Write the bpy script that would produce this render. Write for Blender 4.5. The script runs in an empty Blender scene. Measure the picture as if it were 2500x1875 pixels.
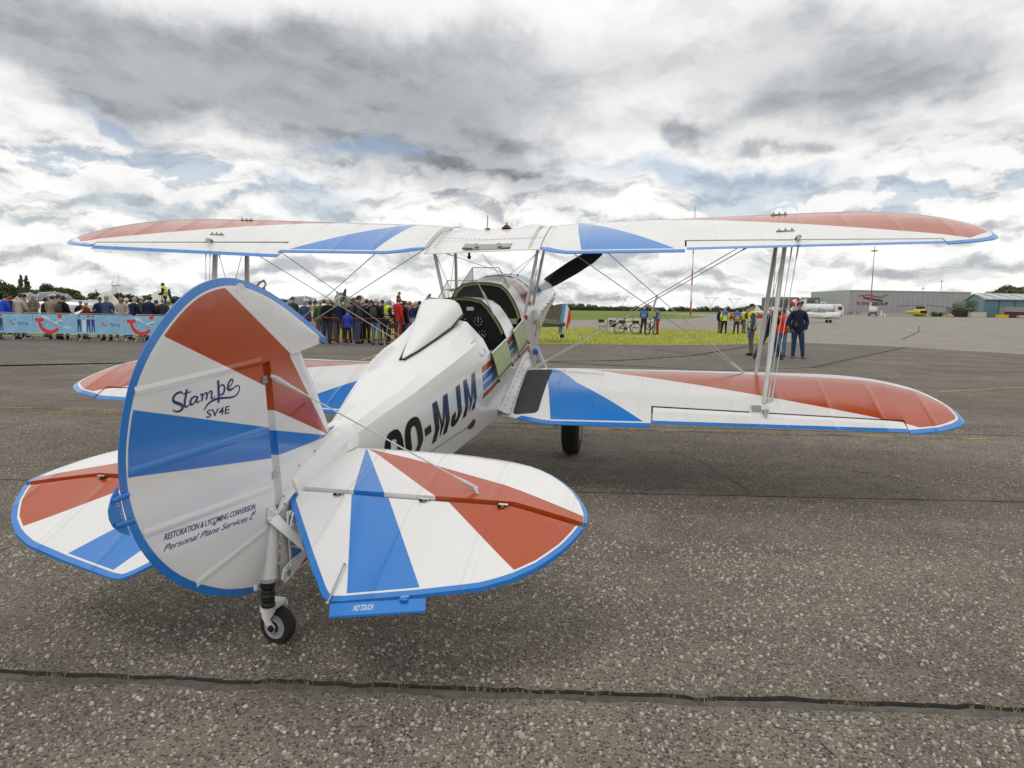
import bpy, bmesh, math, random
from mathutils import Vector, Matrix, noise as mnoise
rad = math.radians
random.seed(7)
scene = bpy.context.scene
COL = scene.collection

# ------------------------------------------------------------------ camera
CAM_H, PITCH, ROLL = 1.5311, rad(6.129), rad(0.9963)
cam_data = bpy.data.cameras.new('camera')
cam = bpy.data.objects.new('camera', cam_data)
COL.objects.link(cam)
cam_data.sensor_width = 36.0
cam_data.lens = 36.0 * 1738.78 / 2500.0
cam_data.clip_start, cam_data.clip_end = 0.05, 6000
_f = Vector((0, math.cos(PITCH), -math.sin(PITCH)))
_u0 = Vector((0, math.sin(PITCH), math.cos(PITCH)))
_r0 = Vector((1, 0, 0))
_r = _r0 * math.cos(ROLL) + _u0 * math.sin(ROLL)
_u = _u0 * math.cos(ROLL) - _r0 * math.sin(ROLL)
cam.matrix_world = Matrix(((_r.x, _u.x, -_f.x, 0), (_r.y, _u.y, -_f.y, 0), (_r.z, _u.z, -_f.z, CAM_H), (0, 0, 0, 1)))
scene.camera = cam

# ------------------------------------------------------------------ view
scene.view_settings.view_transform = 'Standard'
scene.view_settings.look = 'None'
scene.view_settings.exposure = 0.0
scene.view_settings.gamma = 1.0
scene.view_settings.use_curve_mapping = False

# ------------------------------------------------------------------ node helper
class NT:
    def __init__(s, tree):
        s.t = tree
    def n(s, kind, **kw):
        nd = s.t.nodes.new(kind)
        for k, v in kw.items():
            setattr(nd, k, v)
        return nd
    def link(s, a, b):
        s.t.links.new(a, b)
    def _in(s, sock, v):
        if isinstance(v, (int, float)):
            sock.default_value = v
        elif isinstance(v, (tuple, list)):
            dv = sock.default_value
            if len(dv) == 4 and len(v) == 3:
                v = tuple(v) + (1.0,)
            sock.default_value = v
        else:
            s.link(v, sock)
    def m(s, op, a, b=None, c=None, clamp=False):
        nd = s.n('ShaderNodeMath', operation=op, use_clamp=clamp)
        s._in(nd.inputs[0], a)
        if b is not None: s._in(nd.inputs[1], b)
        if c is not None: s._in(nd.inputs[2], c)
        return nd.outputs[0]
    def vm(s, op, a, b=None, out=0):
        nd = s.n('ShaderNodeVectorMath', operation=op)
        s._in(nd.inputs[0], a)
        if b is not None: s._in(nd.inputs[1], b)
        return nd.outputs['Value'] if op in ('DOT_PRODUCT', 'LENGTH', 'DISTANCE') else nd.outputs[0]
    def sep(s, v):
        nd = s.n('ShaderNodeSeparateXYZ'); s.link(v, nd.inputs[0]); return nd.outputs
    def comb(s, x, y, z):
        nd = s.n('ShaderNodeCombineXYZ')
        for i, v in enumerate((x, y, z)): s._in(nd.inputs[i], v)
        return nd.outputs[0]
    def noise(s, v, scale, detail=4, rough=0.55, dist=0.0, out='Fac'):
        nd = s.n('ShaderNodeTexNoise')
        if v is not None: s.link(v, nd.inputs['Vector'])
        nd.inputs['Scale'].default_value = scale
        nd.inputs['Detail'].default_value = detail
        nd.inputs['Roughness'].default_value = rough
        nd.inputs['Distortion'].default_value = dist
        return nd.outputs[out]
    def vor(s, v, scale, feature='F1', out='Distance', rnd=1.0):
        nd = s.n('ShaderNodeTexVoronoi', feature=feature)
        if v is not None: s.link(v, nd.inputs['Vector'])
        nd.inputs['Scale'].default_value = scale
        nd.inputs['Randomness'].default_value = rnd
        return nd.outputs[out]
    def ss(s, v, a, b, lo=0.0, hi=1.0):
        nd = s.n('ShaderNodeMapRange', interpolation_type='SMOOTHSTEP')
        s._in(nd.inputs['Value'], v)
        for nm, x in (('From Min', a), ('From Max', b), ('To Min', lo), ('To Max', hi)):
            s._in(nd.inputs[nm], x)
        return nd.outputs[0]
    def lin(s, v, a, b, lo=0.0, hi=1.0):
        nd = s.n('ShaderNodeMapRange')
        s._in(nd.inputs['Value'], v)
        for nm, x in (('From Min', a), ('From Max', b), ('To Min', lo), ('To Max', hi)):
            s._in(nd.inputs[nm], x)
        return nd.outputs[0]
    def mix(s, f, a, b, blend='MIX'):
        nd = s.n('ShaderNodeMix', data_type='RGBA', blend_type=blend)
        s._in(nd.inputs[0], f); s._in(nd.inputs[6], a); s._in(nd.inputs[7], b)
        return nd.outputs[2]
    def bump(s, h, strength=0.3, dist=0.01, normal=None):
        nd = s.n('ShaderNodeBump')
        nd.inputs['Strength'].default_value = strength
        nd.inputs['Distance'].default_value = dist
        s.link(h, nd.inputs['Height'])
        if normal is not None: s.link(normal, nd.inputs['Normal'])
        return nd.outputs[0]

# ------------------------------------------------------------------ world: broken overcast
# grey masses and blue gaps: azimuth, elevation, half-widths, tilt (radians), weight
SKY_MASS = [(-0.551, 0.274, 0.158, 0.058, -0.244, 1.00),
            (-0.352, 0.276, 0.212, 0.064, -0.140, 1.05),
            (-0.144, 0.230, 0.221, 0.054, -0.244, 1.00),
            (-0.005, 0.177, 0.101, 0.040, -0.436, 0.55),
            (-0.240, 0.338, 0.152, 0.038, -0.000, 0.45),
            (0.236, 0.323, 0.194, 0.056, -0.070, 0.55),
            (0.499, 0.272, 0.166, 0.061, 0.105, 0.72),
            (0.365, 0.254, 0.162, 0.040, 0.140, 0.45),
            (0.219, 0.233, 0.047, 0.018, -0.000, 1.00),
            (0.343, 0.201, 0.042, 0.011, -0.087, 0.85),
            (0.021, 0.265, 0.115, 0.056, -0.000, 0.45),
            (-0.063, 0.317, 0.136, 0.057, -0.000, 0.50),
            (0.372, 0.358, 0.066, 0.028, -0.000, 0.50),
            (-0.177, 0.166, 0.126, 0.021, -0.175, 0.50),
            (-0.481, 0.140, 0.102, 0.014, -0.070, 0.45),
            (0.582, 0.135, 0.057, 0.021, -0.000, 0.40),
            (0.399, 0.080, 0.096, 0.015, -0.000, 0.32),
            (-0.518, 0.085, 0.094, 0.011, -0.000, 0.35),
            (0.082, 0.080, 0.085, 0.013, -0.000, 0.30),
            (-0.561, 0.053, 0.065, 0.009, -0.000, 0.30), ]
SKY_GAPS = [(-0.278, 0.137, 0.060, 0.018, -0.070),
            (-0.482, 0.121, 0.047, 0.011, -0.000),
            (0.253, 0.171, 0.125, 0.016, -0.105),
            (0.321, 0.148, 0.056, 0.015, -0.000),
            (-0.500, 0.212, 0.046, 0.009, -0.140),
            (-0.199, 0.196, 0.057, 0.009, -0.000),
            (0.126, 0.086, 0.037, 0.012, -0.000),
            (0.300, 0.065, 0.058, 0.009, -0.000), ]
SUN_EL, SUN_AZ = rad(58), rad(205)          # azimuth clockwise from +Y: behind the camera, to its left
world = bpy.data.worlds.new('World')
scene.world = world
world.use_nodes = True
wt = world.node_tree
wt.nodes.clear()
W = NT(wt)
out = W.n('ShaderNodeOutputWorld')
sky = W.n('ShaderNodeTexSky', sky_type='NISHITA')
sky.sun_disc = False
sky.sun_elevation = SUN_EL
sky.sun_rotation = SUN_AZ
sky.air_density, sky.dust_density, sky.ozone_density = 1.0, 1.2, 1.0
bg_sky = W.n('ShaderNodeBackground')
W.link(sky.outputs[0], bg_sky.inputs[0])
bg_sky.inputs[1].default_value = 0.115
d = W.n('ShaderNodeTexCoord').outputs['Generated']
dx, dy, dz = W.sep(d)
zc = W.m('MAXIMUM', dz, 0.0)
zz = W.m('ADD', zc, 0.085)
px, py = W.m('DIVIDE', dx, zz), W.m('DIVIDE', dy, zz)
P = W.comb(px, W.m('MULTIPLY', py, 0.72), 0.0)
AZ = W.m('ARCTAN2', dx, dy)
EL = W.m('ARCSINE', dz)
AE = W.comb(AZ, EL, 0.0)
# domain warp so that no edge is a smooth curve
warp = W.vm('SUBTRACT', W.noise(P, 2.2, 5, 0.6, out='Color'), (0.5, 0.5, 0.5))
Pw = W.vm('ADD', P, W.vm('MULTIPLY', warp, (0.30, 0.30, 0.0)))
wAE = W.vm('SUBTRACT', W.noise(AE, 7.0, 7, 0.62, out='Color'), (0.5, 0.5, 0.5))
AEw = W.vm('ADD', AE, W.vm('MULTIPLY', wAE, (0.26, 0.13, 0.0)))
# broad cover (thin veil / gaps of blue) and cumulus heaps: overhead they lie on a flat layer, far off they pile up as banks
n_big = W.noise(Pw, 0.55, 3, 0.5)
bank = W.vm('ADD', W.vm('MULTIPLY', AE, (4.0, 11.5, 0.0)), W.vm('MULTIPLY', wAE, (0.55, 0.9, 0.0)))
far = W.ss(EL, 0.26, 0.14)
def heap(shift):
    a = W.noise(W.vm('ADD', Pw, (0.03 * shift, -0.16 * shift, 0.0)), 1.75, 7, 0.56)
    b = W.noise(W.vm('ADD', bank, (0.0, 0.16 * shift, 0.0)), 2.1, 7, 0.55)
    return W.m('ADD', W.m('MULTIPLY', a, W.m('SUBTRACT', 1.0, far)), W.m('MULTIPLY', b, far))
n_cum = heap(0.0)
relief = W.m('SUBTRACT', heap(1.0), n_cum)     # more cloud above than here: a shaded base; less: a lit top
n_fine = W.noise(AE, 24.0, 6, 0.6)
cover = W.ss(W.m('ADD', n_cum, W.m('MULTIPLY', W.m('SUBTRACT', n_big, 0.5), 0.75)), 0.34, 0.44)
# blue gaps in the band above the wing
def blob(a0, e0, sa, se, tilt=0.0, v=AEw):
    x, y, _ = W.sep(v)
    x = W.m('SUBTRACT', x, a0); y = W.m('SUBTRACT', y, e0)
    c, s_ = math.cos(tilt), math.sin(tilt)
    xr = W.m('ADD', W.m('MULTIPLY', x, c), W.m('MULTIPLY', y, s_))
    yr = W.m('SUBTRACT', W.m('MULTIPLY', y, c), W.m('MULTIPLY', x, s_))
    q = W.m('ADD', W.m('POWER', W.m('ABSOLUTE', W.m('DIVIDE', xr, sa)), 2.0), W.m('POWER', W.m('ABSOLUTE', W.m('DIVIDE', yr, se)), 2.0))
    return W.m('EXPONENT', W.m('MULTIPLY', q, -1.0))
def total(parts):
    r = parts[0]
    for p_ in parts[1:]:
        r = W.m('ADD', r, p_)
    return r
gaps = total([blob(*b) for b in SKY_GAPS])
cover = W.m('ADD', cover, W.ss(EL, 0.15, 0.235, 0.18, 0.9), clamp=True)
cover = W.m('SUBTRACT', cover, W.m('MULTIPLY', gaps, 1.0), clamp=True)
# shade of the cloud: bright veil, heaps with shaded bases, thick grey masses
mass = total([W.m('MULTIPLY', blob(*b[:5]), b[5]) for b in SKY_MASS])
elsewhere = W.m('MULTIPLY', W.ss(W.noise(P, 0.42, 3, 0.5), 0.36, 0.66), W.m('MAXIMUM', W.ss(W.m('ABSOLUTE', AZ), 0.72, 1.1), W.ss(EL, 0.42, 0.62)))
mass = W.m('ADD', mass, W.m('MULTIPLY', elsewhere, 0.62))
mass = W.m('ADD', mass, W.m('MULTIPLY', W.m('SUBTRACT', n_fine, 0.5), 0.34))
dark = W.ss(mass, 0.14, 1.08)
base_shade = W.ss(relief, -0.05, 0.16)
low = W.ss(EL, 0.02, 0.30)
tone = W.m('ADD', W.m('MULTIPLY', base_shade, W.m('ADD', -0.15, W.m('MULTIPLY', far, -0.26))), W.m('ADD', 0.955, W.m('MULTIPLY', far, 0.05)))
tone = W.m('ADD', tone, W.m('MULTIPLY', W.m('SUBTRACT', n_fine, 0.5), 0.13))
tone = W.m('ADD', tone, W.m('MULTIPLY', W.m('SUBTRACT', n_big, 0.5), 0.40))
tone = W.m('ADD', tone, W.m('MULTIPLY', W.m('SUBTRACT', W.ss(n_cum, 0.45, 0.53), 0.6), W.m('ADD', 0.025, W.m('MULTIPLY', far, 0.06))))
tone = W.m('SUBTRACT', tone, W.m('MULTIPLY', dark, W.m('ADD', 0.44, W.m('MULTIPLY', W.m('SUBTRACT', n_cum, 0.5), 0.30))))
tone = W.m('MAXIMUM', tone, 0.22)
tone = W.m('MINIMUM', tone, 1.06)
tint = W.mix(W.ss(tone, 0.35, 0.92), (0.87, 0.925, 1.0), (1.0, 0.996, 0.984))
bg_cl = W.n('ShaderNodeBackground')
ccol = W.mix(1.0, tint, W.comb(tone, tone, tone), 'MULTIPLY')
W.link(ccol, bg_cl.inputs[0])
bg_cl.inputs[1].default_value = 1.0
# thin haze veil near the horizon keeps the gaps pale
veil = W.ss(EL, 0.34, -0.02, 0.12, 0.86)
cover2 = W.m('MAXIMUM', cover, veil)
mixw = W.n('ShaderNodeMixShader')
W.link(cover2, mixw.inputs[0]); W.link(bg_sky.outputs[0], mixw.inputs[1]); W.link(bg_cl.outputs[0], mixw.inputs[2])
W.link(mixw.outputs[0], out.inputs[0])

sun_d = bpy.data.lights.new('sun', 'SUN')
sun_d.energy = 0.85
sun_d.angle = rad(20)
sun_d.color = (1.0, 0.965, 0.91)
sun = bpy.data.objects.new('sun', sun_d)
COL.objects.link(sun)
_sd = Vector((math.sin(SUN_AZ) * math.cos(SUN_EL), math.cos(SUN_AZ) * math.cos(SUN_EL), math.sin(SUN_EL)))
sun.rotation_euler = _sd.to_track_quat('Z', 'Y').to_euler()
sun.location = (0, 0, 60)

# ------------------------------------------------------------------ object helpers
def link(o, parent=None):
    COL.objects.link(o)
    if parent is not None:
        o.parent = parent
    return o

def tag(o, label=None, cat=None, group=None, kind=None):
    if label: o['label'] = label
    if cat: o['category'] = cat
    if group: o['group'] = group
    if kind: o['kind'] = kind
    return o

def empty(name, loc=(0, 0, 0), rz=0.0, label=None, cat=None, group=None):
    o = bpy.data.objects.new(name, None)
    o.empty_display_size = 0.2
    o.location = loc
    o.rotation_euler = (0, 0, rz)
    COL.objects.link(o)
    return tag(o, label, cat, group)

class MB:
    """collects shapes into one mesh"""
    def __init__(s):
        s.v, s.f, s.mi = [], [], []
    def add(s, verts, faces, mi=0):
        b = len(s.v)
        s.v += [tuple(p) for p in verts]
        s.f += [tuple(b + i for i in f) for f in faces]
        s.mi += [mi] * len(faces)
    def box(s, c, size, mi=0, rot=None):
        hx, hy, hz = size[0] / 2, size[1] / 2, size[2] / 2
        vs = [Vector((x, y, z)) for x in (-hx, hx) for y in (-hy, hy) for z in (-hz, hz)]
        if rot is not None:
            vs = [rot @ v for v in vs]
        c = Vector(c)
        s.add([v + c for v in vs], [(0, 1, 3, 2), (4, 6, 7, 5), (0, 4, 5, 1), (2, 3, 7, 6), (0, 2, 6, 4), (1, 5, 7, 3)], mi)
    def tube(s, pts, r, n=8, mi=0, cap=True, flat=None, up=None):
        """tube through pts; r a number or list; flat = (width scale, thickness scale) with up the wide direction"""
        pts = [Vector(p) for p in pts]
        rs = r if isinstance(r, (list, tuple)) else [r] * len(pts)
        b = len(s.v)
        prev = None
        for i, p in enumerate(pts):
            t = (pts[min(i + 1, len(pts) - 1)] - pts[max(i - 1, 0)])
            if t.length < 1e-9: t = Vector((0, 0, 1))
            t.normalize()
            if up is not None:
                a = Vector(up) - t * t.dot(Vector(up))
                if a.length < 1e-6: a = t.orthogonal()
            elif prev is None:
                a = t.orthogonal()
            else:
                a = prev - t * t.dot(prev)
                if a.length < 1e-6: a = t.orthogonal()
            a.normalize(); prev = a
            c = t.cross(a)
            fa, fc = flat if flat else (1, 1)
            for k in range(n):
                w = 2 * math.pi * k / n
                s.v.append(tuple(p + a * (rs[i] * fa * math.cos(w)) + c * (rs[i] * fc * math.sin(w))))
        for i in range(len(pts) - 1):
            for k in range(n):
                k2 = (k + 1) % n
                s.f.append((b + i * n + k, b + i * n + k2, b + (i + 1) * n + k2, b + (i + 1) * n + k)); s.mi.append(mi)
        if cap:
            s.f.append(tuple(b + k for k in range(n))[::-1]); s.mi.append(mi)
            e = b + (len(pts) - 1) * n
            s.f.append(tuple(e + k for k in range(n))); s.mi.append(mi)
    def loft(s, rings, closed=True, cap0=False, cap1=False, mi=0):
        b = len(s.v); n = len(rings[0])
        for r in rings:
            s.v += [tuple(p) for p in r]
        m = n if closed else n - 1
        for i in range(len(rings) - 1):
            for k in range(m):
                k2 = (k + 1) % n
                s.f.append((b + i * n + k, b + i * n + k2, b + (i + 1) * n + k2, b + (i + 1) * n + k)); s.mi.append(mi)
        if cap0: s.f.append(tuple(b + k for k in range(n))[::-1]); s.mi.append(mi)
        if cap1:
            e = b + (len(rings) - 1) * n
            s.f.append(tuple(e + k for k in range(n))); s.mi.append(mi)
    def ball(s, c, r, nu=8, nv=6, mi=0, scale=(1, 1, 1)):
        rings = []
        for j in range(nv + 1):
            t = math.pi * j / nv
            t = min(max(t, 0.02), math.pi - 0.02)
            rings.append([(c[0] + r * scale[0] * math.sin(t) * math.cos(2 * math.pi * k / nu), c[1] + r * scale[1] * math.sin(t) * math.sin(2 * math.pi * k / nu), c[2] - r * scale[2] * math.cos(t)) for k in range(nu)])
        s.loft(rings, True, True, True, mi)
    def lathe(s, c, axis, prof, n=20, mi=0):
        """prof: list of (radius, offset along axis)"""
        axis = Vector(axis).normalized(); a = axis.orthogonal().normalized(); q = axis.cross(a)
        c = Vector(c); rings = []
        for r, o in prof:
            r = max(r, 1e-4)
            rings.append([c + axis * o + a * (r * math.cos(2 * math.pi * k / n)) + q * (r * math.sin(2 * math.pi * k / n)) for k in range(n)])
        s.loft(rings, True, True, True, mi)
    def prism(s, outline, thick_vec, mi=0):
        """flat polygon (3D points) extruded by a vector"""
        t = Vector(thick_vec); n = len(outline)
        o = [Vector(p) for p in outline]
        s.add(o + [p + t for p in o], [tuple(range(n))[::-1], tuple(range(n, 2 * n))] + [(i, (i + 1) % n, (i + 1) % n + n, i + n) for i in range(n)], mi)
    def build(s, name, mats, parent=None, smooth=None, attr=None):
        me = bpy.data.meshes.new(name)
        me.from_pydata(s.v, [], s.f)
        if not isinstance(mats, (list, tuple)): mats = [mats]
        for m_ in mats: me.materials.append(m_)
        if any(s.mi): me.polygons.foreach_set('material_index', s.mi)
        bm = bmesh.new(); bm.from_mesh(me)
        bmesh.ops.recalc_face_normals(bm, faces=bm.faces)
        bm.to_mesh(me); bm.free()
        if smooth:
            me.polygons.foreach_set('use_smooth', [True] * len(me.polygons))
            if smooth < 180:
                me.set_sharp_from_angle(angle=rad(smooth))
        if attr:
            for nm, fn in attr.items():
                at = me.attributes.new(nm, 'FLOAT', 'POINT')
                at.data.foreach_set('value', [fn(v.co) for v in me.vertices])
        me.update()
        o = bpy.data.objects.new(name, me)
        return link(o, parent)

def interp(tab, x):
    if x <= tab[0][0]: return tab[0][1]
    for (a, b), (c, d_) in zip(tab, tab[1:]):
        if x <= c:
            return b + (d_ - b) * (x - a) / (c - a) if c > a else d_
    return tab[-1][1]

def smooth_tab(tab, x):
    """Catmull-Rom through a table"""
    if x <= tab[0][0]: return tab[0][1]
    if x >= tab[-1][0]: return tab[-1][1]
    for i in range(len(tab) - 1):
        if x <= tab[i + 1][0]: break
    x0, y0 = tab[i]; x1, y1 = tab[i + 1]; h = x1 - x0
    m0 = (y1 - tab[i - 1][1]) / (x1 - tab[i - 1][0]) if i > 0 else (y1 - y0) / h
    m1 = (tab[i + 2][1] - y0) / (tab[i + 2][0] - x0) if i + 2 < len(tab) else (y1 - y0) / h
    t = (x - x0) / h
    return (2*t**3-3*t*t+1)*y0 + (t**3-2*t*t+t)*h*m0 + (-2*t**3+3*t*t)*y1 + (t**3-t*t)*h*m1

def seg_dist(p, poly):
    best = 1e9
    for a, b in zip(poly, poly[1:]):
        vx, vy = b[0] - a[0], b[1] - a[1]
        L = vx * vx + vy * vy
        t = 0 if L == 0 else max(0, min(1, ((p[0] - a[0]) * vx + (p[1] - a[1]) * vy) / L))
        q = math.hypot(p[0] - a[0] - t * vx, p[1] - a[1] - t * vy)
        best = min(best, q)
    return best

# ------------------------------------------------------------------ materials
_mats = {}
def mat(name, color, rough=0.6, metallic=0.0, spec=0.5, var=0.12, vscale=6.0, bump=0.0, bscale=60.0, coat=0.0, trans=0.0, alpha=1.0):
    if name in _mats: return _mats[name]
    m = bpy.data.materials.new(name); m.use_nodes = True
    t = m.node_tree; N = NT(t); b = t.nodes['Principled BSDF']
    co = N.n('ShaderNodeTexCoord').outputs['Object']
    if var > 0:
        f = N.noise(co, vscale, 5, 0.6)
        f = N.lin(f, 0.3, 0.7, 1 - var, 1 + var * 0.6)
        c = N.mix(1.0, tuple(color), N.comb(f, f, f), 'MULTIPLY')
        N.link(c, b.inputs['Base Color'])
    else:
        b.inputs['Base Color'].default_value = tuple(color) + (1,)
    b.inputs['Roughness'].default_value = rough
    b.inputs['Metallic'].default_value = metallic
    b.inputs['Specular IOR Level'].default_value = spec
    b.inputs['Coat Weight'].default_value = coat
    b.inputs['Coat Roughness'].default_value = 0.08
    b.inputs['Transmission Weight'].default_value = trans
    b.inputs['Alpha'].default_value = alpha
    if bump > 0:
        N.link(N.bump(N.noise(co, bscale, 4, 0.6), bump, 0.01), b.inputs['Normal'])
    _mats[name] = m
    return m

WHITE, BLUE, RED = (0.775, 0.775, 0.77), (0.018, 0.195, 0.60), (0.42, 0.058, 0.006)

def paint(name, polys=(), axes='XY', edge=None, ribs=None, base=WHITE, rough=0.19):
    """aircraft dope: polys = [(colour, [(a,b)...convex])] in the object's own coordinates; edge=(blue width, gap) uses the 'edge' attribute"""
    m = bpy.data.materials.new(name); m.use_nodes = True
    t = m.node_tree; N = NT(t); b = t.nodes['Principled BSDF']
    co = N.n('ShaderNodeTexCoord').outputs['Object']
    x, y, z = N.sep(co)
    if axes == 'XY': a, c = N.m('ABSOLUTE', x), y
    elif axes == 'YZ': a, c = y, z
    elif axes == 'UV': a, c = x, y
    elif axes == 'YW': a, c = N.m('ADD', y, N.m('MULTIPLY', N.m('SUBTRACT', z, 1.2), 0.22)), None
    if c is None: c = N.m('SUBTRACT', z, N.m('MULTIPLY', a, 0.2))
    ac = N.comb(a, c, 0.0)
    if edge:
        at = N.n('ShaderNodeAttribute', attribute_name='edge').outputs['Fac']
    col = N.mix(0.0, base, base)
    for colr, pts in polys:
        area = sum(p[0] * q[1] - q[0] * p[1] for p, q in zip(pts, pts[1:] + pts[:1]))
        if area < 0: pts = pts[::-1]
        mn = None
        for p, q in zip(pts, pts[1:] + pts[:1]):
            nx, ny = -(q[1] - p[1]), q[0] - p[0]
            L = math.hypot(nx, ny)
            if L < 1e-6: continue
            nx /= L; ny /= L
            dd = N.m('ADD', N.vm('DOT_PRODUCT', ac, (nx, ny, 0.0)), -(nx * p[0] + ny * p[1]))
            mn = dd if mn is None else N.m('MINIMUM', mn, dd)
        if edge:
            mn = N.m('MINIMUM', mn, N.m('SUBTRACT', at, edge[0] + edge[1]))
        f = N.lin(mn, -0.0012, 0.0012)
        col = N.mix(f, col, colr)
    if edge:
        f = N.lin(at, edge[0] + 0.001, edge[0] - 0.001)
        col = N.mix(f, col, BLUE)
    # weathering: faint streaks and grime, never the same twice
    g = N.noise(co, 2.6, 5, 0.6)
    k = N.lin(g, 0.3, 0.75, 1.0, 0.94)
    col = N.mix(1.0, col, N.comb(k, k, N.m('MULTIPLY', k, 0.992)), 'MULTIPLY')
    N.link(col, b.inputs['Base Color'])
    b.inputs['Roughness'].default_value = rough
    b.inputs['Specular IOR Level'].default_value = 0.5
    b.inputs['Coat Weight'].default_value = 0.5
    b.inputs['Coat Roughness'].default_value = 0.10
    h = N.m('MULTIPLY', N.noise(co, 4.0, 2, 0.5), 0.5)
    nrm = None
    if ribs:      # fabric pulled taut over ribs: ridge at each rib, hollow between, scalloped stitching tape
        sp, ph = ribs
        fr = N.m('FRACT', N.m('DIVIDE', N.m('ADD', a, ph), sp))
        dist = N.m('MULTIPLY', N.m('ABSOLUTE', N.m('SUBTRACT', fr, 0.5)), 2.0)     # 1 at the rib
        sag = N.m('POWER', dist, 3.0)
        tape = N.ss(dist, 0.86, 0.93)
        hh = N.m('ADD', N.m('MULTIPLY', sag, 1.0), N.m('MULTIPLY', tape, 0.30))
        h = N.m('ADD', h, hh)
        nrm = N.bump(h, 0.85, 0.010)
    else:
        nrm = N.bump(h, 0.25, 0.004)
    N.link(nrm, b.inputs['Normal'])
    return m

M_white = mat('white_enamel', WHITE, 0.3, var=0.06, coat=0.2)
M_blue = mat('blue_enamel', BLUE, 0.3, var=0.06, coat=0.2)
M_red = mat('red_enamel', RED, 0.3, var=0.06, coat=0.2)
M_ink = mat('signwriter_blue', (0.012, 0.035, 0.16), 0.35, var=0.1)
M_black = mat('black_paint', (0.006, 0.006, 0.007), 0.22, var=0.1, coat=0.3)
M_tyre = mat('tyre_rubber', (0.018, 0.017, 0.016), 0.8, var=0.3, bump=0.3)
M_rubber = mat('black_rubber', (0.012, 0.012, 0.012), 0.55, var=0.2)
M_steel = mat('dull_steel', (0.42, 0.42, 0.41), 0.38, 0.85, var=0.15)
M_strut = mat('strut_paint', (0.60, 0.60, 0.585), 0.34, var=0.1, coat=0.1)
M_wire = mat('rigging_wire', (0.58, 0.58, 0.57), 0.4, 0.25, var=0.1)
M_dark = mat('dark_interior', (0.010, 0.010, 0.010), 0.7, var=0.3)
M_green = mat('zinc_green', (0.34, 0.40, 0.18), 0.5, var=0.12, vscale=9)
M_walk = mat('walkway_grip', (0.045, 0.045, 0.045), 0.85, var=0.2, bump=0.5, bscale=220)
M_brown = mat('brown_strap', (0.10, 0.035, 0.022), 0.6, var=0.2)
M_gap_shade = mat('gap_shadow', (0.006, 0.006, 0.006), 0.9, var=0)
M_grey = mat('grey_metal', (0.30, 0.30, 0.30), 0.5, 0.2, var=0.15)
M_dial = mat('dial_white', (0.75, 0.75, 0.72), 0.5, var=0)

def glass_mat():
    m = bpy.data.materials.new('perspex'); m.use_nodes = True
    t = m.node_tree; t.nodes.clear(); N = NT(t)
    o = N.n('ShaderNodeOutputMaterial'); tr = N.n('ShaderNodeBsdfTransparent'); gl = N.n('ShaderNodeBsdfGlossy')
    tr.inputs[0].default_value = (0.90, 0.925, 0.90, 1); gl.inputs['Roughness'].default_value = 0.04
    fr = N.n('ShaderNodeFresnel'); fr.inputs[0].default_value = 1.45
    co = N.n('ShaderNodeTexCoord').outputs['Object']
    f = N.m('ADD', N.m('MULTIPLY', fr.outputs[0], 0.55), N.lin(N.noise(co, 30, 5, 0.7), 0.55, 0.9, 0.0, 0.03))
    mx = N.n('ShaderNodeMixShader'); N.link(f, mx.inputs[0]); N.link(tr.outputs[0], mx.inputs[1]); N.link(gl.outputs[0], mx.inputs[2])
    N.link(mx.outputs[0], o.inputs[0])
    return m
M_glass = glass_mat()

# ================================================================== ground
def gz(x, y):
    """lie of the land: flat near the aircraft, rising a little towards the hangars"""
    d_ = math.hypot(x, y)
    if d_ < 60: return 0.0
    s_ = min(1.0, (d_ - 60) / 170); s_ = s_ * s_ * (3 - 2 * s_)
    a = max(0.0, min(1.15, (x / max(y, 1.0) - 0.10) / 0.46)) if y > 0 else 0.0
    return 0.80 * s_ * a * max(1.0, d_ / 240.0)

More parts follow.
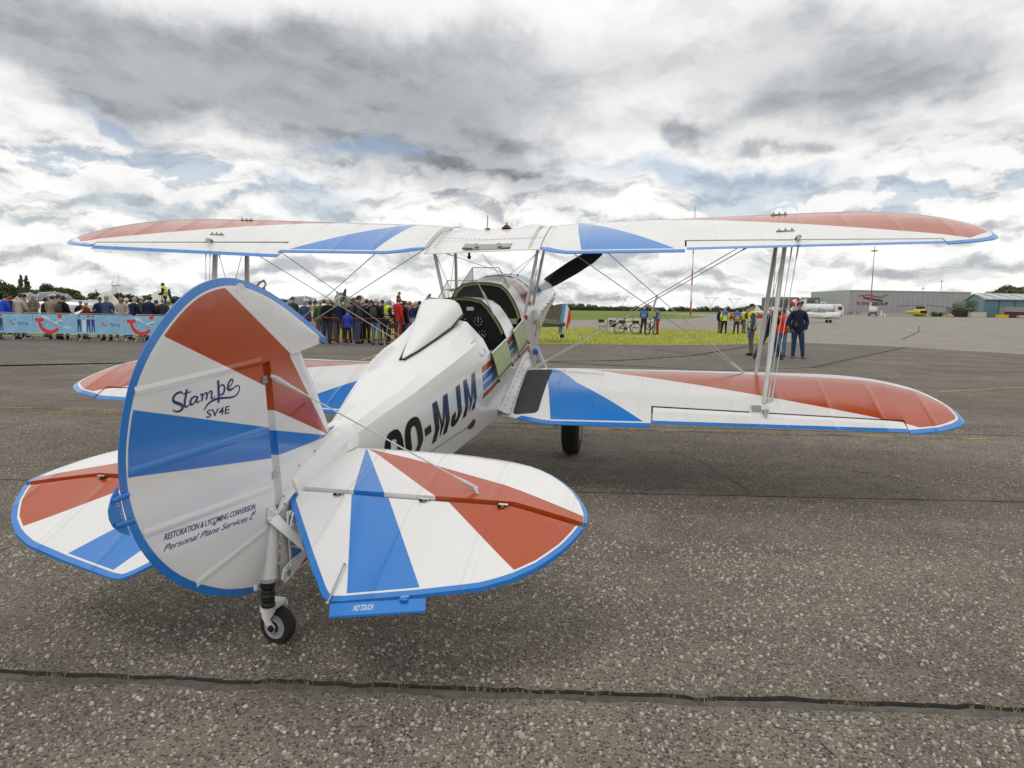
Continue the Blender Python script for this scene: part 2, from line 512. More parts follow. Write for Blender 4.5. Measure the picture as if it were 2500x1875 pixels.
def asphalt_mat(name, matrix, stone_lo, stone_hi, amount, warm, near=True, dark_patch=0.35, scale=1.0):
    m = bpy.data.materials.new(name); m.use_nodes = True
    t = m.node_tree; N = NT(t); b = t.nodes['Principled BSDF']
    co = N.n('ShaderNodeTexCoord').outputs['Object']
    wob = N.vm('ADD', co, N.vm('MULTIPLY', N.vm('SUBTRACT', N.noise(co, 60.0, 2, 0.5, out='Color'), (0.5, 0.5, 0.5)), (0.010, 0.010, 0.0)))
    def layer(sc, keep, r0, r1):
        v = N.n('ShaderNodeTexVoronoi', feature='F1', voronoi_dimensions='2D')
        N.link(wob, v.inputs['Vector']); v.inputs['Scale'].default_value = sc
        rnd = N.sep(v.outputs['Color'])
        big = N.lin(rnd[0], 0.0, 1.0, r0, r1)
        shape = N.ss(v.outputs['Distance'], N.m('MULTIPLY', big, 1.0), N.m('MULTIPLY', big, 0.72))
        on = N.ss(rnd[1], keep, keep - 0.05)
        return N.m('MULTIPLY', shape, on), rnd[2]
    s1, c1 = layer(50.0 * scale, amount, 0.25, 0.52)
    s2, c2 = layer(98.0 * scale, amount * 0.9, 0.22, 0.46)
    s3, c3 = layer(230.0 * scale, amount * 0.8, 0.2, 0.45)
    big = N.noise(co, 0.55, 5, 0.6)
    mid = N.noise(co, 3.0, 5, 0.62)
    fine = N.noise(co, 140.0, 3, 0.6)
    base = N.mix(N.lin(fine, 0.3, 0.7), tuple(c * 0.72 for c in matrix), tuple(c * 1.25 for c in matrix))
    base = N.mix(N.lin(mid, 0.35, 0.72), base, warm)
    def sc_(c): return N.mix(c, stone_lo, stone_hi)
    col = N.mix(N.m('MULTIPLY', s3, 0.75), base, sc_(c3))
    col = N.mix(N.m('MULTIPLY', s2, 0.88), col, sc_(c2))
    col = N.mix(s1, col, sc_(c1))
    pv = N.n('ShaderNodeTexVoronoi', feature='F1', voronoi_dimensions='2D'); N.link(wob, pv.inputs['Vector']); pv.inputs['Scale'].default_value = 66.0 * scale
    pit = N.m('MULTIPLY', N.ss(pv.outputs['Distance'], 0.50, 0.25), N.ss(N.sep(pv.outputs['Color'])[0], 0.34, 0.28))
    col = N.mix(N.m('MULTIPLY', pit, 0.72), col, tuple(c * 0.28 for c in matrix))
    k = N.m('MULTIPLY', N.lin(big, 0.30, 0.72, 1.0 - dark_patch, 1.0 + dark_patch * 0.35), N.lin(mid, 0.3, 0.75, 0.84, 1.10))
    spot = N.ss(N.vor(wob, 1.1), 0.16, 0.05)      # old oil drips
    k = N.m('MULTIPLY', k, N.m('SUBTRACT', 1.0, N.m('MULTIPLY', spot, N.m('MULTIPLY', N.ss(N.noise(co, .9, 2, .5), .5, .62), 0.35))))
    col = N.mix(1.0, col, N.comb(k, k, k), 'MULTIPLY')
    # streaks along the lane where wheels and oil have darkened it
    stretch = N.vm('MULTIPLY', co, (0.10, 1.3, 1.0))
    st = N.ss(N.noise(stretch, 1.1, 4, 0.6), 0.50, 0.68)
    col = N.mix(N.m('MULTIPLY', st, 0.34), col, tuple(c * 0.55 for c in matrix))
    N.link(col, b.inputs['Base Color'])
    b.inputs['Roughness'].default_value = 0.88
    b.inputs['Specular IOR Level'].default_value = 0.25
    h = N.m('ADD', N.m('ADD', N.m('SUBTRACT', N.m('MULTIPLY', s1, 1.0), N.m('MULTIPLY', pit, 0.8)), N.m('MULTIPLY', s2, 0.6)), N.m('ADD', N.m('MULTIPLY', fine, 0.5), N.m('MULTIPLY', s3, 0.25)))
    N.link(N.bump(h, 0.85 if near else 0.3, 0.009), b.inputs['Normal'])
    return m
M_coarse = asphalt_mat('worn_chip_asphalt', (0.212, 0.178, 0.142), (0.25, 0.215, 0.175), (0.54, 0.50, 0.43), 0.54, (0.240, 0.198, 0.155))
M_taxi = asphalt_mat('dark_fine_asphalt', (0.165, 0.148, 0.126), (0.18, 0.165, 0.145), (0.30, 0.28, 0.245), 0.25, (0.19, 0.168, 0.142), False, 0.22)
M_far = asphalt_mat('pale_apron_asphalt', (0.34, 0.312, 0.272), (0.31, 0.282, 0.245), (0.46, 0.425, 0.38), 0.3, (0.365, 0.332, 0.286), False, 0.22)
M_joint = mat('joint_filler', (0.115, 0.106, 0.092), 0.9, var=0.5, vscale=14, bump=0.6, bscale=90)
M_soil = mat('joint_soil', (0.018, 0.016, 0.013), 0.95, var=0.4, vscale=30, bump=0.5)

M_edge = mat('broken_edge', (0.055, 0.050, 0.043), 0.95, var=0.4, vscale=25)

def grass_mat(name, a, b_, dry, sc=0.35):
    m = bpy.data.materials.new(name); m.use_nodes = True
    t = m.node_tree; N = NT(t); b = t.nodes['Principled BSDF']
    co = N.n('ShaderNodeTexCoord').outputs['Object']
    n1 = N.noise(co, sc, 6, 0.65); n2 = N.noise(co, 4.5, 5, 0.7); n3 = N.noise(N.vm('MULTIPLY', co, (0.25, 1.0, 1.0)), 1.4, 5, 0.65)
    col = N.mix(N.lin(n1, 0.32, 0.68), a, b_)
    col = N.mix(N.ss(n3, 0.52, 0.72), col, dry)
    k = N.lin(n2, 0.25, 0.75, 0.84, 1.14)
    col = N.mix(1.0, col, N.comb(k, k, k), 'MULTIPLY')
    N.link(col, b.inputs['Base Color']); b.inputs['Roughness'].default_value = 0.95; b.inputs['Specular IOR Level'].default_value = 0.1
    N.link(N.bump(n2, 0.6, 0.12), b.inputs['Normal'])
    return m
M_grass = grass_mat('mown_grass', (0.31, 0.345, 0.063), (0.41, 0.41, 0.085), (0.46, 0.40, 0.13))
M_field = grass_mat('field_grass', (0.15, 0.21, 0.043), (0.195, 0.245, 0.052), (0.25, 0.255, 0.085), 0.03)

def sheet(name, poly, m, off, step=None, kind='structure', label=None):
    """flat sheet following the land: triangulated polygon, refined where it is large"""
    bm = bmesh.new()
    vs = [bm.verts.new((x, y, 0)) for x, y in poly]
    bm.faces.new(vs); bmesh.ops.triangulate(bm, faces=bm.faces[:])
    if step:
        for ax in (0, 1):
            lo, hi = min(p[ax] for p in poly), max(p[ax] for p in poly)
            q = lo + step
            while q < hi:
                no = [0, 0, 0]; no[ax] = 1; c_ = [0, 0, 0]; c_[ax] = q
                bmesh.ops.bisect_plane(bm, geom=bm.verts[:] + bm.edges[:] + bm.faces[:], plane_co=c_, plane_no=no)
                q += step * (1 if q < 300 else 4)
    for v in bm.verts: v.co.z = gz(v.co.x, v.co.y) + off
    bmesh.ops.recalc_face_normals(bm, faces=bm.faces)
    for f in bm.faces:
        if f.normal.z < 0: f.normal_flip()
    me = bpy.data.meshes.new(name); bm.to_mesh(me); bm.free(); me.materials.append(m)
    o = link(bpy.data.objects.new(name, me)); o['kind'] = kind
    if label: o['label'] = label
    return o
# base terrain to the horizon
tb_ = MB(); xs_ = [-2600, -1200, -600, -300, -150, -70, -30, -10, 0, 10, 20, 30, 45, 60, 80, 105, 130, 160, 200, 250, 310, 390, 500, 700, 1000, 1600, 2600]
ys_ = [-60, -20, 0, 20, 40, 60, 80, 100, 130, 160, 200, 250, 310, 400, 520, 700, 1000, 1500, 2200, 3400]
gv = [(x, y, gz(x, y) - 0.05) for y in ys_ for x in xs_]; nx_ = len(xs_)
tb_.add(gv, [(j * nx_ + i, j * nx_ + i + 1, (j + 1) * nx_ + i + 1, (j + 1) * nx_ + i) for j in range(len(ys_) - 1) for i in range(nx_ - 1)])
tb_.build('ground', M_field, None, 180)['kind'] = 'structure'

# coarse asphalt slabs with open joints between them, ragged edges
def jag(x, seed, amp=0.012):
    return amp * (mnoise.noise(Vector((x * 3.1, seed, 0))) + 0.7 * mnoise.noise(Vector((x * 11.0, seed, 3))) + 0.4 * mnoise.noise(Vector((x * 31.0, seed, 7))))
JOINTS = [(lambda x: 2.695 - 0.035 * x, 0.078, 1), (lambda x: 5.855 - 0.018 * x, 0.022, 2), (lambda x: 9.36 - 0.045 * x, 0.030, 3)]
XR = (-16, 24)
def edge_line(k, upper):
    f, w_, sd = JOINTS[k]; pts = []
    n = 900 if k == 0 else 500
    for i in range(n + 1):
        x = XR[0] + (XR[1] - XR[0]) * i / n
        pts.append((x, f(x) + (w_ / 2 if upper else -w_ / 2) + jag(x, sd + (10 if upper else 20), 0.027 if k == 0 else 0.008)))
    return pts
def slab(lo, hi, name='apron_slab'):
    poly = lo + hi[::-1]; n = len(poly)
    mb = MB(); a = len(lo)
    top = [(x, y, 0.0) for x, y in poly]; bot = [(x, y, -0.045) for x, y in poly]
    if len(lo) == len(hi):
        mb.add([(x, y, 0) for x, y in lo] + [(x, y, 0) for x, y in hi], [(i, i + 1, a + i + 1, a + i) for i in range(a - 1)])
    for L in (lo, hi):
        m_ = len(L); mb.add([(x, y, 0) for x, y in L] + [(x, y, -0.045) for x, y in L], [(i, i + 1, m_ + i + 1, m_ + i) for i in range(m_ - 1)], 1)
    o = mb.build(name, [M_coarse, M_edge]); o['kind'] = 'structure'
    bm = bmesh.new(); bm.from_mesh(o.data)
    for f in bm.faces:
        if abs(f.normal.z) > .5 and f.normal.z < 0: f.normal_flip()
    bm.to_mesh(o.data); bm.free()
    return o
def flatline(y, n): return [(XR[0] + (XR[1] - XR[0]) * i / n, y) for i in range(n + 1)]
slab(flatline(-8, 900), edge_line(0, False))
e0 = edge_line(0, True); e0 = e0[::1]
n5 = 500
def resample(L, n): return [(XR[0] + (XR[1] - XR[0]) * i / n, interp(L, XR[0] + (XR[1] - XR[0]) * i / n)) for i in range(n + 1)]
slab(e0, resample(edge_line(1, False), 900))
slab(edge_line(1, True), edge_line(2, False))
slab(edge_line(2, True), flatline(15.5, 500))
# rest of the coarse apron further off
def ring_sheet(): pass
sheet('apron', [(-70, -8), (-16, -8), (-16, 15.5), (-12.3, 16.0), (-40, 14.6), (-70, 14.0)], M_coarse, -0.002)
sheet('apron', [(-12.5, 15.5), (24, 15.5), (24, 22.6), (18.5, 33.5), (8.66, 20.06), (5.4, 18.36), (0.82, 20.3), (-4.0, 18.9), (-9.35, 17.6)], M_coarse, -0.002)
sheet('apron', [(24, -8), (90, -8), (90, 60), (24, 22.6)], M_far, -0.004)
sheet('apron', [(24, 22.6), (90, 60), (560, 285), (420, 330), (60, 300), (45, 165), (30, 125), (20.2, 61.0), (13.7, 36.9), (18.5, 33.5)], M_far, -0.004, 22)
sheet('taxiway', [(-70, 14.0), (-40, 14.6), (-12.3, 16.0), (-9.35, 17.65), (-4.0, 18.95), (0.82, 20.35), (5.4, 18.36), (8.66, 20.06), (18.5, 33.5), (13.7, 36.9), (10.68, 33.29), (8.18, 31.74), (4.4, 30.83), (1.03, 30.6), (-6, 30.2), (-20, 29.6), (-70, 29.0)], M_taxi, 0.006)
sheet('grass_verge', [(-70, 29.0), (-20, 29.6), (-6, 30.2), (1.03, 30.6), (4.4, 30.83), (8.18, 31.74), (10.68, 33.29), (13.7, 36.9), (20.2, 61.0), (14.85, 58.2), (7.96, 56.8), (0, 57.0), (-70, 60)], M_grass, 0.012, 9)
sheet('far_taxiway', [(-70, 60), (0, 57.0), (7.96, 56.8), (14.85, 58.2), (20.2, 61.0), (30, 125), (27.8, 125), (14.7, 104), (8.2, 97.5), (-60, 92)], M_far, 0.004, 9)
sheet('field', [(-60, 92), (8.2, 97.5), (14.7, 104), (27.8, 125), (30, 125), (45, 165), (60, 300), (200, 900), (-300, 900)], M_field, 0.010, 30)
sheet('farm_track', [(-100, 150), (12.8, 150), (42.8, 186), (42.8, 192), (12.8, 156), (-100, 156)], mat('track_dirt', (0.10, 0.11, 0.05), 0.95, var=0.3, vscale=0.4), 0.05, 30)
# filler in the near joint, sunk below the slabs
jf = MB(); L0 = [(x, y - 0.006) for x, y in edge_line(0, True)]; L1 = edge_line(0, False)
n_ = len(L0); q0 = []
for i, (p, q) in enumerate(zip(L1, L0)):
    x = p[0]
    for k in range(5):
        t = k / 4
        hgt = [-0.016, -0.005, -0.0025, -0.005, -0.017][k] + 0.004 * mnoise.noise(Vector((x * 1.7, 50 + k, 0))) + 0.002 * mnoise.noise(Vector((x * 5.0, 50 + k, 4)))
        wob_ = 0.0 if k in (0, 4) else 0.014 * mnoise.noise(Vector((x * 1.3, 60 + k, 0))) + 0.006 * mnoise.noise(Vector((x * 4.0, 60 + k, 0)))
        q0.append((x, p[1] + (q[1] - p[1]) * t + wob_, hgt))
jf.add(q0, [(i * 5 + k, (i + 1) * 5 + k, (i + 1) * 5 + k + 1, i * 5 + k + 1) for i in range(n_ - 1) for k in range(4)])
jf.build('joint_filler', M_joint, None, 60)['kind'] = 'structure'
js = MB(); js.add([(-16, -8, -0.04), (24, -8, -0.04), (24, 15.4, -0.04), (-16, 15.4, -0.04)], [(0, 1, 2, 3)]); js.build('joint_bed', M_soil)['kind'] = 'structure'
# weeds in the joint
wd = MB(); random.seed(11)
for i in range(260):
    c_ = random.choice([-1.85, -1.6, -0.95, -0.85, -0.4, -0.1, 0.05, 0.35, 0.75, 0.8, 1.35, 1.9, 2.0, random.uniform(-2.6, 2.6), random.uniform(-2.6, 2.6)]) + random.gauss(0, 0.05)
    y = 2.695 - 0.035 * c_ + random.uniform(-0.02, 0.036)
    for b_ in range(random.randint(2, 5)):
        a = random.uniform(0, 6.283); l_ = random.uniform(0.008, 0.028); w_ = 0.0016
        dx_, dy_ = math.cos(a), math.sin(a)
        p = Vector((c_ + random.gauss(0, .006), y + random.gauss(0, .005), -0.012)); q = p + Vector((dx_ * l_ * .8, dy_ * l_ * .8, l_ * 0.8 + 0.006)); s_ = Vector((-dy_ * w_, dx_ * w_, 0))
        wd.add([p - s_, p + s_, q], [(0, 1, 2)])
tag(wd.build('weeds', mat('weed_green', (0.25, 0.24, 0.085), 0.9, var=0.4, vscale=20)), kind='stuff')
# loose and half sunk chippings near the camera
def chippings():
    random.seed(5)
    V_, F_ = [], []
    def put(n, y0, y1, r0, r1, h0):
        for _ in range(n):
            y = math.sqrt(random.uniform(y0 * y0, y1 * y1)); x = random.uniform(-0.80, 0.80) * y
            if any(abs(y - f(x)) < w_ * 0.5 + 0.03 for f, w_, s_ in JOINTS): continue
            if mnoise.noise(Vector((x * 1.6, y * 1.6, 2.0))) + 0.5 * mnoise.noise(Vector((x * 6, y * 6, 9.0))) < random.uniform(-0.75, 0.15): continue
            r = r0 + (r1 - r0) * random.random() ** 2.2; a0 = random.uniform(0, 6.283); e = random.uniform(0.45, 0.95); h_ = h0 * random.uniform(0.35, 1.0) * (r / r1)
            b = len(V_); n_ = 6
            ca, sa = math.cos(a0), math.sin(a0); tx, ty = random.uniform(-.25, .25) * h_, random.uniform(-.25, .25) * h_
            js_ = [random.uniform(0.72, 1.18) for _ in range(n_)]
            for k in range(n_):
                w_ = 6.2832 * k / n_; u_, v_ = r * js_[k] * math.cos(w_), r * e * js_[k] * math.sin(w_)
                V_.append((x + u_ * ca - v_ * sa, y + u_ * sa + v_ * ca, -0.001))
            for k in range(n_):
                w_ = 6.2832 * k / n_; u_, v_ = r * .62 * js_[k] * math.cos(w_), r * e * .62 * js_[k] * math.sin(w_)
                V_.append((x + u_ * ca - v_ * sa, y + u_ * sa + v_ * ca, h_ + (u_ * tx + v_ * ty) / max(r, 1e-4)))
            F_.append(tuple(range(b + n_, b + 2 * n_)))
            for k in range(n_): F_.append((b + k, b + (k + 1) % n_, b + n_ + (k + 1) % n_, b + n_ + k))
    put(36000, 1.9, 4.6, 0.0025, 0.0135, 0.011)
    put(64000, 4.6, 9.6, 0.003, 0.0095, 0.011)
    me = bpy.data.meshes.new('chippings'); me.from_pydata(V_, [], F_)
    m = bpy.data.materials.new('stone_chips'); m.use_nodes = True; t = m.node_tree; N = NT(t); b = t.nodes['Principled BSDF']
    rnd = N.n('ShaderNodeNewGeometry').outputs['Random Per Island']
    co = N.n('ShaderNodeTexCoord').outputs['Object']
    c = N.mix(N.m('POWER', rnd, 1.5), (0.19, 0.170, 0.142), (0.56, 0.52, 0.45))
    k = N.lin(N.noise(co, 220, 3, 0.6), 0.3, 0.7, 0.8, 1.12); c = N.mix(1.0, c, N.comb(k, k, k), 'MULTIPLY')
    N.link(c, b.inputs['Base Color']); b.inputs['Roughness'].default_value = 0.85; b.inputs['Specular IOR Level'].default_value = 0.3
    me.materials.append(m)
    tag(link(bpy.data.objects.new('chippings', me)), kind='stuff')
chippings()
# painted lines, worn
def line_mat(name, c, wear):
    m = bpy.data.materials.new(name); m.use_nodes = True; t = m.node_tree; N = NT(t); b = t.nodes['Principled BSDF']
    co = N.n('ShaderNodeTexCoord').outputs['Object']
    f = N.ss(N.m('ADD', N.noise(co, 45, 4, 0.7), N.m('MULTIPLY', N.m('SUBTRACT', N.noise(co, 2.2, 4, 0.6), 0.5), 0.9)), wear, wear + 0.12)
    N.link(N.mix(f, (0.085, 0.078, 0.068), c), b.inputs['Base Color']); b.inputs['Roughness'].default_value = 0.85
    return m
M_yel = line_mat('worn_yellow_line', (0.40, 0.29, 0.055), 0.47)
M_yel2 = line_mat('faded_yellow_line', (0.34, 0.27, 0.10), 0.38)
M_whl = line_mat('worn_white_line', (0.50, 0.47, 0.42), 0.36)
def painted(name, pts, w_, m, off=0.004):
    mb = MB(); rows = []
    for i, (x, y) in enumerate(pts):
        a = pts[max(i - 1, 0)]; b = pts[min(i + 1, len(pts) - 1)]; tx, ty = b[0] - a[0], b[1] - a[1]; L_ = math.hypot(tx, ty)
        nx, ny = -ty / L_ * w_ / 2, tx / L_ * w_ / 2
        rows.append([(x + nx, y + ny, gz(x, y) + off), (x - nx, y - ny, gz(x, y) + off)])
    mb.loft(rows, False); o = mb.build(name, m); o['kind'] = 'structure'; return o
painted('yellow_line', [(-14, 10.0), (-6, 9.55), (-2, 9.33)], 0.09, M_yel)
painted('yellow_line', [(-14, 10.36), (-6, 9.90), (-3.5, 9.78)], 0.09, M_yel)
painted('yellow_line', [(-2, 9.17), (0.0, 9.07), (3.2, 8.92), (6.0, 8.78)], 0.08, M_yel)
painted('yellow_line', [(8.5, 14.12), (11.29, 15.45)], 0.12, M_yel2, 0.006); painted('yellow_line', [(11.31, 15.5), (16, 18.0), (30, 25.6)], 0.12, M_yel2, 0.012)
painted('yellow_line', [(-4.16, 19.6), (-4.15, 26.5)], 0.16, M_yel2, 0.012)
painted('white_line', [(46, 78), (38, 69), (34.5, 61), (38, 53), (47, 46)], 0.35, M_whl, 0.02)
painted('white_line', [(5.5, 29.5), (6.2, 26.0), (6.6, 24.4)], 0.55, line_mat('faint_white_line', (0.22, 0.205, 0.18), 0.55), 0.012)
# cracks
M_crack = mat('crack', (0.030, 0.027, 0.024), 0.95, var=0)
def crack(pts, w_, off=0.0025, wander=0.03):
    P_ = []
    for (x0_, y0_), (x1_, y1_) in zip(pts, pts[1:]):
        L_ = math.hypot(x1_ - x0_, y1_ - y0_); n = max(2, int(L_ / 0.06))
        for i in range(n):
            t = i / n; P_.append((x0_ + (x1_ - x0_) * t + random.gauss(0, wander * .35), y0_ + (y1_ - y0_) * t + random.gauss(0, wander * .35)))
    P_.append(pts[-1])
    mb = MB(); rows = []
    for i, (x, y) in enumerate(P_):
        a = P_[max(i - 1, 0)]; b = P_[min(i + 1, len(P_) - 1)]; tx, ty = b[0] - a[0], b[1] - a[1]; L_ = math.hypot(tx, ty) or 1
        ww = w_ * random.uniform(0.3, 1.0) / 2
        rows.append([(x - ty / L_ * ww, y + tx / L_ * ww, gz(x, y) + off), (x + ty / L_ * ww, y - tx / L_ * ww, gz(x, y) + off)])
    mb.loft(rows, False); mb.build('crack', M_crack)['kind'] = 'structure'
random.seed(3)
crack([(1.75, 7.65), (1.95, 7.2), (1.98, 6.6), (2.05, 6.2), (2.02, 5.9)], 0.014)
crack([(3.2, 7.0), (3.7, 6.5), (3.95, 6.1)], 0.010); crack([(5.6, 8.6), (6.6, 7.4), (7.4, 6.2)], 0.008)
crack([(0.95, 2.62), (1.0, 2.5), (1.12, 2.42), (1.15, 2.3)], 0.007, wander=0.02); crack([(-1.05, 2.6), (-1.0, 2.5)], 0.005, wander=0.015); crack([(-0.45, 2.64), (-0.42, 2.5), (-0.3, 2.36)], 0.005, wander=0.02)
crack([(8.4, 19.9), (12.0, 24.8), (18.5, 33.4)], 0.07, 0.014, 0.06); crack([(18.5, 33.4), (22, 36), (30, 40)], 0.05, 0.02, 0.08)
crack([(-12.3, 16.0), (-9.35, 17.62), (-4.0, 18.92), (0.82, 20.32), (3.1, 21.2), (6.0, 24.0), (10.6, 31.8), (13.7, 36.6)], 0.16, 0.016, 0.10)
crack([(24, 44), (34, 60), (50, 88)], 0.06, 0.02, 0.2); crack([(24, 41), (33, 43), (44, 42)], 0.06, 0.02, 0.2); crack([(20, 26), (26, 27), (40, 29)], .05, .02, .06)
# short grass on the verge: blades as one mass
gb_ = MB(); random.seed(21)
GV, GF = [], []
for _ in range(26000):
    y = 30.7 + 27 * random.random() ** 1.6; x = random.uniform(-12, 21)
    if x > 13.7 + (y - 36.9) * 0.27 - 0.2 or y < interp([(-12, 30.2), (1.03, 30.7), (4.4, 30.93), (8.18, 31.84), (10.68, 33.4), (13.7, 37.1)], x): continue
    h_ = random.uniform(0.03, 0.10) * (1.7 if random.random() < .06 else 1); w_ = random.uniform(0.012, 0.03); a = random.uniform(0, 6.283); l_ = random.uniform(-.03, .03)
    b = len(GV); GV += [(x - math.cos(a) * w_, y - math.sin(a) * w_, 0.01), (x + math.cos(a) * w_, y + math.sin(a) * w_, 0.01), (x + l_, y + l_ * .5, 0.01 + h_)]; GF.append((b, b + 1, b + 2))
me = bpy.data.meshes.new('grass_blades'); me.from_pydata(GV, [], GF); me.materials.append(M_grass)
tag(link(bpy.data.objects.new('grass_blades', me)), kind='stuff')

# ------------------------------------------------------------------ biplane geometry (metres; x right, y forward, z up; origin = tail wheel on the ground)
def airfoil(t, thick=0.098, camber=0.054):
    """upper, lower ordinate at chord fraction t (0 = leading edge)"""
    yt = 5 * thick * (0.2969 * math.sqrt(max(t, 0)) - 0.1260 * t - 0.3516 * t * t + 0.2843 * t ** 3 - 0.1036 * t ** 4)
    p = 0.35
    yc = camber / (p * p) * (2 * p * t - t * t) if t < p else camber / ((1 - p) ** 2) * ((1 - 2 * p) + 2 * p * t - t * t)
    return yc + yt, yc - yt

UPW = dict(LE=[(0, 4.68), (0.56, 4.68), (1.8, 4.61), (2.8, 4.58), (3.2, 4.55), (3.5, 4.47), (3.8, 4.28), (4.0, 4.05), (4.12, 3.82), (4.18, 3.62), (4.20, 3.44)],
           TE=[(0, 3.70), (0.56, 3.70), (0.70, 3.53), (0.82, 3.433), (1.84, 3.292), (3.763, 3.19), (4.0, 3.24), (4.12, 3.30), (4.18, 3.37), (4.20, 3.43)],
           z=lambda x, y: 2.007 + 0.262 * (y - 3.292) + 0.039 * (x - 1.84),
           hinge=[(1.84, 3.505), (3.765, 3.275)], ail=(1.845, 3.757))
LOW = dict(LE=[(0.38, 4.10), (1.0, 4.10), (2.2, 4.09), (3.0, 4.07), (3.3, 4.03), (3.55, 3.93), (3.75, 3.77), (3.88, 3.55), (3.945, 3.33), (3.965, 3.17)],
           TE=[(0.38, 2.985), (0.55, 2.91), (0.77, 2.822), (1.61, 2.838), (3.5, 2.863), (3.75, 2.94), (3.88, 3.03), (3.945, 3.10), (3.965, 3.16)],
           z=lambda x, y: 0.607 + 0.244 * (y - 2.838) + 0.014 * (x - 1.61),
           hinge=[(1.61, 3.10), (3.5, 3.012)], ail=(1.618, 3.492))

def wing_top(Wd, x, t):
    le, te = smooth_tab(Wd['LE'], x), interp(Wd['TE'], x)
    y = le + (te - le) * t
    u, l = airfoil(t)
    c = le - te
    return y, Wd['z'](x, y) + u * c, Wd['z'](x, y) + l * c

# fuselage stations: y0 at z = 1.2 (frames stand square to the sloping fuselage), then bottom, side crease, top longeron
FTILT = 0.22
FUS = [(0.00, (0.035, 0.335), (0.05, 0.48), (0.05, 0.63)), (0.51, (0.07, 0.35), (0.10, 0.55), (0.095, 0.745)), (0.85, (0.11, 0.385), (0.165, 0.63), (0.16, 0.82)),
       (1.18, (0.15, 0.415), (0.235, 0.705), (0.225, 0.89)), (1.80, (0.225, 0.475), (0.325, 0.815), (0.318, 1.025)), (2.13, (0.275, 0.525), (0.36, 0.872), (0.352, 1.10)),
       (2.50, (0.31, 0.57), (0.388, 0.93), (0.382, 1.182)), (3.08, (0.355, 0.62), (0.398, 1.00), (0.39, 1.262)), (3.47, (0.365, 0.67), (0.40, 1.06), (0.39, 1.32)),
       (3.85, (0.37, 0.72), (0.40, 1.12), (0.385, 1.40)), (4.60, (0.36, 0.86), (0.42, 1.22), (0.42, 1.48))]
AFT_DECK = [(0.00, (0.045, 0.69), (0.03, 0.73), (0, 0.745)), (0.51, (0.08, 0.83), (0.05, 0.872), (0, 0.889)), (0.85, (0.135, 0.915), (0.095, 0.952), (0, 0.98)),
            (1.18, (0.20, 0.995), (0.15, 1.035), (0, 1.062)), (1.80, (0.295, 1.155), (0.19, 1.203), (0, 1.228)), (2.13, (0.322, 1.225), (0.205, 1.30), (0, 1.33)), (2.50, (0.332, 1.285), (0.21, 1.415), (0, 1.455))]
def fpt(y0, x, z):
    return (x, y0 - FTILT * (z - 1.2), z)
def station(y0, tab=None):
    tab = tab or FUS
    for a, b in zip(tab, tab[1:]):
        if y0 <= b[0]: break
    t = (y0 - a[0]) / (b[0] - a[0])
    return [(p[0] + (q[0] - p[0]) * t, p[1] + (q[1] - p[1]) * t) for p, q in zip(a[1:], b[1:])]
def side_x(y0, z):
    b, m, l = station(y0)
    if z < m[1]: t = (z - b[1]) / (m[1] - b[1]); return b[0] + (m[0] - b[0]) * t
    t = (z - m[1]) / (l[1] - m[1]); return m[0] + (l[0] - m[0]) * t

# ================================================================== the biplane
PLANE = empty('biplane', (-1.0420, 3.0956, 0), -rad(11.4685), 'white biplane with blue and rust red sunburst stripes parked on the asphalt', 'airplane')
PLANE.rotation_euler = Matrix.Rotation(-rad(11.4685), 3, 'Z').to_4x4().to_euler()
_rp = -0.0023586
PLANE.matrix_world = Matrix.Translation(PLANE.location) @ Matrix.Rotation(-rad(11.4685), 4, 'Z') @ Matrix(((math.cos(_rp), 0, math.sin(_rp), 0), (0, 1, 0, 0), (-math.sin(_rp), 0, math.cos(_rp), 0), (0, 0, 0, 1)))

def cos_space(n, a=0.0, b=1.0):
    return [a + (b - a) * (1 - math.cos(math.pi * i / n)) / 2 for i in range(n + 1)]

# ------------------------------------------------------------------ wings
UP_POLYS = [(BLUE, [(0.88, 4.30), (1.785, 3.33), (0.975, 3.38), (0.885, 3.89)]), (BLUE, [(0.795, 4.55), (0.885, 4.285), (0.887, 3.88)]),
            (RED, [(1.42, 4.25), (2.6, 4.33), (3.3, 4.36), (3.75, 4.2), (4.0, 4.0), (4.2, 3.5), (3.95, 3.29), (3.72, 3.385)])]
LO_POLYS = [(BLUE, [(0.60, 4.0), (0.954, 3.463), (0.70, 3.42)]), (BLUE, [(0.70, 3.425), (0.81, 2.86), (1.60, 2.85), (1.33, 3.107), (0.95, 3.468)]),
            (RED, [(0.92, 3.90), (3.05, 3.735), (3.42, 3.69), (3.75, 3.52), (3.98, 3.2), (3.66, 2.925), (1.31, 3.702)])]
M_upw = paint('upper_wing_dope', UP_POLYS, 'XY', (0.042, 0.016), (0.362, 0.095))
M_low = paint('lower_wing_dope', LO_POLYS, 'XY', (0.042, 0.016), (0.362, 0.27))

def te_edge(Wd, tip0):
    poly = [p for p in Wd['TE'] if p[0] > 0.5]
    tip = [(x, smooth_tab(Wd['LE'], x)) for x in [Wd['LE'][-1][0] - q for q in (0, .005, .015, .04, .09, .16, .25) if Wd['LE'][-1][0] - q > tip0]]
    return poly + tip

def wing_ring(Wd, side, x, t0=0.0, t1=1.0, n=14):
    up = [wing_top(Wd, x, t) for t in cos_space(n, t0, t1)]
    te_gap = 0.004
    return [(side * x, y, zu + te_gap) for y, zu, zl in up[::-1]] + [(side * x, y, min(zl, zu) - te_gap) for y, zu, zl in up[1:]]

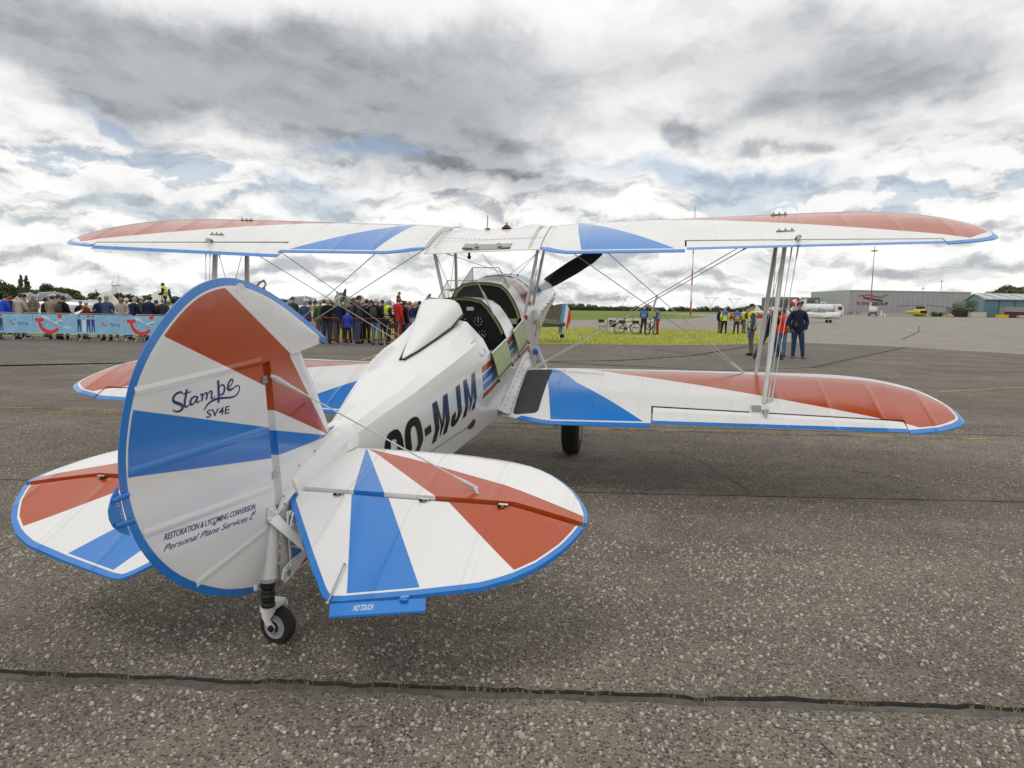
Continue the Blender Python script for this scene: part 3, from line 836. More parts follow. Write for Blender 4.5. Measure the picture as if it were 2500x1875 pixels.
def wing_panel(name, Wd, side, x0, m, defl, tip0, polished):
    a0, a1 = Wd['ail']
    edge_poly = te_edge(Wd, tip0)
    mb = MB()
    def xs(a, b, step):
        n = max(2, int((b - a) / step + 0.5))
        return [a + (b - a) * i / n for i in range(n + 1)]
    mb.loft([wing_ring(Wd, side, x) for x in xs(x0, a0 - 0.008, 0.09)], True, True, True)
    def tg(x): # hinge line as chord fraction, less the gap
        le, te = smooth_tab(Wd['LE'], x), interp(Wd['TE'], x)
        return (le - interp(Wd['hinge'], x) - 0.012) / (le - te)
    mid = []
    for x in xs(a0 - 0.008, a1 + 0.008, 0.09):
        mid.append(wing_ring(Wd, side, x, 0.0, tg(x)))
    mb.loft(mid, True, True, True)
    xe = Wd['LE'][-1][0]
    tipx = xs(a1 + 0.008, xe - 0.12, 0.035) + [xe - q for q in (.09, .065, .045, .03, .018, .009, .004, .001)]
    mb.loft([wing_ring(Wd, side, x) for x in tipx], True, True, True)
    o = mb.build(name, m, PLANE, 40, {'edge': lambda c: seg_dist((abs(c.x), c.y), edge_poly) if not (a0 - 0.004 < abs(c.x) < a1 + 0.004) else 0.5})
    # near-black strip painted in as the shade of the hinge gap
    gb = MB()
    r1 = []
    for x in (a0 - 0.006, a1 + 0.006):
        y, zu, zl = wing_top(Wd, x, tg(x))
        r1.append((x, y, zu, zl))
    gb.add([(side * r1[0][0], r1[0][1] - 0.002, r1[0][2] - 0.001), (side * r1[1][0], r1[1][1] - 0.002, r1[1][2] - 0.001), (side * r1[1][0], r1[1][1] - 0.002, r1[1][3] + 0.001), (side * r1[0][0], r1[0][1] - 0.002, r1[0][3] + 0.001)], [(0, 1, 2, 3)])
    gb.build('aileron_gap', M_gap_shade, o)
    # aileron: wedge hung on the hinge line
    ab = MB(); rings = []
    for x in xs(a0 + 0.006, a1 - 0.004, 0.1):
        hy = interp(Wd['hinge'], x); le, te = smooth_tab(Wd['LE'], x), interp(Wd['TE'], x)
        th = (le - hy) / (le - te); y, zu, zl = wing_top(Wd, x, th)
        zm = (zu + zl) / 2; hh = (zu - zl) / 2 + 0.004
        ring = []
        chord = hy - te
        zte = Wd['z'](x, te)
        prof = [(0.0, 0.55), (0.03, 0.85), (0.10, 1.0), (0.4, 0.72), (0.75, 0.34), (1.0, 0.06)]
        ca, sa = math.cos(defl), math.sin(defl)
        pts = [(q * chord, s_ * hh) for q, s_ in prof] + [(q * chord, -s_ * hh) for q, s_ in prof[::-1]]
        zs = (zte - zm)
        for q, hgt in pts:
            yy, z_ = -q, zs * q / chord + hgt
            ring.append((side * x, hy + yy * ca - z_ * sa * 0 - 0.0, zm + z_ * ca + yy * sa))
        rings.append(ring)
    ab.loft(rings, True, True, True)
    hin = Wd['hinge']
    tepl = [(p[0], p[1]) for p in Wd['TE'] if p[0] > 1.4] 
    tepl = [(1.4, interp(Wd['TE'], 1.4))] + tepl
    ail = ab.build('aileron', m, o, 40, {'edge': lambda c: (c.y - interp(Wd['TE'], abs(c.x))) if True else 0})
    return o, ail

UL, UL_ail = wing_panel('upper_wing_panel', UPW, -1, 0.56, M_upw, rad(13), 3.5, 0)
UR, UR_ail = wing_panel('upper_wing_panel', UPW, 1, 0.56, M_upw, rad(-5), 3.5, 0)
LL, LL_ail = wing_panel('lower_wing_panel', LOW, -1, 0.38, M_low, rad(5), 3.3, 0)
LR, LR_ail = wing_panel('lower_wing_panel', LOW, 1, 0.38, M_low, rad(-6), 3.3, 0)

def on_wing(Wd, side, x, y, off=0.0):
    le, te = smooth_tab(Wd['LE'], x), interp(Wd['TE'], x)
    t = min(max((le - y) / (le - te), 0), 1)
    yy, zu, zl = wing_top(Wd, x, t)
    return Vector((side * x, yy, zu + 0.004 + off))

def under_wing(Wd, side, x, y, off=0.0):
    le, te = smooth_tab(Wd['LE'], x), interp(Wd['TE'], x)
    yy, zu, zl = wing_top(Wd, x, (le - y) / (le - te))
    return Vector((side * x, yy, zl - 0.004 - off))

# centre section: metal tank between the panels
cb = MB()
cb.loft([wing_ring(UPW, 1, x) for x in (-0.555, -0.45, -0.2, 0, 0.2, 0.45, 0.555)], True, True, True)
CS = cb.build('wing_centre_section', M_white, PLANE, 40)
def draped_strip(mb, pts, w, off=0.002, Wd=UPW, thick=0.0015):
    """thin strip laid on the wing through (signed x, y) points"""
    L = []
    for i, (x, y) in enumerate(pts):
        a = pts[max(i - 1, 0)]; b = pts[min(i + 1, len(pts) - 1)]
        dx_, dy_ = b[0] - a[0], b[1] - a[1]; l_ = math.hypot(dx_, dy_); nx, ny = -dy_ / l_ * w / 2, dx_ / l_ * w / 2
        r = []
        for s_ in (1, -1):
            xx, yy = x + nx * s_, y + ny * s_
            p = on_wing(Wd, 1, abs(xx), yy, off); r.append(Vector((xx, yy, p.z)))
        L.append(r)
    for a, b in zip(L, L[1:]):
        up = Vector((0, 0, thick))
        mb.add([a[0] + up, a[1] + up, b[1] + up, b[0] + up], [(0, 1, 2, 3)])
def line(a, b, n):
    return [(a[0] + (b[0] - a[0]) * i / n, a[1] + (b[1] - a[1]) * i / n) for i in range(n + 1)]
sb = MB()
for s_ in (-1, 1):
    draped_strip(sb, line((s_ * 0.555, 3.705), (s_ * 0.555, 4.66), 24), 0.006)
    draped_strip(sb, line((s_ * 0.455, 3.71), (s_ * 0.455, 4.64), 24), 0.004)
draped_strip(sb, line((-0.553, 3.955), (0.553, 3.955), 12), 0.005)
sb.build('panel_seam', M_grey, CS)['kind'] = 'stuff'
rb = MB()
for s_ in (-1, 1):
    for i in range(24):
        p = on_wing(UPW, 1, 0.44, 3.73 + i * 0.037, 0.001); rb.ball((s_ * 0.44, p.y, p.z), 0.005, 5, 3)
        p = on_wing(UPW, 1, 0.47, 3.73 + i * 0.037, 0.001); rb.ball((s_ * 0.47, p.y, p.z), 0.005, 5, 3)
for i in range(21):
    x = -0.42 + i * 0.042; p = on_wing(UPW, 1, abs(x), 3.97, 0.001); rb.ball((x, p.y, p.z), 0.005, 5, 3)
rb.build('rivet', M_grey, CS)['kind'] = 'stuff'
pb = MB()   # bare metal plate at the trailing edge with two lugs and brown straps
draped_strip(pb, line((-0.19, 3.78), (0.27, 3.78), 10), 0.12, 0.003)
pb.build('bare_metal_plate', M_steel, CS)
for x in (-0.06, 0.16):
    lb = MB(); p = on_wing(UPW, 1, abs(x), 3.78, 0.01); lb.box((x, 3.78, p.z + 0.008), (0.035, 0.05, 0.03)); lb.tube([(x - 0.03, 3.76, p.z + 0.01), (x, 3.75, p.z + 0.022), (x + 0.03, 3.76, p.z + 0.01)], 0.009, 6)
    lb.build('mirror_lug', M_white, CS)
for x0_, x1_ in ((-0.19, -0.09), (0.18, 0.27)):
    lb = MB(); draped_strip(lb, line((x0_, 3.735), (x1_, 3.735), 4), 0.024, 0.006); lb.build('strap', M_brown, CS)
lb = MB(); p = on_wing(UPW, 1, 0.10, 4.36); lb.lathe(p, (0, 0.1, 1), [(0.05, 0), (0.05, 0.012), (0.03, 0.014), (0.03, 0.03), (0.008, 0.04), (0.008, 0.06)], 14); lb.build('fuel_cap', M_brown, CS, 40)
lb = MB(); p = on_wing(UPW, 1, 0.09, 4.36); p.x = -0.10; lb.lathe(p, (0, 0.05, 1), [(0.03, 0), (0.03, 0.008), (0.006, 0.01), (0.006, 0.14)], 10); lb.build('fuel_gauge', M_steel, CS, 40)
lb = MB(); p = under_wing(UPW, 1, 0.22, 4.10); p.x = -0.22
lb.box(p + Vector((0, 0, -0.02)), (0.03, 0.05, 0.04)); lb.tube([p, p + Vector((0, 0, -0.14))], 0.012, 8); lb.ball(p + Vector((0, 0, -0.14)), 0.02)
lb.build('compass_hook', M_rubber, CS, 40)

# strut fittings on top of the upper wing, aileron horns
def bolts(par, Wd, side, x, y, n=3):
    f = MB(); p = on_wing(Wd, side, x, y, 0)
    f.box(p + Vector((0, 0, 0.003)), (0.15, 0.025, 0.006))
    for i in range(n):
        q = on_wing(Wd, side, x - 0.05 + 0.05 * i, y, 0.006)
        f.lathe(q, (0, 0, 1), [(0.012, 0), (0.012, 0.008), (0.006, 0.009), (0.006, 0.020)], 8)
    f.build('strut_fitting', M_steel, par, 40)
for par, s_ in ((UL, -1), (UR, 1)):
    bolts(par, UPW, s_, 2.69, 4.17); bolts(par, UPW, s_, 2.66, 3.59)
def horn(par, Wd, side, x):
    f = MB(); y = interp(Wd['hinge'], x) - 0.03; p = on_wing(Wd, side, x, y, 0.0)
    f.tube([p + Vector((0, 0.05, 0)), p + Vector((0, 0.03, 0.03)), p + Vector((0, -0.03, 0.035)), p + Vector((0, -0.07, 0.0))], [0.012, 0.016, 0.014, 0.01], 7)
    f.ball(p + Vector((0.012 * side, -0.02, 0.035)), 0.016)
    f.build('aileron_horn', M_steel, par, 40)
horn(UL_ail, UPW, -1, 2.60); horn(UR_ail, UPW, 1, 2.72); horn(LR_ail, LOW, 1, 2.49); horn(LL_ail, LOW, -1, 2.49)
# walkway mats and inspection window on the lower wing
for par, s_ in ((LR, 1), (LL, -1)):
    wk = MB(); n = 16
    for i in range(n):
        kk = cos_space(n); y0_, y1_ = 3.80 - 0.83 * kk[i], 3.80 - 0.83 * kk[i + 1]
        def xr(y):
            k = (3.80 - y) / 0.83
            a, b = 0.45 + 0.02 * k, 0.685 + 0.0 * k
            e = min(k, 1 - k) * 0.83
            c_ = 0.04 - math.sqrt(max(0.04 ** 2 - max(0, 0.04 - e) ** 2, 0))
            return a + c_, b - c_
        q = []
        for y in (y0_, y1_):
            a, b = xr(y)
            for k in range(4):
                q.append(on_wing(LOW, s_, a + (b - a) * k / 3, y, 0.003))
        wk.add(q, [(k, k + 1, k + 5, k + 4) for k in range(3)])
    wk.build('walkway_mat', M_walk, par)
    ins = MB(); ins.prism([on_wing(LOW, s_, x, y, 0.002) for x, y in ((2.385, 3.155), (2.535, 3.155), (2.53, 3.045), (2.375, 3.045))], (0, 0, 0.003))
    insp = ins.build('inspection_panel', mat('clear_cover', (0.62, 0.62, 0.60), 0.15, var=0.05), par)
    ins = MB(); ins.prism([on_wing(LOW, s_, x, y, 0.006) for x, y in ((2.40, 3.145), (2.475, 3.145), (2.47, 3.055), (2.395, 3.055))], (0, 0, 0.001))
    ins.build('inspection_window', M_grey, insp)

# ------------------------------------------------------------------ fuselage
SIDE_POLYS = [(RED, [(2.28, 0.577), (3.75, 0.577), (3.75, 0.628), (2.28, 0.628)]), (BLUE, [(2.28, 0.512), (3.75, 0.512), (3.75, 0.564), (2.28, 0.564)]),
              (BLUE, [(2.28, 0.445), (3.75, 0.445), (3.75, 0.493), (2.28, 0.493)]), (RED, [(2.29, 0.375), (3.2, 0.378), (3.2, 0.405), (2.29, 0.425)]),
              (RED, [(3.2, 0.380), (3.7, 0.342), (3.75, 0.376), (3.2, 0.405)]), (RED, [(3.68, 0.344), (3.99, 0.325), (4.03, 0.358), (3.7, 0.378)]), (RED, [(3.98, 0.326), (4.14, 0.15), (4.22, 0.19), (4.05, 0.36)])]
SIDE_POLYS.append((RED, [(4.12, 0.70), (4.42, 0.70), (4.42, 2.0), (4.12, 2.0)]))
M_fus = paint('fuselage_paint', SIDE_POLYS, 'YW', rough=0.22)
def half_ring(y0, pts):
    """full closed ring from right-half points bottom .. top centre"""
    R_ = [fpt(y0, x, z) for x, z in pts]
    Lh = [(-p[0], p[1], p[2]) for p in R_[::-1] if p[0] > 1e-6]
    return R_ + Lh
def subdiv_aft(y0):
    b, m, l = station(y0)
    s2, s3, t = station(y0, AFT_DECK)
    return [b, m, l, s2, s3, (0, t[1])]
fb = MB()
aft = [i * 0.1 for i in range(26)]
fb.loft([half_ring(y, subdiv_aft(y)) for y in aft], True, True, False)
# forward of the deck: open tub
fwd = [2.5, 2.7, 2.9, 3.08, 3.3, 3.5, 3.7, 3.85, 4.2, 4.6]
tub = []
for y in fwd:
    b, m, l = station(y)
    tub.append([fpt(y, -l[0], l[1]), fpt(y, -m[0], m[1]), fpt(y, -b[0], b[1]), fpt(y, b[0], b[1]), fpt(y, m[0], m[1]), fpt(y, l[0], l[1])])
fb.loft(tub, False)
# decks
def arch(y0, pts):
    R_ = [fpt(y0, x, z) for x, z in pts]
    return R_ + [(-p[0], p[1], p[2]) for p in R_[::-1] if p[0] > 1e-6]
RIM1 = [(0.39, 1.266), (0.367, 1.32), (0.335, 1.39), (0.292, 1.456), (0.235, 1.535), (0.181, 1.585), (0.09, 1.604), (0, 1.608)]
MIDR = [(0.39, 1.322), (0.366, 1.37), (0.345, 1.41), (0.312, 1.47), (0.255, 1.545), (0.19, 1.59), (0.09, 1.612), (0, 1.616)]
RIM2 = [(0.385, 1.402), (0.368, 1.44), (0.343, 1.52), (0.305, 1.604), (0.25, 1.69), (0.187, 1.74), (0.09, 1.757), (0, 1.760)]
FIRE = [(0.42, 1.482), (0.412, 1.54), (0.392, 1.62), (0.35, 1.70), (0.28, 1.78), (0.20, 1.83), (0.10, 1.852), (0, 1.858)]
fb.loft([arch(3.1, RIM1), arch(3.28, [((a[0] + b[0]) / 2, (a[1] + b[1]) / 2 + 0.004) for a, b in zip(RIM1, MIDR)]), arch(3.46, MIDR)], False)
def lerp_s(A, B, t): return [(a[0] + (b[0] - a[0]) * t, a[1] + (b[1] - a[1]) * t) for a, b in zip(A, B)]
fb.loft([arch(3.85 + 0.75 * k / 5, lerp_s(RIM2, FIRE, k / 5)) for k in range(6)], False)
# left side wall is shut: door panels up to the rim
for ya, yb, A, B in ((2.5, 3.1, [(0.382, 1.182), (0.332, 1.285), (0.30, 1.33)], [(0.39, 1.266), (0.335, 1.39), (0.292, 1.456)]), (3.46, 3.85, [(0.39, 1.322), (0.345, 1.41), (0.312, 1.47)], [(0.385, 1.402), (0.343, 1.52), (0.305, 1.604)])):
    fb.loft([[(-p[0], p[1], p[2]) for p in (fpt(ya, *q) for q in A)], [(-p[0], p[1], p[2]) for p in (fpt(yb, *q) for q in B)]], False)
FUSE = fb.build('fuselage', M_fus, PLANE, 21)
# interior liner
ib = MB()
lin_ = []
for y in [2.45, 2.7, 2.9, 3.1, 3.3, 3.5, 3.7, 3.9, 4.2]:
    b, m, l = station(y)
    lin_.append([fpt(y, -l[0] + .012, l[1] - .004), fpt(y, -m[0] + .012, m[1]), fpt(y, -b[0] + .012, b[1] + .03), fpt(y, b[0] - .012, b[1] + .03), fpt(y, m[0] - .012, m[1]), fpt(y, l[0] - .012, l[1] - .004)])
ib.loft(lin_, False)
for (y, prof, dz_) in ((2.52, [(0.37, 1.182), (0.32, 1.28), (0.20, 1.41), (0, 1.448)], 0.0), (4.15, [(0.40, 1.45), (0.34, 1.55), (0.2, 1.72), (0, 1.78)], 0)):
    b, m, l = station(y)
    R_ = [(b[0] - .01, b[1] + .02), (m[0] - .01, m[1])] + prof
    ring = [fpt(y, *q) for q in R_]
    ring = ring + [(-p[0], p[1], p[2]) for p in ring[::-1] if p[0] > 1e-6]
    ib.add(ring, [tuple(range(len(ring)))])
for ya, yb, A, B in ((3.1, 3.46, RIM1, MIDR), (3.85, 4.15, RIM2, lerp_s(RIM2, FIRE, .4))):
    ib.loft([arch(ya, [(x * .97, z - .008) for x, z in A]), arch(yb, [(x * .97, z - .008) for x, z in B])], False)
ib.loft([[(-p[0] + 0.01, p[1], p[2]) for p in (fpt(y, *q) for q in A)] for y, A in ((2.5, [(0.382, 1.182), (0.332, 1.285), (0.30, 1.325)]), (3.1, [(0.39, 1.266), (0.335, 1.385), (0.292, 1.45)]))], False)
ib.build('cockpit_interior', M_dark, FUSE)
# seats
for y, z in ((2.66, 0.98), (3.62, 1.10)):
    st = MB(); st.box((0, y + 0.1, z), (0.44, 0.36, 0.05)); st.box((0, y - 0.07, z + 0.16), (0.44, 0.05, 0.36))
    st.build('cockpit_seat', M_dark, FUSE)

# instrument panels and green lips
def panel(y0, rim, zlow, name):
    pb_ = MB(); ring = [fpt(y0 + 0.03, x * 0.985, z - 0.012) for x, z in rim]
    b_, m_, l_ = station(min(y0, 3.84))
    ring = [fpt(y0 + 0.03, m_[0] - .014, zlow)] + ring
    ring = ring + [(-p[0], p[1], p[2]) for p in ring[::-1] if p[0] > 1e-6]
    pb_.add(ring, [tuple(range(len(ring)))])
    o = pb_.build(name, M_dark, FUSE)
    lip = MB()
    inner = [(x * 0.93, z - 0.024) for x, z in rim[1:]]
    outer = [(x * 0.985, z - 0.004) for x, z in rim[1:]]
    A = arch(y0 - 0.008, outer); B = arch(y0 + 0.012, inner)
    lip.loft([A, B], False)
    lip.build('green_lip', mat('lip_green', (0.46, 0.55, 0.25), 0.5, var=0.1), o, 60)
    t_ = MB(); t_.tube(arch(y0 - 0.004, [(x, z + .001) for x, z in rim[1:]]), 0.004, 6); t_.build('rim_beading', M_rubber, o, 60)
    return o
P1 = panel(3.1, RIM1, 0.95, 'instrument_panel')
P2 = panel(3.85, RIM2, 1.05, 'instrument_panel')
def on_panel(y0, x, z, off=0.004): return Vector(fpt(y0 + 0.03 - off, x, z))
def dial(par, y0, x, z, r, ticks, needle):
    c = on_panel(y0, x, z, 0.006); ax = Vector((0, -1, -FTILT)).normalized()
    a = Vector((1, 0, 0)); q = Vector((0, -FTILT, 1)).normalized()
    d_ = MB(); d_.lathe(c, ax, [(r * 1.08, -0.004), (r * 1.08, 0.006), (r * 0.94, 0.006), (r * 0.93, 0.002)], 18)
    o = d_.build('dial', M_rubber, par, 30)
    k_ = MB()
    def mark(r0, r1, w_, ang):
        e = a * math.sin(ang) + q * math.cos(ang); p_ = a * math.cos(ang) - q * math.sin(ang)
        base = c + ax * 0.008
        k_.add([base + e * r0 - p_ * w_, base + e * r0 + p_ * w_, base + e * r1 + p_ * w_, base + e * r1 - p_ * w_], [(0, 1, 2, 3)])
    for i in range(ticks):
        mark(r * 0.66, r * 0.9, r * 0.05, 2 * math.pi * i / ticks)
    mark(-r * 0.2, r * 0.62, r * 0.045, needle)
    k_.build('dial_marking', M_dial, o)
dial(P1, 3.1, -0.155, 1.40, 0.055, 10, 0.8); dial(P1, 3.1, -0.02, 1.28, 0.06, 16, 0.5); dial(P1, 3.1, 0.00, 1.40, 0.05, 8, -1.2)
dial(P1, 3.1, 0.14, 1.41, 0.045, 8, 0.1); dial(P1, 3.1, 0.17, 1.30, 0.04, 8, 2.2); dial(P1, 3.1, -0.16, 1.27, 0.045, 8, 2.9); dial(P1, 3.1, 0.10, 1.21, 0.035, 6, 1.0)
dial(P2, 3.85, 0.02, 1.58, 0.035, 8, 2.0); dial(P2, 3.85, 0.05, 1.46, 0.05, 10, 0.4)
sw = MB()
for i in range(5): sw.box(on_panel(3.1, 0.08 + i * 0.04, 1.155, 0.012), (0.012, 0.02, 0.016))
for i in range(5): sw.box(on_panel(3.1, 0.08 + i * 0.04, 1.105, 0.012), (0.016, 0.02, 0.010))
sw.box(on_panel(3.1, 0.16, 1.13, 0.008), (0.22, 0.004, 0.005)); sw.box(on_panel(3.1, 0.16, 1.08, 0.008), (0.24, 0.004, 0.004))
sw.build('switch_row', M_dial, P1)
pl = MB(); pl.box(on_panel(3.1, 0.075, 1.515, 0.008), (0.062, 0.004, 0.03)); pl.build('placard', mat('placard', (0.5, 0.5, 0.47), 0.5, var=0.2, vscale=80), P1)
bx = MB(); bx.box(on_panel(3.85, 0.26, 1.40, 0.05), (0.16, 0.08, 0.05)); bx.build('map_case', M_green, P2)

# headrest fairing with its rubber seal
hb = MB(); HR = [(1.60, 0.012, 1.162, 1.168), (1.8, 0.052, 1.205, 1.265), (2.05, 0.098, 1.272, 1.380), (2.3, 0.145, 1.372, 1.492), (2.45, 0.172, 1.445, 1.562), (2.505, 0.180, 1.466, 1.587)]
rings = []
HPROF = [(1, 0), (0.95, 0.35), (0.84, 0.70), (0.66, 0.91), (0.42, 0.985), (0, 1), (-0.42, 0.985), (-0.66, 0.91), (-0.84, 0.70), (-0.95, 0.35), (-1, 0)]
def deck_z(y0, x):
    s2, s3, t = station(y0, AFT_DECK); return t[1] + (s3[1] - t[1]) * min(1, x / s3[0])
HR = [(y, w_, max(zb_, deck_z(min(y, 2.5), w_) + 0.003), zt_) for y, w_, zb_, zt_ in HR]
for y0_, w_, zb_, zt_ in HR:
    rings.append([fpt(y0_, w_ * a, zb_ + (zt_ - zb_) * b) for a, b in HPROF])
hb.loft(rings, False); hb.add(rings[-1], [tuple(range(11))])
HRO = hb.build('headrest_fairing', M_white, FUSE, 60)
sl_ = MB(); path = [fpt(y0_, -w_ * 1.01, zb_ + .002) for y0_, w_, zb_, zt_ in HR[::-1]] + [fpt(y0_, w_ * 1.01, zb_ + .003) for y0_, w_, zb_, zt_ in HR]
sl_.tube(path, 0.009, 7); sl_.build('rubber_seal', M_rubber, HRO, 60)
# side hatch outline
def side_pt(y0, z, off=0.003):
    return Vector(fpt(y0, side_x(y0, z) + off, z))
def deck_pt(y0, z, off=0.003):
    b, m, l = station(y0); s2, s3, t = station(y0, AFT_DECK)
    k = (z - l[1]) / (s2[1] - l[1]); x = l[0] + (s2[0] - l[0]) * k
    if z > s2[1]: k = (z - s2[1]) / (s3[1] - s2[1]); x = s2[0] + (s3[0] - s2[0]) * k
    return Vector(fpt(y0, x + off, z + off * 0.5))
ht = MB(); q = [deck_pt(2.24, 1.262), deck_pt(2.33, 1.280), deck_pt(2.43, 1.19), deck_pt(2.325, 1.16)]
ht.tube(q + [q[0]], 0.0022, 4); ht.build('hatch_outline', M_grey, FUSE)

# fuselage lettering, wrapped over the side crease
def wrap_shape(polys, name, m, off=0.0035, left=False):
    """polys: outlines in (y0, w) -> thin skin on the fuselage side"""
    bm = bmesh.new()
    for loop in polys:
        vs = [bm.verts.new((p[0], p[1], 0)) for p in loop]
        bm.faces.new(vs)
    bmesh.ops.triangulate(bm, faces=bm.faces[:])
    for k in range(1, 40):
        for axis, base, step in (((0, 1, 0), 0.33, 0.012),):
            g = bm.verts[:] + bm.edges[:] + bm.faces[:]
            bmesh.ops.bisect_plane(bm, geom=g, plane_co=(0, base + step * k, 0), plane_no=axis)
    for v in bm.verts:
        y0_, w_ = v.co.x, v.co.y
        z = w_ + 0.2 * y0_
        p = side_pt(y0_, z, off)
        v.co = p if not left else Vector((-p.x, p.y, p.z))
    me = bpy.data.meshes.new(name); bm.to_mesh(me); bm.free(); me.materials.append(m)
    o = bpy.data.objects.new(name, me)
    return link(o, FUSE)
def ring_quads(cy, cw, ry, rw, ty, tw, n=28, p=2.6):
    o_, i_ = [], []
    for k in range(n):
        a = 2 * math.pi * k / n
        c, s_ = math.cos(a), math.sin(a)
        e = 2 / p
        f = lambda u: math.copysign(abs(u) ** e, u)
        o_.append((cy + ry * f(c), cw + rw * f(s_))); i_.append((cy + (ry - ty) * f(c), cw + (rw - tw) * f(s_)))
    return [[o_[k], o_[(k + 1) % n], i_[(k + 1) % n], i_[k]] for k in range(n)]
W0, W1 = 0.366, 0.639
def letter_M(a, b):
    t_ = 0.062; mid = (a + b) / 2
    return [[(a, W0), (a + t_, W0), (a + t_, W1), (a, W1)], [(b - t_, W0), (b, W0), (b, W1), (b - t_, W1)],
            [(a + t_, W1), (a + t_, W1 - 0.085), (mid, W0 + 0.0), (mid, W0 + 0.10)], [(b - t_, W1), (mid, W0 + 0.10), (mid, W0), (b - t_, W1 - 0.085)]]
def letter_J(a, b):
    t_ = 0.066; q = [[(b - t_, W0 + 0.08), (b, W0 + 0.08), (b, W1), (b - t_, W1)]]
    cy, r = (a + b) / 2, (b - a) / 2; o_, i_ = [], []
    for k in range(11):
        an = -math.pi * k / 10
        o_.append((cy + r * math.cos(an), W0 + 0.08 + 0.08 * math.sin(an))); i_.append((cy + (r - t_) * math.cos(an), W0 + 0.08 + 0.035 * math.sin(an)))
    q += [[o_[k], i_[k], i_[k + 1], o_[k + 1]] for k in range(10)]
    q.append([(a, W0 + 0.08), (a + t_, W0 + 0.08), (a + t_ - 0.006, W0 + 0.115), (a - 0.002, W0 + 0.10)])
    return q
wrap_shape(letter_M(1.885, 2.118), 'registration_letter', M_black)
wrap_shape(letter_J(1.648, 1.815), 'registration_letter', M_black)
wrap_shape(letter_M(1.388, 1.612), 'registration_letter', M_black)
wrap_shape([[(1.247, 0.472), (1.334, 0.472), (1.334, 0.522), (1.247, 0.522)]], 'registration_letter', M_black)
wrap_shape(ring_quads(1.116, 0.5025, 0.102, 0.137, 0.064, 0.052), 'registration_letter', M_black)
wrap_shape(ring_quads(0.895, 0.5025, 0.100, 0.137, 0.064, 0.052), 'registration_letter', M_black)
wrap_shape([[(0.86 + 0.062 * i / 1, 0.568), (0.86 + 0.062, 0.568), (0.86 + 0.062, 0.576), (0.86, 0.576)] for i in (0,)], 'lifting_mark', M_white, 0.006)
# step arrow: two fine lines and a dark leaf
wrap_shape([[(1.20, 0.336), (2.06, 0.244), (2.06, 0.247), (1.20, 0.340)], [(1.20, 0.328), (2.06, 0.236), (2.06, 0.239), (1.20, 0.332)]], 'step_arrow', M_grey)
leaf = [(2.04, 0.243), (2.07, 0.22), (2.12, 0.20), (2.17, 0.196), (2.20, 0.206), (2.205, 0.228), (2.19, 0.25), (2.16, 0.268), (2.12, 0.266), (2.07, 0.256)]
wrap_shape([leaf], 'step_arrow_head', mat('leaf_brown', (0.09, 0.045, 0.035), 0.35, var=0.2))

# cockpit doors folded down on the right side
def door(y0a, y0b, za, zb, hang=0.225):
    n, k_ = 8, 8; grid = []
    for j in range(k_ + 1):
        t = j / k_
        row = []
        for i in range(n + 1):
            s_ = i / n; y0_ = y0a + (y0b - y0a) * s_ + 0.0 * t
            z0 = za + (zb - za) * s_
            xs_ = side_x(y0_, z0 - 0.01) + 0.012
            out_ = 0.034 * math.sin(t * 1.7) + 0.012 * t
            row.append(Vector(fpt(y0_, xs_ + out_, z0 - hang * t)))
        grid.append(row)
    d_ = MB(); fl = [p for r in grid for p in r]; m_ = n + 1
    d_.add(fl, [(j * m_ + i, j * m_ + i + 1, (j + 1) * m_ + i + 1, (j + 1) * m_ + i) for j in range(k_) for i in range(n)])
    d_.add([p + Vector((-0.008, 0, 0)) for p in fl], [(j * m_ + i, (j + 1) * m_ + i, (j + 1) * m_ + i + 1, j * m_ + i + 1) for j in range(k_) for i in range(n)])
    o = d_.build('cockpit_door', M_green, FUSE, 40)
    r_ = MB()
    bot = grid[k_ - 1]
    for i in range(22):
        s_ = 0.05 + 0.9 * i / 21; a = bot[int(s_ * n)].lerp(bot[min(int(s_ * n) + 1, n)], s_ * n - int(s_ * n))
        r_.ball(a + Vector((0.003, 0, 0.002)), 0.0045, 5, 3)
    r_.build('rivet', M_rubber, o)['kind'] = 'stuff'
    e = MB(); e.tube([p + Vector((0.002, 0, 0)) for p in grid[0]], 0.006, 6); e.build('hinge_rod', M_white, o, 60)
    for c_ in (grid[k_][0], grid[k_][n]):
        e = MB(); e.box(c_ + Vector((0.004, 0, 0.004)), (0.012, 0.03, 0.02)); e.build('door_catch', M_rubber, o)
    return o
door(2.505, 3.01, 1.18, 1.268); door(3.315, 3.82, 1.325, 1.422)

# windscreens
def windscreen(yt, zt, wt_, ybase, wb_, zb_, yside, wside, zside):
    tl, tr = Vector((-wt_, yt, zt)), Vector((wt_, yt, zt)); bl, br = Vector((-wb_, ybase, zb_)), Vector((wb_, ybase, zb_))
    sl2, sr2 = Vector((-wside, yside, zside)), Vector((wside, yside, zside))
    root = MB(); root.add([tl, tr, br, bl], [(0, 1, 2, 3)])
    o = root.build('windscreen', M_glass, FUSE)
    for a, b, c_ in ((tr, br, sr2), (tl, bl, sl2)):
        g = MB(); midp = b.lerp(c_, 0.5) + Vector((0.02 if a.x > 0 else -0.02, 0, 0.02)); g.add([a, b, midp, c_], [(0, 1, 2, 3)]); g.build('side_pane', M_glass, o)
    fr = MB()
    fr.tube([sl2, tl, tr, sr2], 0.0045, 6); fr.build('windscreen_edge', M_grey, o)
    for a, b in ((tr, br), (tl, bl)):
        fr = MB(); fr.tube([a, b], 0.0035, 6)
        fr.build('windscreen_post', mat('perspex_edge', (0.55, 0.58, 0.55), 0.3, var=0.05), o)
windscreen(3.07, 1.752, 0.129, 3.21, 0.165, 1.602, 3.03, 0.285, 1.455)
windscreen(3.90, 1.908, 0.131, 4.06, 0.165, 1.765, 3.78, 0.302, 1.604)

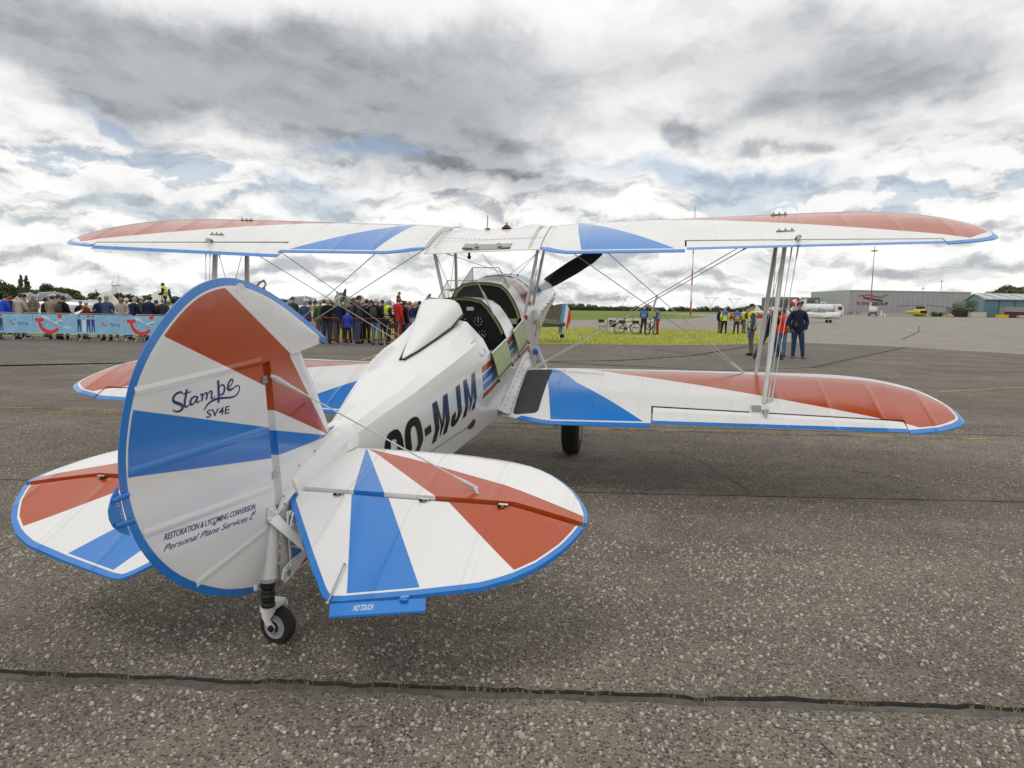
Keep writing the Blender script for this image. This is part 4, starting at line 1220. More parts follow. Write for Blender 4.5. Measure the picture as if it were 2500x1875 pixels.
# ------------------------------------------------------------------ engine cowling and propeller
def cowl_ring(y0, w_, zb_, zt_, n=28, p=2.5, flat=1.0):
    cz, hz = (zb_ + zt_) / 2, (zt_ - zb_) / 2; r = []; tap = max(0, min(0.55, (y0 - 4.58) / 0.5 * 0.55))      # lower half drawn in below the cylinders
    for k in range(n):
        a = 2 * math.pi * k / n - math.pi / 2
        c, s_ = math.cos(a), math.sin(a); e = 2 / p
        zq = math.copysign(abs(s_) ** e, s_); r.append(fpt(y0, w_ * math.copysign(abs(c) ** e, c) * (1 + tap * min(0, zq)), cz + hz * zq))
    return r
COWL = [(4.58, .424, .852, 1.862), (4.8, .43, .95, 1.885), (5.1, .44, 1.10, 1.905), (5.4, .445, 1.24, 1.92), (5.65, .44, 1.36, 1.92), (5.85, .42, 1.44, 1.905), (5.98, .375, 1.50, 1.865), (6.05, .31, 1.54, 1.81), (6.06, .2, 1.58, 1.74)]
kb = MB(); kb.loft([cowl_ring(*c) for c in COWL], True, False, True)
COWLO = kb.build('engine_cowling', paint('cowling_paint', [(RED, [(4.58, -2), (4.60, -2), (4.60, 3), (4.58, 3)]), (BLUE, [(4.72, 0.70), (4.98, 0.70), (4.98, 3), (4.72, 3)])], 'YW', rough=0.2), PLANE, 50)
sm = MB()
def cowl_side(y0, f):
    for a, b in zip(COWL, COWL[1:]):
        if y0 <= b[0]: break
    t = (y0 - a[0]) / (b[0] - a[0]); w_, zb_, zt_ = [a[i] + (b[i] - a[i]) * t for i in (1, 2, 3)]
    z = zb_ + (zt_ - zb_) * f; s_ = abs((f - 0.5) * 2); x = w_ * (1 - s_ ** 2.5) ** (1 / 2.5)
    return Vector(fpt(y0, x + 0.003, z))
sm.tube([cowl_side(4.62 + i * 0.125, 0.57) for i in range(12)], 0.003, 5); sm.build('cowl_seam', M_grey, COWLO)
for i in range(8):
    f = MB(); f.ball(cowl_side(4.75 + i * 0.17, 0.60), 0.006, 6, 4); f.build('cowl_fastener', M_rubber, COWLO)
bl_ = MB()       # blister and blue fairing below the cabane foot
bl_.ball((0.415, 4.33, 1.44), 0.075, 12, 8, scale=(0.7, 1.3, 1.0)); bl_.build('strut_blister', M_white, FUSE, 60)
bl_ = MB(); bl_.ball((0.438, 4.31, 1.45), 0.036, 10, 8, scale=(0.7, 1.2, 1.0)); bl_.build('blue_strut_boot', M_blue, FUSE, 60)
bl_ = MB(); bl_.ball((0.395, 3.95, 1.44), 0.026, 10, 8, scale=(0.6, 1.4, 1.0)); bl_.build('red_strut_boot', M_red, FUSE, 60)
bl_ = MB(); bl_.tube([(0.44, 4.25, 1.40), (0.455, 4.22, 1.33), (0.45, 4.16, 1.26)], 0.010, 7); bl_.build('vent_pipe', M_steel, FUSE, 60)

# propeller: hub plate and two dark blades
pc = Vector(fpt(6.12, 0, 1.665)); pax = Vector((0, 1, FTILT)).normalized()
hubm = MB(); hubm.lathe(pc, pax, [(0.10, -0.08), (0.10, 0.05), (0.05, 0.07)], 18)
PROP = hubm.build('propeller', M_black, PLANE, 40)
def blade(dirv):
    e = dirv.normalized(); b_ = MB(); rings = []
    ch = pax.cross(e).normalized()
    for r, c_, th, tw in ((0.05, 0.11, 0.05, 60), (0.18, 0.15, 0.042, 46), (0.4, 0.20, 0.03, 34), (0.7, 0.205, 0.022, 25), (0.95, 0.18, 0.016, 20), (1.08, 0.12, 0.012, 17), (1.13, 0.04, 0.008, 17)):
        a = rad(tw); u_ = ch * math.cos(a) + pax * math.sin(a); v_ = pax * math.cos(a) - ch * math.sin(a)
        rings.append([pc + e * r + u_ * (c_ / 2 * math.cos(2 * math.pi * k / 10)) + v_ * (th / 2 * math.sin(2 * math.pi * k / 10)) for k in range(10)])
    b_.loft(rings, True, True, True)
    b_.build('propeller_blade', M_black, PROP, 60)
_e = Vector((0.845, 0, 0.535)); _e = _e - pax * _e.dot(pax)
blade(_e); blade(-_e)

# ------------------------------------------------------------------ struts and rigging
def strut(name, a, b, w_=0.03, th=0.5, m=None, par=None):
    s_ = MB(); a, b = Vector(a), Vector(b)
    s_.tube([a, a.lerp(b, 0.04), a.lerp(b, 0.5), a.lerp(b, 0.96), b], [w_ * .6, w_ * .9, w_, w_ * .9, w_ * .6], 12, flat=(1.0, th), up=(0, 1, 0.2))
    return s_.build(name, m or M_strut, par or PLANE, 60)
TIES = {}
for s_ in (-1, 1):
    fu, ru = under_wing(UPW, s_, 2.69, 4.17), under_wing(UPW, s_, 2.66, 3.57)
    fl, rl = on_wing(LOW, s_, 2.515, 3.84), on_wing(LOW, s_, 2.50, 3.185)
    strut('interplane_strut', fl, fu, 0.036, 0.55); strut('interplane_strut', rl, ru, 0.036, 0.55)
    cr, cf = Vector((s_ * 0.51, 3.86, 2.075)), Vector((s_ * 0.476, 4.50, 2.17))
    lr, lf = Vector((s_ * 0.385, 3.91, 1.465)), Vector((s_ * 0.40, 4.29, 1.56))
    strut('cabane_strut', lr, cr, 0.026, 0.6); strut('cabane_strut', lf, cf, 0.024, 0.6)
    root_f = on_wing(LOW, s_, 0.47, 3.98); root_r = on_wing(LOW, s_, 0.47, 3.75)
    TIES[s_] = (fu, ru, fl, rl, cr, cf, root_f, root_r, lr, lf)
def wire(a, b, r=0.0042, m=None, ends=True):
    w_ = MB(); a, b = Vector(a), Vector(b); w_.tube([a, b], r, 6)
    if ends:
        L = (b - a).length; u_ = (b - a) / L
        for p_, q_ in ((a, u_), (b, -u_)):
            w_.tube([p_, p_ + q_ * 0.05, p_ + q_ * 0.13, p_ + q_ * 0.16], [r * 1.6, r * 2.3, r * 2.0, r], 6)
    w_.build('bracing_wire', m or M_wire, PLANE, 60)
for s_ in (-1, 1):
    fu, ru, fl, rl, cr, cf, rf, rr, lr, lf = TIES[s_]
    o1 = Vector((-s_ * 0.09, 0, 0))
    wire(rf, fu + o1); wire(rf + Vector((0.02 * s_, -0.05, 0)), under_wing(UPW, s_, 2.45, 3.62))      # flying wires
    wire(fl + Vector((-s_ * .10, 0.0, 0)), under_wing(UPW, s_, 0.57, 4.30)); wire(fl + Vector((-s_ * .10, 0.03, 0)), under_wing(UPW, s_, 1.02, 4.0))   # landing wires
    wire(rl, fu, 0.003); wire(fl, ru, 0.003)                                               # incidence wires
    wire(rl + Vector((s_ * .03, 0, 0)), ru + Vector((s_ * .06, 0, 0)), 0.003); wire(rl + Vector((s_ * .06, 0.02, 0)), ru + Vector((s_ * .11, 0, 0)), 0.003)
    mid = rf.lerp(fu, 0.52); md = fl.lerp(under_wing(UPW, s_, 0.57, 4.30), 0.48)
    j = MB(); j.tube([mid + Vector((0, 0.0, 0.03)), md + Vector((0, 0, -0.06))], [0.010, 0.010], 7); j.build('wire_spreader', M_white, PLANE, 60)
    wire(lr, cf, 0.003); wire(lf, cr, 0.003)
wire((0.52, 3.9, 2.06), (0.02, 4.78, 1.86), 0.003); wire((-0.45, 3.9, 2.06), (0.14, 4.78, 1.85), 0.003); wire((-0.05, 3.95, 2.04), (0.09, 4.35, 1.80), 0.0025, ends=False); wire((0.5, 3.95, 2.06), (0.1, 4.85, 1.86), 0.003)
pt_ = MB(); pt_.tube([(-2.62, 4.02, 1.66), (-2.50, 3.98, 1.685), (-2.42, 3.95, 1.75), (-2.36, 3.93, 1.77), (-2.335, 3.92, 1.73), (-2.36, 3.92, 1.69)], 0.011, 8); PITOT = pt_.build('pitot_head', M_steel, PLANE, 60); pt_ = MB(); pt_.ball((-2.365, 3.92, 1.675), 0.026, 8, 6); pt_.build('red_cover', M_red, PITOT, 60)
# left side mirror / venturi
vb = MB(); vb.tube([(-0.48, 4.10, 1.700), (-0.38, 4.10, 1.695), (-0.28, 4.10, 1.675), (-0.20, 4.10, 1.66)], [0.006, 0.018, 0.034, 0.03], 10, flat=(0.6, 1.0), up=(0, 1, 0)); vb.build('side_fairing', M_strut, PLANE, 60)

# ------------------------------------------------------------------ main undercarriage
def main_gear(s_):
    wc = Vector((s_ * 0.79, 4.58, 0.27))
    t_ = MB(); t_.lathe(wc, (1, 0, 0), [(0.13, -0.088), (0.19, -0.092), (0.245, -0.080), (0.266, -0.05), (0.272, 0), (0.266, 0.05), (0.245, 0.080), (0.19, 0.092), (0.13, 0.088)], 28)
    g = MB(); g.tube([Vector((s_ * 0.42, 4.38, 1.12)), Vector((s_ * 0.50, 4.45, 0.92)), Vector((s_ * 0.66, 4.58, 0.36)), wc], [0.03, 0.03, 0.026, 0.02], 10)
    leg = g.build('landing_gear_leg', M_white, PLANE, 60)
    w_ = t_.build('main_wheel', M_tyre, PLANE, 50)
    h_ = MB(); h_.lathe(wc, (1, 0, 0), [(0.03, -0.10), (0.125, -0.09), (0.125, 0.09), (0.03, 0.10)], 20); h_.build('wheel_hub', M_grey, w_, 40)
    g = MB(); g.tube([Vector((s_ * 0.30, 3.35, 0.60)), wc + Vector((-s_ * 0.12, -0.02, 0.05))], 0.017, 8); b_ = g.build('drag_brace', M_strut, PLANE, 60)
    g = MB(); p = wc + Vector((-s_ * 0.15, -0.12, 0.09)); g.tube([p + Vector((-0.08 * s_, -0.1, 0.03)), p, p + Vector((0.05 * s_, 0.06, -0.04))], 0.022, 8); g.tube([p + Vector((0, 0, 0.06)), p + Vector((0, 0, -0.05))], 0.02, 8); g.build('brake_unit', M_rubber, w_, 60)
    g = MB(); g.ball((s_ * 0.425, 4.36, 1.085), 0.034, 10, 8, scale=(0.8, 1, 1)); g.build('blue_leg_boot', M_blue, PLANE, 60)
main_gear(1); main_gear(-1)
# wing root fairings
for s_ in (-1, 1):
    r_ = []
    for i in range(15):
        y = 2.96 + (4.12 - 2.96) * i / 14
        zt_ = on_wing(LOW, 1, 0.46, min(max(y, 2.975), 4.09)).z if y < 4.09 else on_wing(LOW, 1, 0.46, 4.09).z
        y0_ = y + FTILT * (zt_ - 1.2)
        k_ = -0.065 + 0.13 * (i / 14)
        xb = side_x(min(y0_, 4.5), max(zt_ + 0.10 + k_, station(min(y0_, 4.5))[0][1] + .01))
        row = []
        for j in range(6):
            a = j / 5; x = (xb + 0.002) * (1 - a) ** 1.6 + 0.445 * (1 - (1 - a) ** 1.6)
            z = zt_ + 0.004 + (0.10 + k_) * (1 - a) ** 2.2
            row.append((s_ * x, y, z))
        r_.append(row)
    f = MB(); f.loft(r_, False)
    o = f.build('wing_root_fairing', M_white, PLANE, 60)
    for row_i in (0.3, 0.95):
        rv = MB()
        for i in range(0, 15):
            p = Vector(r_[i][1 if row_i < 0.5 else 4]); rv.ball(p + Vector((s_ * .003, 0, .003)), 0.0045, 5, 3)
        rv.build('rivet', M_rubber, o)['kind'] = 'stuff'

STAMPE = [
    [([(0.5231, 1.2036), (0.5294, 1.2091), (0.5412, 1.2089), (0.5543, 1.2048), (0.5649, 1.1966), (0.5692, 1.1869), (0.5633, 1.1777), (0.5482, 1.1711), (0.5322, 1.1644), (0.5254, 1.1564), (0.5271, 1.1485), (0.5379, 1.1424), (0.5529, 1.1416), (0.5674, 1.1473), (0.5709, 1.1525)], [0.0035, 0.0046, 0.0052, 0.0052, 0.0058, 0.0075, 0.0086, 0.0086, 0.0081, 0.0075, 0.0063, 0.0052, 0.004, 0.0029, 0.0023])],
    [([(0.5012, 1.217), (0.5061, 1.1993), (0.5125, 1.1762), (0.5147, 1.1593), (0.5083, 1.1528), (0.4975, 1.1552), (0.4877, 1.1616)], [0.0063, 0.0063, 0.0063, 0.0058, 0.0046, 0.0029, 0.0023]), ([(0.5206, 1.201), (0.5005, 1.2035), (0.4802, 1.2061)], [0.0029, 0.0035, 0.0023])],
    [([(0.4524, 1.1826), (0.4633, 1.1858), (0.4759, 1.1814), (0.4845, 1.1719), (0.485, 1.1613), (0.477, 1.1574), (0.4643, 1.1645), (0.4541, 1.176)], [0.0035, 0.004, 0.0052, 0.0063, 0.0063, 0.0046, 0.0035, 0.0029]), ([(0.4468, 1.1849), (0.453, 1.1709), (0.4533, 1.1632), (0.445, 1.1622), (0.4349, 1.1678)], [0.0058, 0.0058, 0.0046, 0.0029, 0.0023])],
    [([(0.4341, 1.1863), (0.4282, 1.1906), (0.4227, 1.187), (0.4232, 1.1762), (0.4266, 1.1638)], [0.0023, 0.004, 0.0052, 0.0052, 0.0046]), ([(0.4247, 1.1764), (0.4142, 1.188), (0.4039, 1.1928), (0.3984, 1.1872), (0.4004, 1.1745), (0.4037, 1.166)], [0.0023, 0.0029, 0.0046, 0.0052, 0.0052, 0.0046]), ([(0.4003, 1.1775), (0.3896, 1.1902), (0.3777, 1.1959), (0.372, 1.1903), (0.374, 1.1785), (0.3759, 1.1697), (0.3672, 1.1676), (0.355, 1.1743)], [0.0023, 0.0029, 0.0046, 0.0052, 0.0052, 0.0046, 0.0029, 0.0023])],
    [([(0.3344, 1.2338), (0.3341, 1.2054), (0.334, 1.1749), (0.3367, 1.1467)], [0.0075, 0.0075, 0.0075, 0.0063]), ([(0.3311, 1.2051), (0.3186, 1.2129), (0.3049, 1.2116), (0.2992, 1.1997), (0.3045, 1.1838), (0.3172, 1.176), (0.3293, 1.1784)], [0.0023, 0.0035, 0.0046, 0.0058, 0.0058, 0.0046, 0.0029])],
    [([(0.2901, 1.1946), (0.2711, 1.2009), (0.2547, 1.2138), (0.2494, 1.2248), (0.2556, 1.2295), (0.2685, 1.2245), (0.2786, 1.2079), (0.2792, 1.1945), (0.2668, 1.189), (0.2475, 1.1943), (0.2295, 1.2008), (0.2148, 1.2004), (0.2103, 1.1915), (0.2176, 1.1743), (0.2392, 1.1619), (0.2697, 1.1592), (0.3009, 1.1618), (0.3375, 1.1631), (0.369, 1.1588), (0.3973, 1.1473), (0.4169, 1.128)], [0.0023, 0.0029, 0.0035, 0.004, 0.0046, 0.0052, 0.0063, 0.0069, 0.0058, 0.004, 0.0035, 0.0029, 0.0035, 0.004, 0.004, 0.0046, 0.0052, 0.0058, 0.0052, 0.0046, 0.0023])],
]

# ------------------------------------------------------------------ tail: fin and rudder
def hinge_y(z): return -0.05 - 0.135 * (z - 0.861)
FIN_POLYS = [(RED, [(-0.20, 1.30), (0.10, 1.31), (0.502, 0.871), (-0.20, 1.13)]), (BLUE, [(-0.2, 1.018), (0.502, 0.866), (-0.02, 0.868), (-0.2, 0.885)])]
M_fin = paint('fin_dope', FIN_POLYS, 'YZ', (0.009, 0.0))
def fin_le(z): return interp([(0.55, 0.70), (0.80, 0.60), (0.897, 0.537), (0.987, 0.478), (1.076, 0.421), (1.2, 0.325), (1.309, 0.248), (1.33, 0.235)], z)
fm = MB(); rings = []
for i in range(20):
    k = i / 19; ring = []
    def ztop(y): return 1.281 + 0.1 * (y + 0.118)
    for sgn in (1, -1):
        for q in ([0, .15, .4, .7, .9, 1.0] if sgn == 1 else [.9, .7, .4, .15, 0]):
            zb_ = 0.57
            # point along chord q at height fraction k (top edge slopes)
            z = zb_ + (ztop(hinge_y(1.28) + 0.04 + q * 0.32) - zb_) * k
            hy = hinge_y(z) + 0.040; y = hy + (fin_le(z) - hy) * q
            th = 0.027 * (1 - 0.75 * q ** 2) * (1 if q < 0.99 else 0.1)
            ring.append((sgn * th, y, z))
    rings.append(ring)
fm.loft(rings, True, True, True)
FINO = fm.build('fin', M_fin, PLANE, 35, {'edge': lambda c: abs(c.y - fin_le(c.z)) if c.z > 0.9 else 0.5})
for z in (0.775, 0.62, 1.20):
    h_ = MB(); y = hinge_y(z) - 0.012; h_.tube([(0.0, y + 0.02, z + 0.012), (0.0, y - 0.03, z + 0.008)], 0.012, 8); h_.tube([(0, y - 0.02, z - 0.02), (0, y - 0.02, z + 0.03)], 0.011, 8); h_.box((0.018, y + 0.01, z + 0.01), (0.008, 0.035, 0.03))
    h_.build('rudder_hinge', M_steel, FINO, 40)
for z0_, z1_, y0_, y1_ in ((0.985, 1.045, 0.0, 0.26),):
    tp = MB(); tp.add([(0.0285, y0_, z0_), (0.0255, y1_, z1_), (0.0255, y1_, z1_ + 0.022), (0.0285, y0_, z0_ + 0.022)], [(0, 1, 2, 3)]); tp.build('rib_tape', M_fin, FINO, None, {'edge': lambda c: 0.5})

RUD = [(0.057, 1.279), (-0.158, 1.304), (-0.465, 1.346), (-0.497, 1.357), (-0.425, 1.4), (-0.235, 1.493), (-0.065, 1.567), (0.089, 1.612), (0.184, 1.626), (0.261, 1.628), (0.334, 1.618), (0.416, 1.594), (0.495, 1.552), (0.571, 1.494), (0.643, 1.424), (0.699, 1.357), (0.748, 1.277), (0.783, 1.183), (0.803, 1.099), (0.812, 1.04), (0.814, 0.981), (0.811, 0.921), (0.801, 0.859), (0.78, 0.788), (0.746, 0.711), (0.697, 0.637), (0.638, 0.568), (0.561, 0.5), (0.47, 0.439), (0.372, 0.386), (0.311, 0.358), (0.189, 0.318), (0.114, 0.302), (0.108, 0.319), (0.02, 0.551), (-0.012, 0.62), (-0.012, 0.678), (0.006, 0.861), (0.022, 0.998), (0.038, 1.167)]
RD = rad(4.0)
def rpt(u_, z, off=0.0):
    """rudder plane: u aft of the hinge, off along its right face normal"""
    return Vector((-math.sin(RD) * u_ + math.cos(RD) * off, -0.05 - math.cos(RD) * u_ - math.sin(RD) * off, z))
def chaikin(pts, keep):
    out_ = []
    n = len(pts)
    for i in range(n):
        p, q = pts[i], pts[(i + 1) % n]
        if i in keep and (i + 1) % n in keep: out_ += [p]; continue
        if i in keep: out_ += [p, (p[0] * .25 + q[0] * .75, p[1] * .25 + q[1] * .75)]
        elif (i + 1) % n in keep: out_ += [(p[0] * .75 + q[0] * .25, p[1] * .75 + q[1] * .25)]
        else: out_ += [(p[0] * .75 + q[0] * .25, p[1] * .75 + q[1] * .25), (p[0] * .25 + q[0] * .75, p[1] * .25 + q[1] * .75)]
    return out_
keep = set([0, 1, 2, 32, 33, 34, 35, 36, 37, 38, 39])
RUDS = chaikin(RUD, keep)
aft_edge = [p for p in RUD[2:33]]
# rudder paint lives in (u, z): build the mesh flat in its own space, then place the object
RUD_POLYS = [(RED, [(0.286, 1.592), (-0.163, 1.302), (0.048, 1.185), (0.603, 1.413), (0.72, 1.5)]),
             (BLUE, [(0.80, 1.186), (-0.05, 0.984), (-0.05, 0.856), (0.82, 0.957)])]
M_rud = paint('rudder_dope', RUD_POLYS, 'UV', (0.030, 0.008))
# own space: X = u, Y = z, Z = right-face normal
rm = bpy.data.meshes.new('rudder')
bm = bmesh.new()
def rud_thick(u_): return max(0.003, 0.019 * (1 - (max(u_, 0) / 0.84) ** 1.6))
from mathutils.geometry import delaunay_2d_cdt
pts2 = [Vector(p) for p in RUDS]
def inside(p, poly):
    c = False; n = len(poly)
    for i in range(n):
        a, b = poly[i], poly[(i + 1) % n]
        if (a[1] > p[1]) != (b[1] > p[1]) and p[0] < (b[0] - a[0]) * (p[1] - a[1]) / (b[1] - a[1]) + a[0]: c = not c
    return c
loop_closed = RUDS + [RUDS[0]]
ae_closed = aft_edge
for inset in (0.012, 0.024, 0.034, 0.05):
    n = len(RUDS)
    for i, p in enumerate(RUDS):
        a, b = RUDS[i - 1], RUDS[(i + 1) % n]
        tx, ty = b[0] - a[0], b[1] - a[1]; L_ = math.hypot(tx, ty)
        q = (p[0] - ty / L_ * inset, p[1] + tx / L_ * inset)
        if not inside(q, RUDS): q = (p[0] + ty / L_ * inset, p[1] - tx / L_ * inset)
        if inside(q, RUDS) and seg_dist(q, loop_closed) > inset * 0.8: pts2.append(Vector(q))
gu_ = -0.5
while gu_ < 0.85:
    gv_ = 0.3
    while gv_ < 1.65:
        if inside((gu_, gv_), RUDS) and seg_dist((gu_, gv_), loop_closed) > 0.06: pts2.append(Vector((gu_, gv_)))
        gv_ += 0.05
    gu_ += 0.05
nb = len(RUDS)
V2, E2, F2, *_ = delaunay_2d_cdt(pts2, [(i, (i + 1) % nb) for i in range(nb)], [], 0, 1e-6)
F2 = [f for f in F2 if inside((sum(V2[i].x for i in f) / len(f), sum(V2[i].y for i in f) / len(f)), RUDS)]
vr = [bm.verts.new((v.x, v.y, rud_thick(v.x) * min(1, 0.35 + seg_dist(v, ae_closed) / 0.06))) for v in V2]
vl = [bm.verts.new((v.x, v.y, -rud_thick(v.x) * min(1, 0.35 + seg_dist(v, ae_closed) / 0.06))) for v in V2]
for f in F2:
    bm.faces.new([vr[i] for i in f]); bm.faces.new([vl[i] for i in reversed(f)])
bd = {}
for f in F2:
    for a, b in zip(f, list(f[1:]) + [f[0]]):
        bd[(a, b)] = bd.get((a, b), 0) + 1
for (a, b) in list(bd):
    if (b, a) not in bd:
        bm.faces.new([vr[b], vr[a], vl[a], vl[b]])
bmesh.ops.recalc_face_normals(bm, faces=bm.faces)
bm.to_mesh(rm); bm.free()
rm.polygons.foreach_set('use_smooth', [True] * len(rm.polygons)); rm.set_sharp_from_angle(angle=rad(35))
at = rm.attributes.new('edge', 'FLOAT', 'POINT'); at.data.foreach_set('value', [seg_dist((v.co.x, v.co.y), ae_closed) for v in rm.vertices])
rm.materials.append(M_rud)
RUDO = link(bpy.data.objects.new('rudder', rm), PLANE)
RUDO.matrix_local = Matrix(((-math.sin(RD), 0, math.cos(RD), 0), (-math.cos(RD), 0, -math.sin(RD), -0.05), (0, 1, 0, 0), (0, 0, 0, 1)))
# fabric tapes over the ribs, both faces, stitched edge proud of the skin
def rud_tape(a, b, w_=0.034):
    for sg in (1, -1):
        t_ = MB(); n = 14; dx_, dz_ = b[0] - a[0], b[1] - a[1]; L_ = math.hypot(dx_, dz_); nx, nz = -dz_ / L_, dx_ / L_
        rows = []
        for i in range(n + 1):
            k = i / n; u_, z = a[0] + dx_ * k, a[1] + dz_ * k
            row = []
            for s_, h_ in ((-1, 0.0), (-0.9, 0.0007), (-0.2, 0.0009), (0, 0.0019), (0.2, 0.0009), (0.9, 0.0007), (1, 0.0)):
                row.append((u_ + nx * w_ / 2 * s_, z + nz * w_ / 2 * s_, sg * (rud_thick(u_) * min(1, .35 + seg_dist((u_, z), ae_closed) / .06) + 0.0006 + h_)))
            rows.append(row)
        t_.loft(rows, False)
        for i in range(1, n):
            k = (i + 0.3) / n; u_, z = a[0] + dx_ * k, a[1] + dz_ * k
            t_.ball((u_, z, sg * (rud_thick(u_) + 0.0012)), 0.0042, 6, 4, scale=(1, 1, 0.6))
        t_.build('rib_tape', M_rud, RUDO, 60, {'edge': lambda c: 0.2})
rud_tape((0.735, 1.231), (0.06, 1.289)); rud_tape((0.777, 0.967), (0.03, 0.994)); rud_tape((0.725, 0.743), (0.01, 0.736)); rud_tape((0.485, 0.480), (0.03, 0.566))
pt_ = MB(); pt_.lathe((0.185, 1.575, 0.014), (0, 0, 1), [(0.034, 0), (0.034, 0.003), (0.001, 0.0032)], 20); pt_.build('lamp_patch', M_white, RUDO)
pt_ = MB(); pt_.lathe((0.135, 0.328, 0.014), (0, 0, 1), [(0.014, 0), (0.014, 0.005), (0.006, 0.006), (0.006, 0.002)], 14); pt_.build('drain_grommet', M_white, RUDO, 40)
# rudder trim tab, crescent
tb = MB(); cres = [(0.822, 0.934), (0.847, 0.901), (0.860, 0.865), (0.858, 0.835), (0.845, 0.806), (0.814, 0.775), (0.780, 0.757), (0.793, 0.80), (0.806, 0.86), (0.816, 0.91)]
tb.prism([(u_, z, -0.0025) for u_, z in cres], (0, 0, 0.005)); TAB1 = tb.build('rudder_trim_tab', M_blue, RUDO)
for (ua, za, ub, zb_) in ((0.848, 0.892, 0.782, 0.897), (0.840, 0.806, 0.762, 0.803)):
    h_ = MB(); h_.tube([(ua, za, 0.006), (ub, zb_, 0.008)], [0.010, 0.010], 8, flat=(1, 0.35), up=(0, 1, 0)); h_.ball((ub + .006, zb_, 0.010), 0.007, 6, 4); h_.ball((ua - .01, za, 0.009), 0.005, 6, 4); h_.build('tab_bracket', M_blue, TAB1, 60)

def text_mesh(body, size, m, name, par, place, shear=0.0, width=1.0, spacing=1.0, bold=0.0):
    cu = bpy.data.curves.new(name, 'FONT'); cu.body = body; cu.offset = bold * size; cu.size = size; cu.shear = shear; cu.space_character = spacing
    cu.align_x = 'LEFT'; cu.resolution_u = 3
    to = bpy.data.objects.new('tmp_text', cu); COL.objects.link(to)
    dg = bpy.context.evaluated_depsgraph_get(); me = bpy.data.meshes.new_from_object(to.evaluated_get(dg))
    bpy.data.objects.remove(to)
    for v in me.vertices:
        v.co = place(v.co.x * width, v.co.y)
    me.name = name; me.materials.clear(); me.materials.append(m)
    return link(bpy.data.objects.new(name, me), par)
def on_rud(a, b, off=0.0012):
    """text frame from baseline start a to end b in (u, z); u decreases to the right"""
    L_ = math.hypot(b[0] - a[0], b[1] - a[1]); ex = ((b[0] - a[0]) / L_, (b[1] - a[1]) / L_); ey = (ex[1], -ex[0]) if -ex[0] > 0 else (-ex[1], ex[0])
    def f(x, y):
        u_, z = a[0] + ex[0] * x + ey[0] * y, a[1] + ex[1] * x + ey[1] * y
        return Vector((u_, z, rud_thick(u_) * min(1, .35 + seg_dist((u_, z), ae_closed) / .06) + off))
    return f
def fit_text(body, a, b, hgt, m, name, par, shear=0.0, place=on_rud, bold=0.012):
    cu = bpy.data.curves.new(name, 'FONT'); cu.body = body; cu.size = hgt / 0.7; cu.shear = shear
    to = bpy.data.objects.new('tmp_text', cu); COL.objects.link(to)
    bpy.context.view_layer.update(); wd = max(to.dimensions.x, 1e-4); bpy.data.objects.remove(to)
    L_ = math.hypot(b[0] - a[0], b[1] - a[1])
    return text_mesh(body, hgt / 0.7, m, name, par, place(a, b), shear, L_ / wd, 1.0, bold)
fit_text('RESTORATION & LYCOMING CONVERSION', (0.636, 0.694), (0.128, 0.671), 0.023, M_ink, 'rudder_lettering', RUDO, 0.25, bold=0.010)
fit_text('Personal Plane Services L', (0.643, 0.655), (0.150, 0.634), 0.023, M_ink, 'rudder_lettering', RUDO, 0.5, bold=0.004)
fit_text('td', (0.152, 0.650), (0.128, 0.649), 0.020, M_ink, 'rudder_lettering', RUDO, 0.4)
fit_text('By', (0.388, 0.6745), (0.370, 0.6735), 0.009, M_ink, 'rudder_lettering', RUDO, 0.3)
fit_text('SV4E', (0.408, 1.097), (0.276, 1.098), 0.030, M_ink, 'rudder_lettering', RUDO, 0.1)
fit_text('NO TOUCH', (0.838, 0.890), (0.800, 0.800), 0.013, mat('tab_lettering', (0.55, 0.55, 0.5), 0.5), 'tab_lettering', RUDO, 0.0, place=lambda a, b: (lambda x, y: Vector((a[0] + (b[0] - a[0]) * x / math.hypot(b[0] - a[0], b[1] - a[1]) - y * 0.93, a[1] + (b[1] - a[1]) * x / math.hypot(b[0] - a[0], b[1] - a[1]) + y * 0.35, 0.0032))))
# 'Stampe' brush script: strokes of varying width in (u, z)
def stroke(mb, pts, w_):
    P_ = []
    n = len(pts)
    dense = []
    for i in range(n - 1):
        p0, p1, p2, p3 = pts[max(i - 1, 0)], pts[i], pts[i + 1], pts[min(i + 2, n - 1)]
        for k in range(6):
            t = k / 6
            dense.append(tuple(0.5 * (2 * p1[j] + (p2[j] - p0[j]) * t + (2 * p0[j] - 5 * p1[j] + 4 * p2[j] - p3[j]) * t * t + (3 * p1[j] - p0[j] - 3 * p2[j] + p3[j]) * t ** 3) for j in range(2)))
    dense.append(pts[-1])
    m_ = len(dense); rows = []
    for i, p in enumerate(dense):
        a, b = dense[max(i - 1, 0)], dense[min(i + 1, m_ - 1)]
        tx, ty = b[0] - a[0], b[1] - a[1]; L_ = math.hypot(tx, ty) or 1
        k = i / (m_ - 1)
        wv = interp([(j / (len(w_) - 1), v) for j, v in enumerate(w_)], k) / 2
        rows.append([(p[0] - ty / L_ * wv, p[1] + tx / L_ * wv), (p[0] + ty / L_ * wv, p[1] - tx / L_ * wv)])
    b0 = len(mb.v)
    for r in rows:
        for q in r:
            mb.v.append((q[0], q[1], rud_thick(q[0]) + 0.0014))
    for i in range(m_ - 1):
        mb.f.append((b0 + 2 * i, b0 + 2 * i + 1, b0 + 2 * i + 3, b0 + 2 * i + 2)); mb.mi.append(0)
for strokes in STAMPE:
    sm_ = MB()
    for pts, w_ in strokes:
        stroke(sm_, pts, [min(q * 1.6, 0.0115) for q in w_])
    sm_.build('script_letter', M_ink, RUDO)
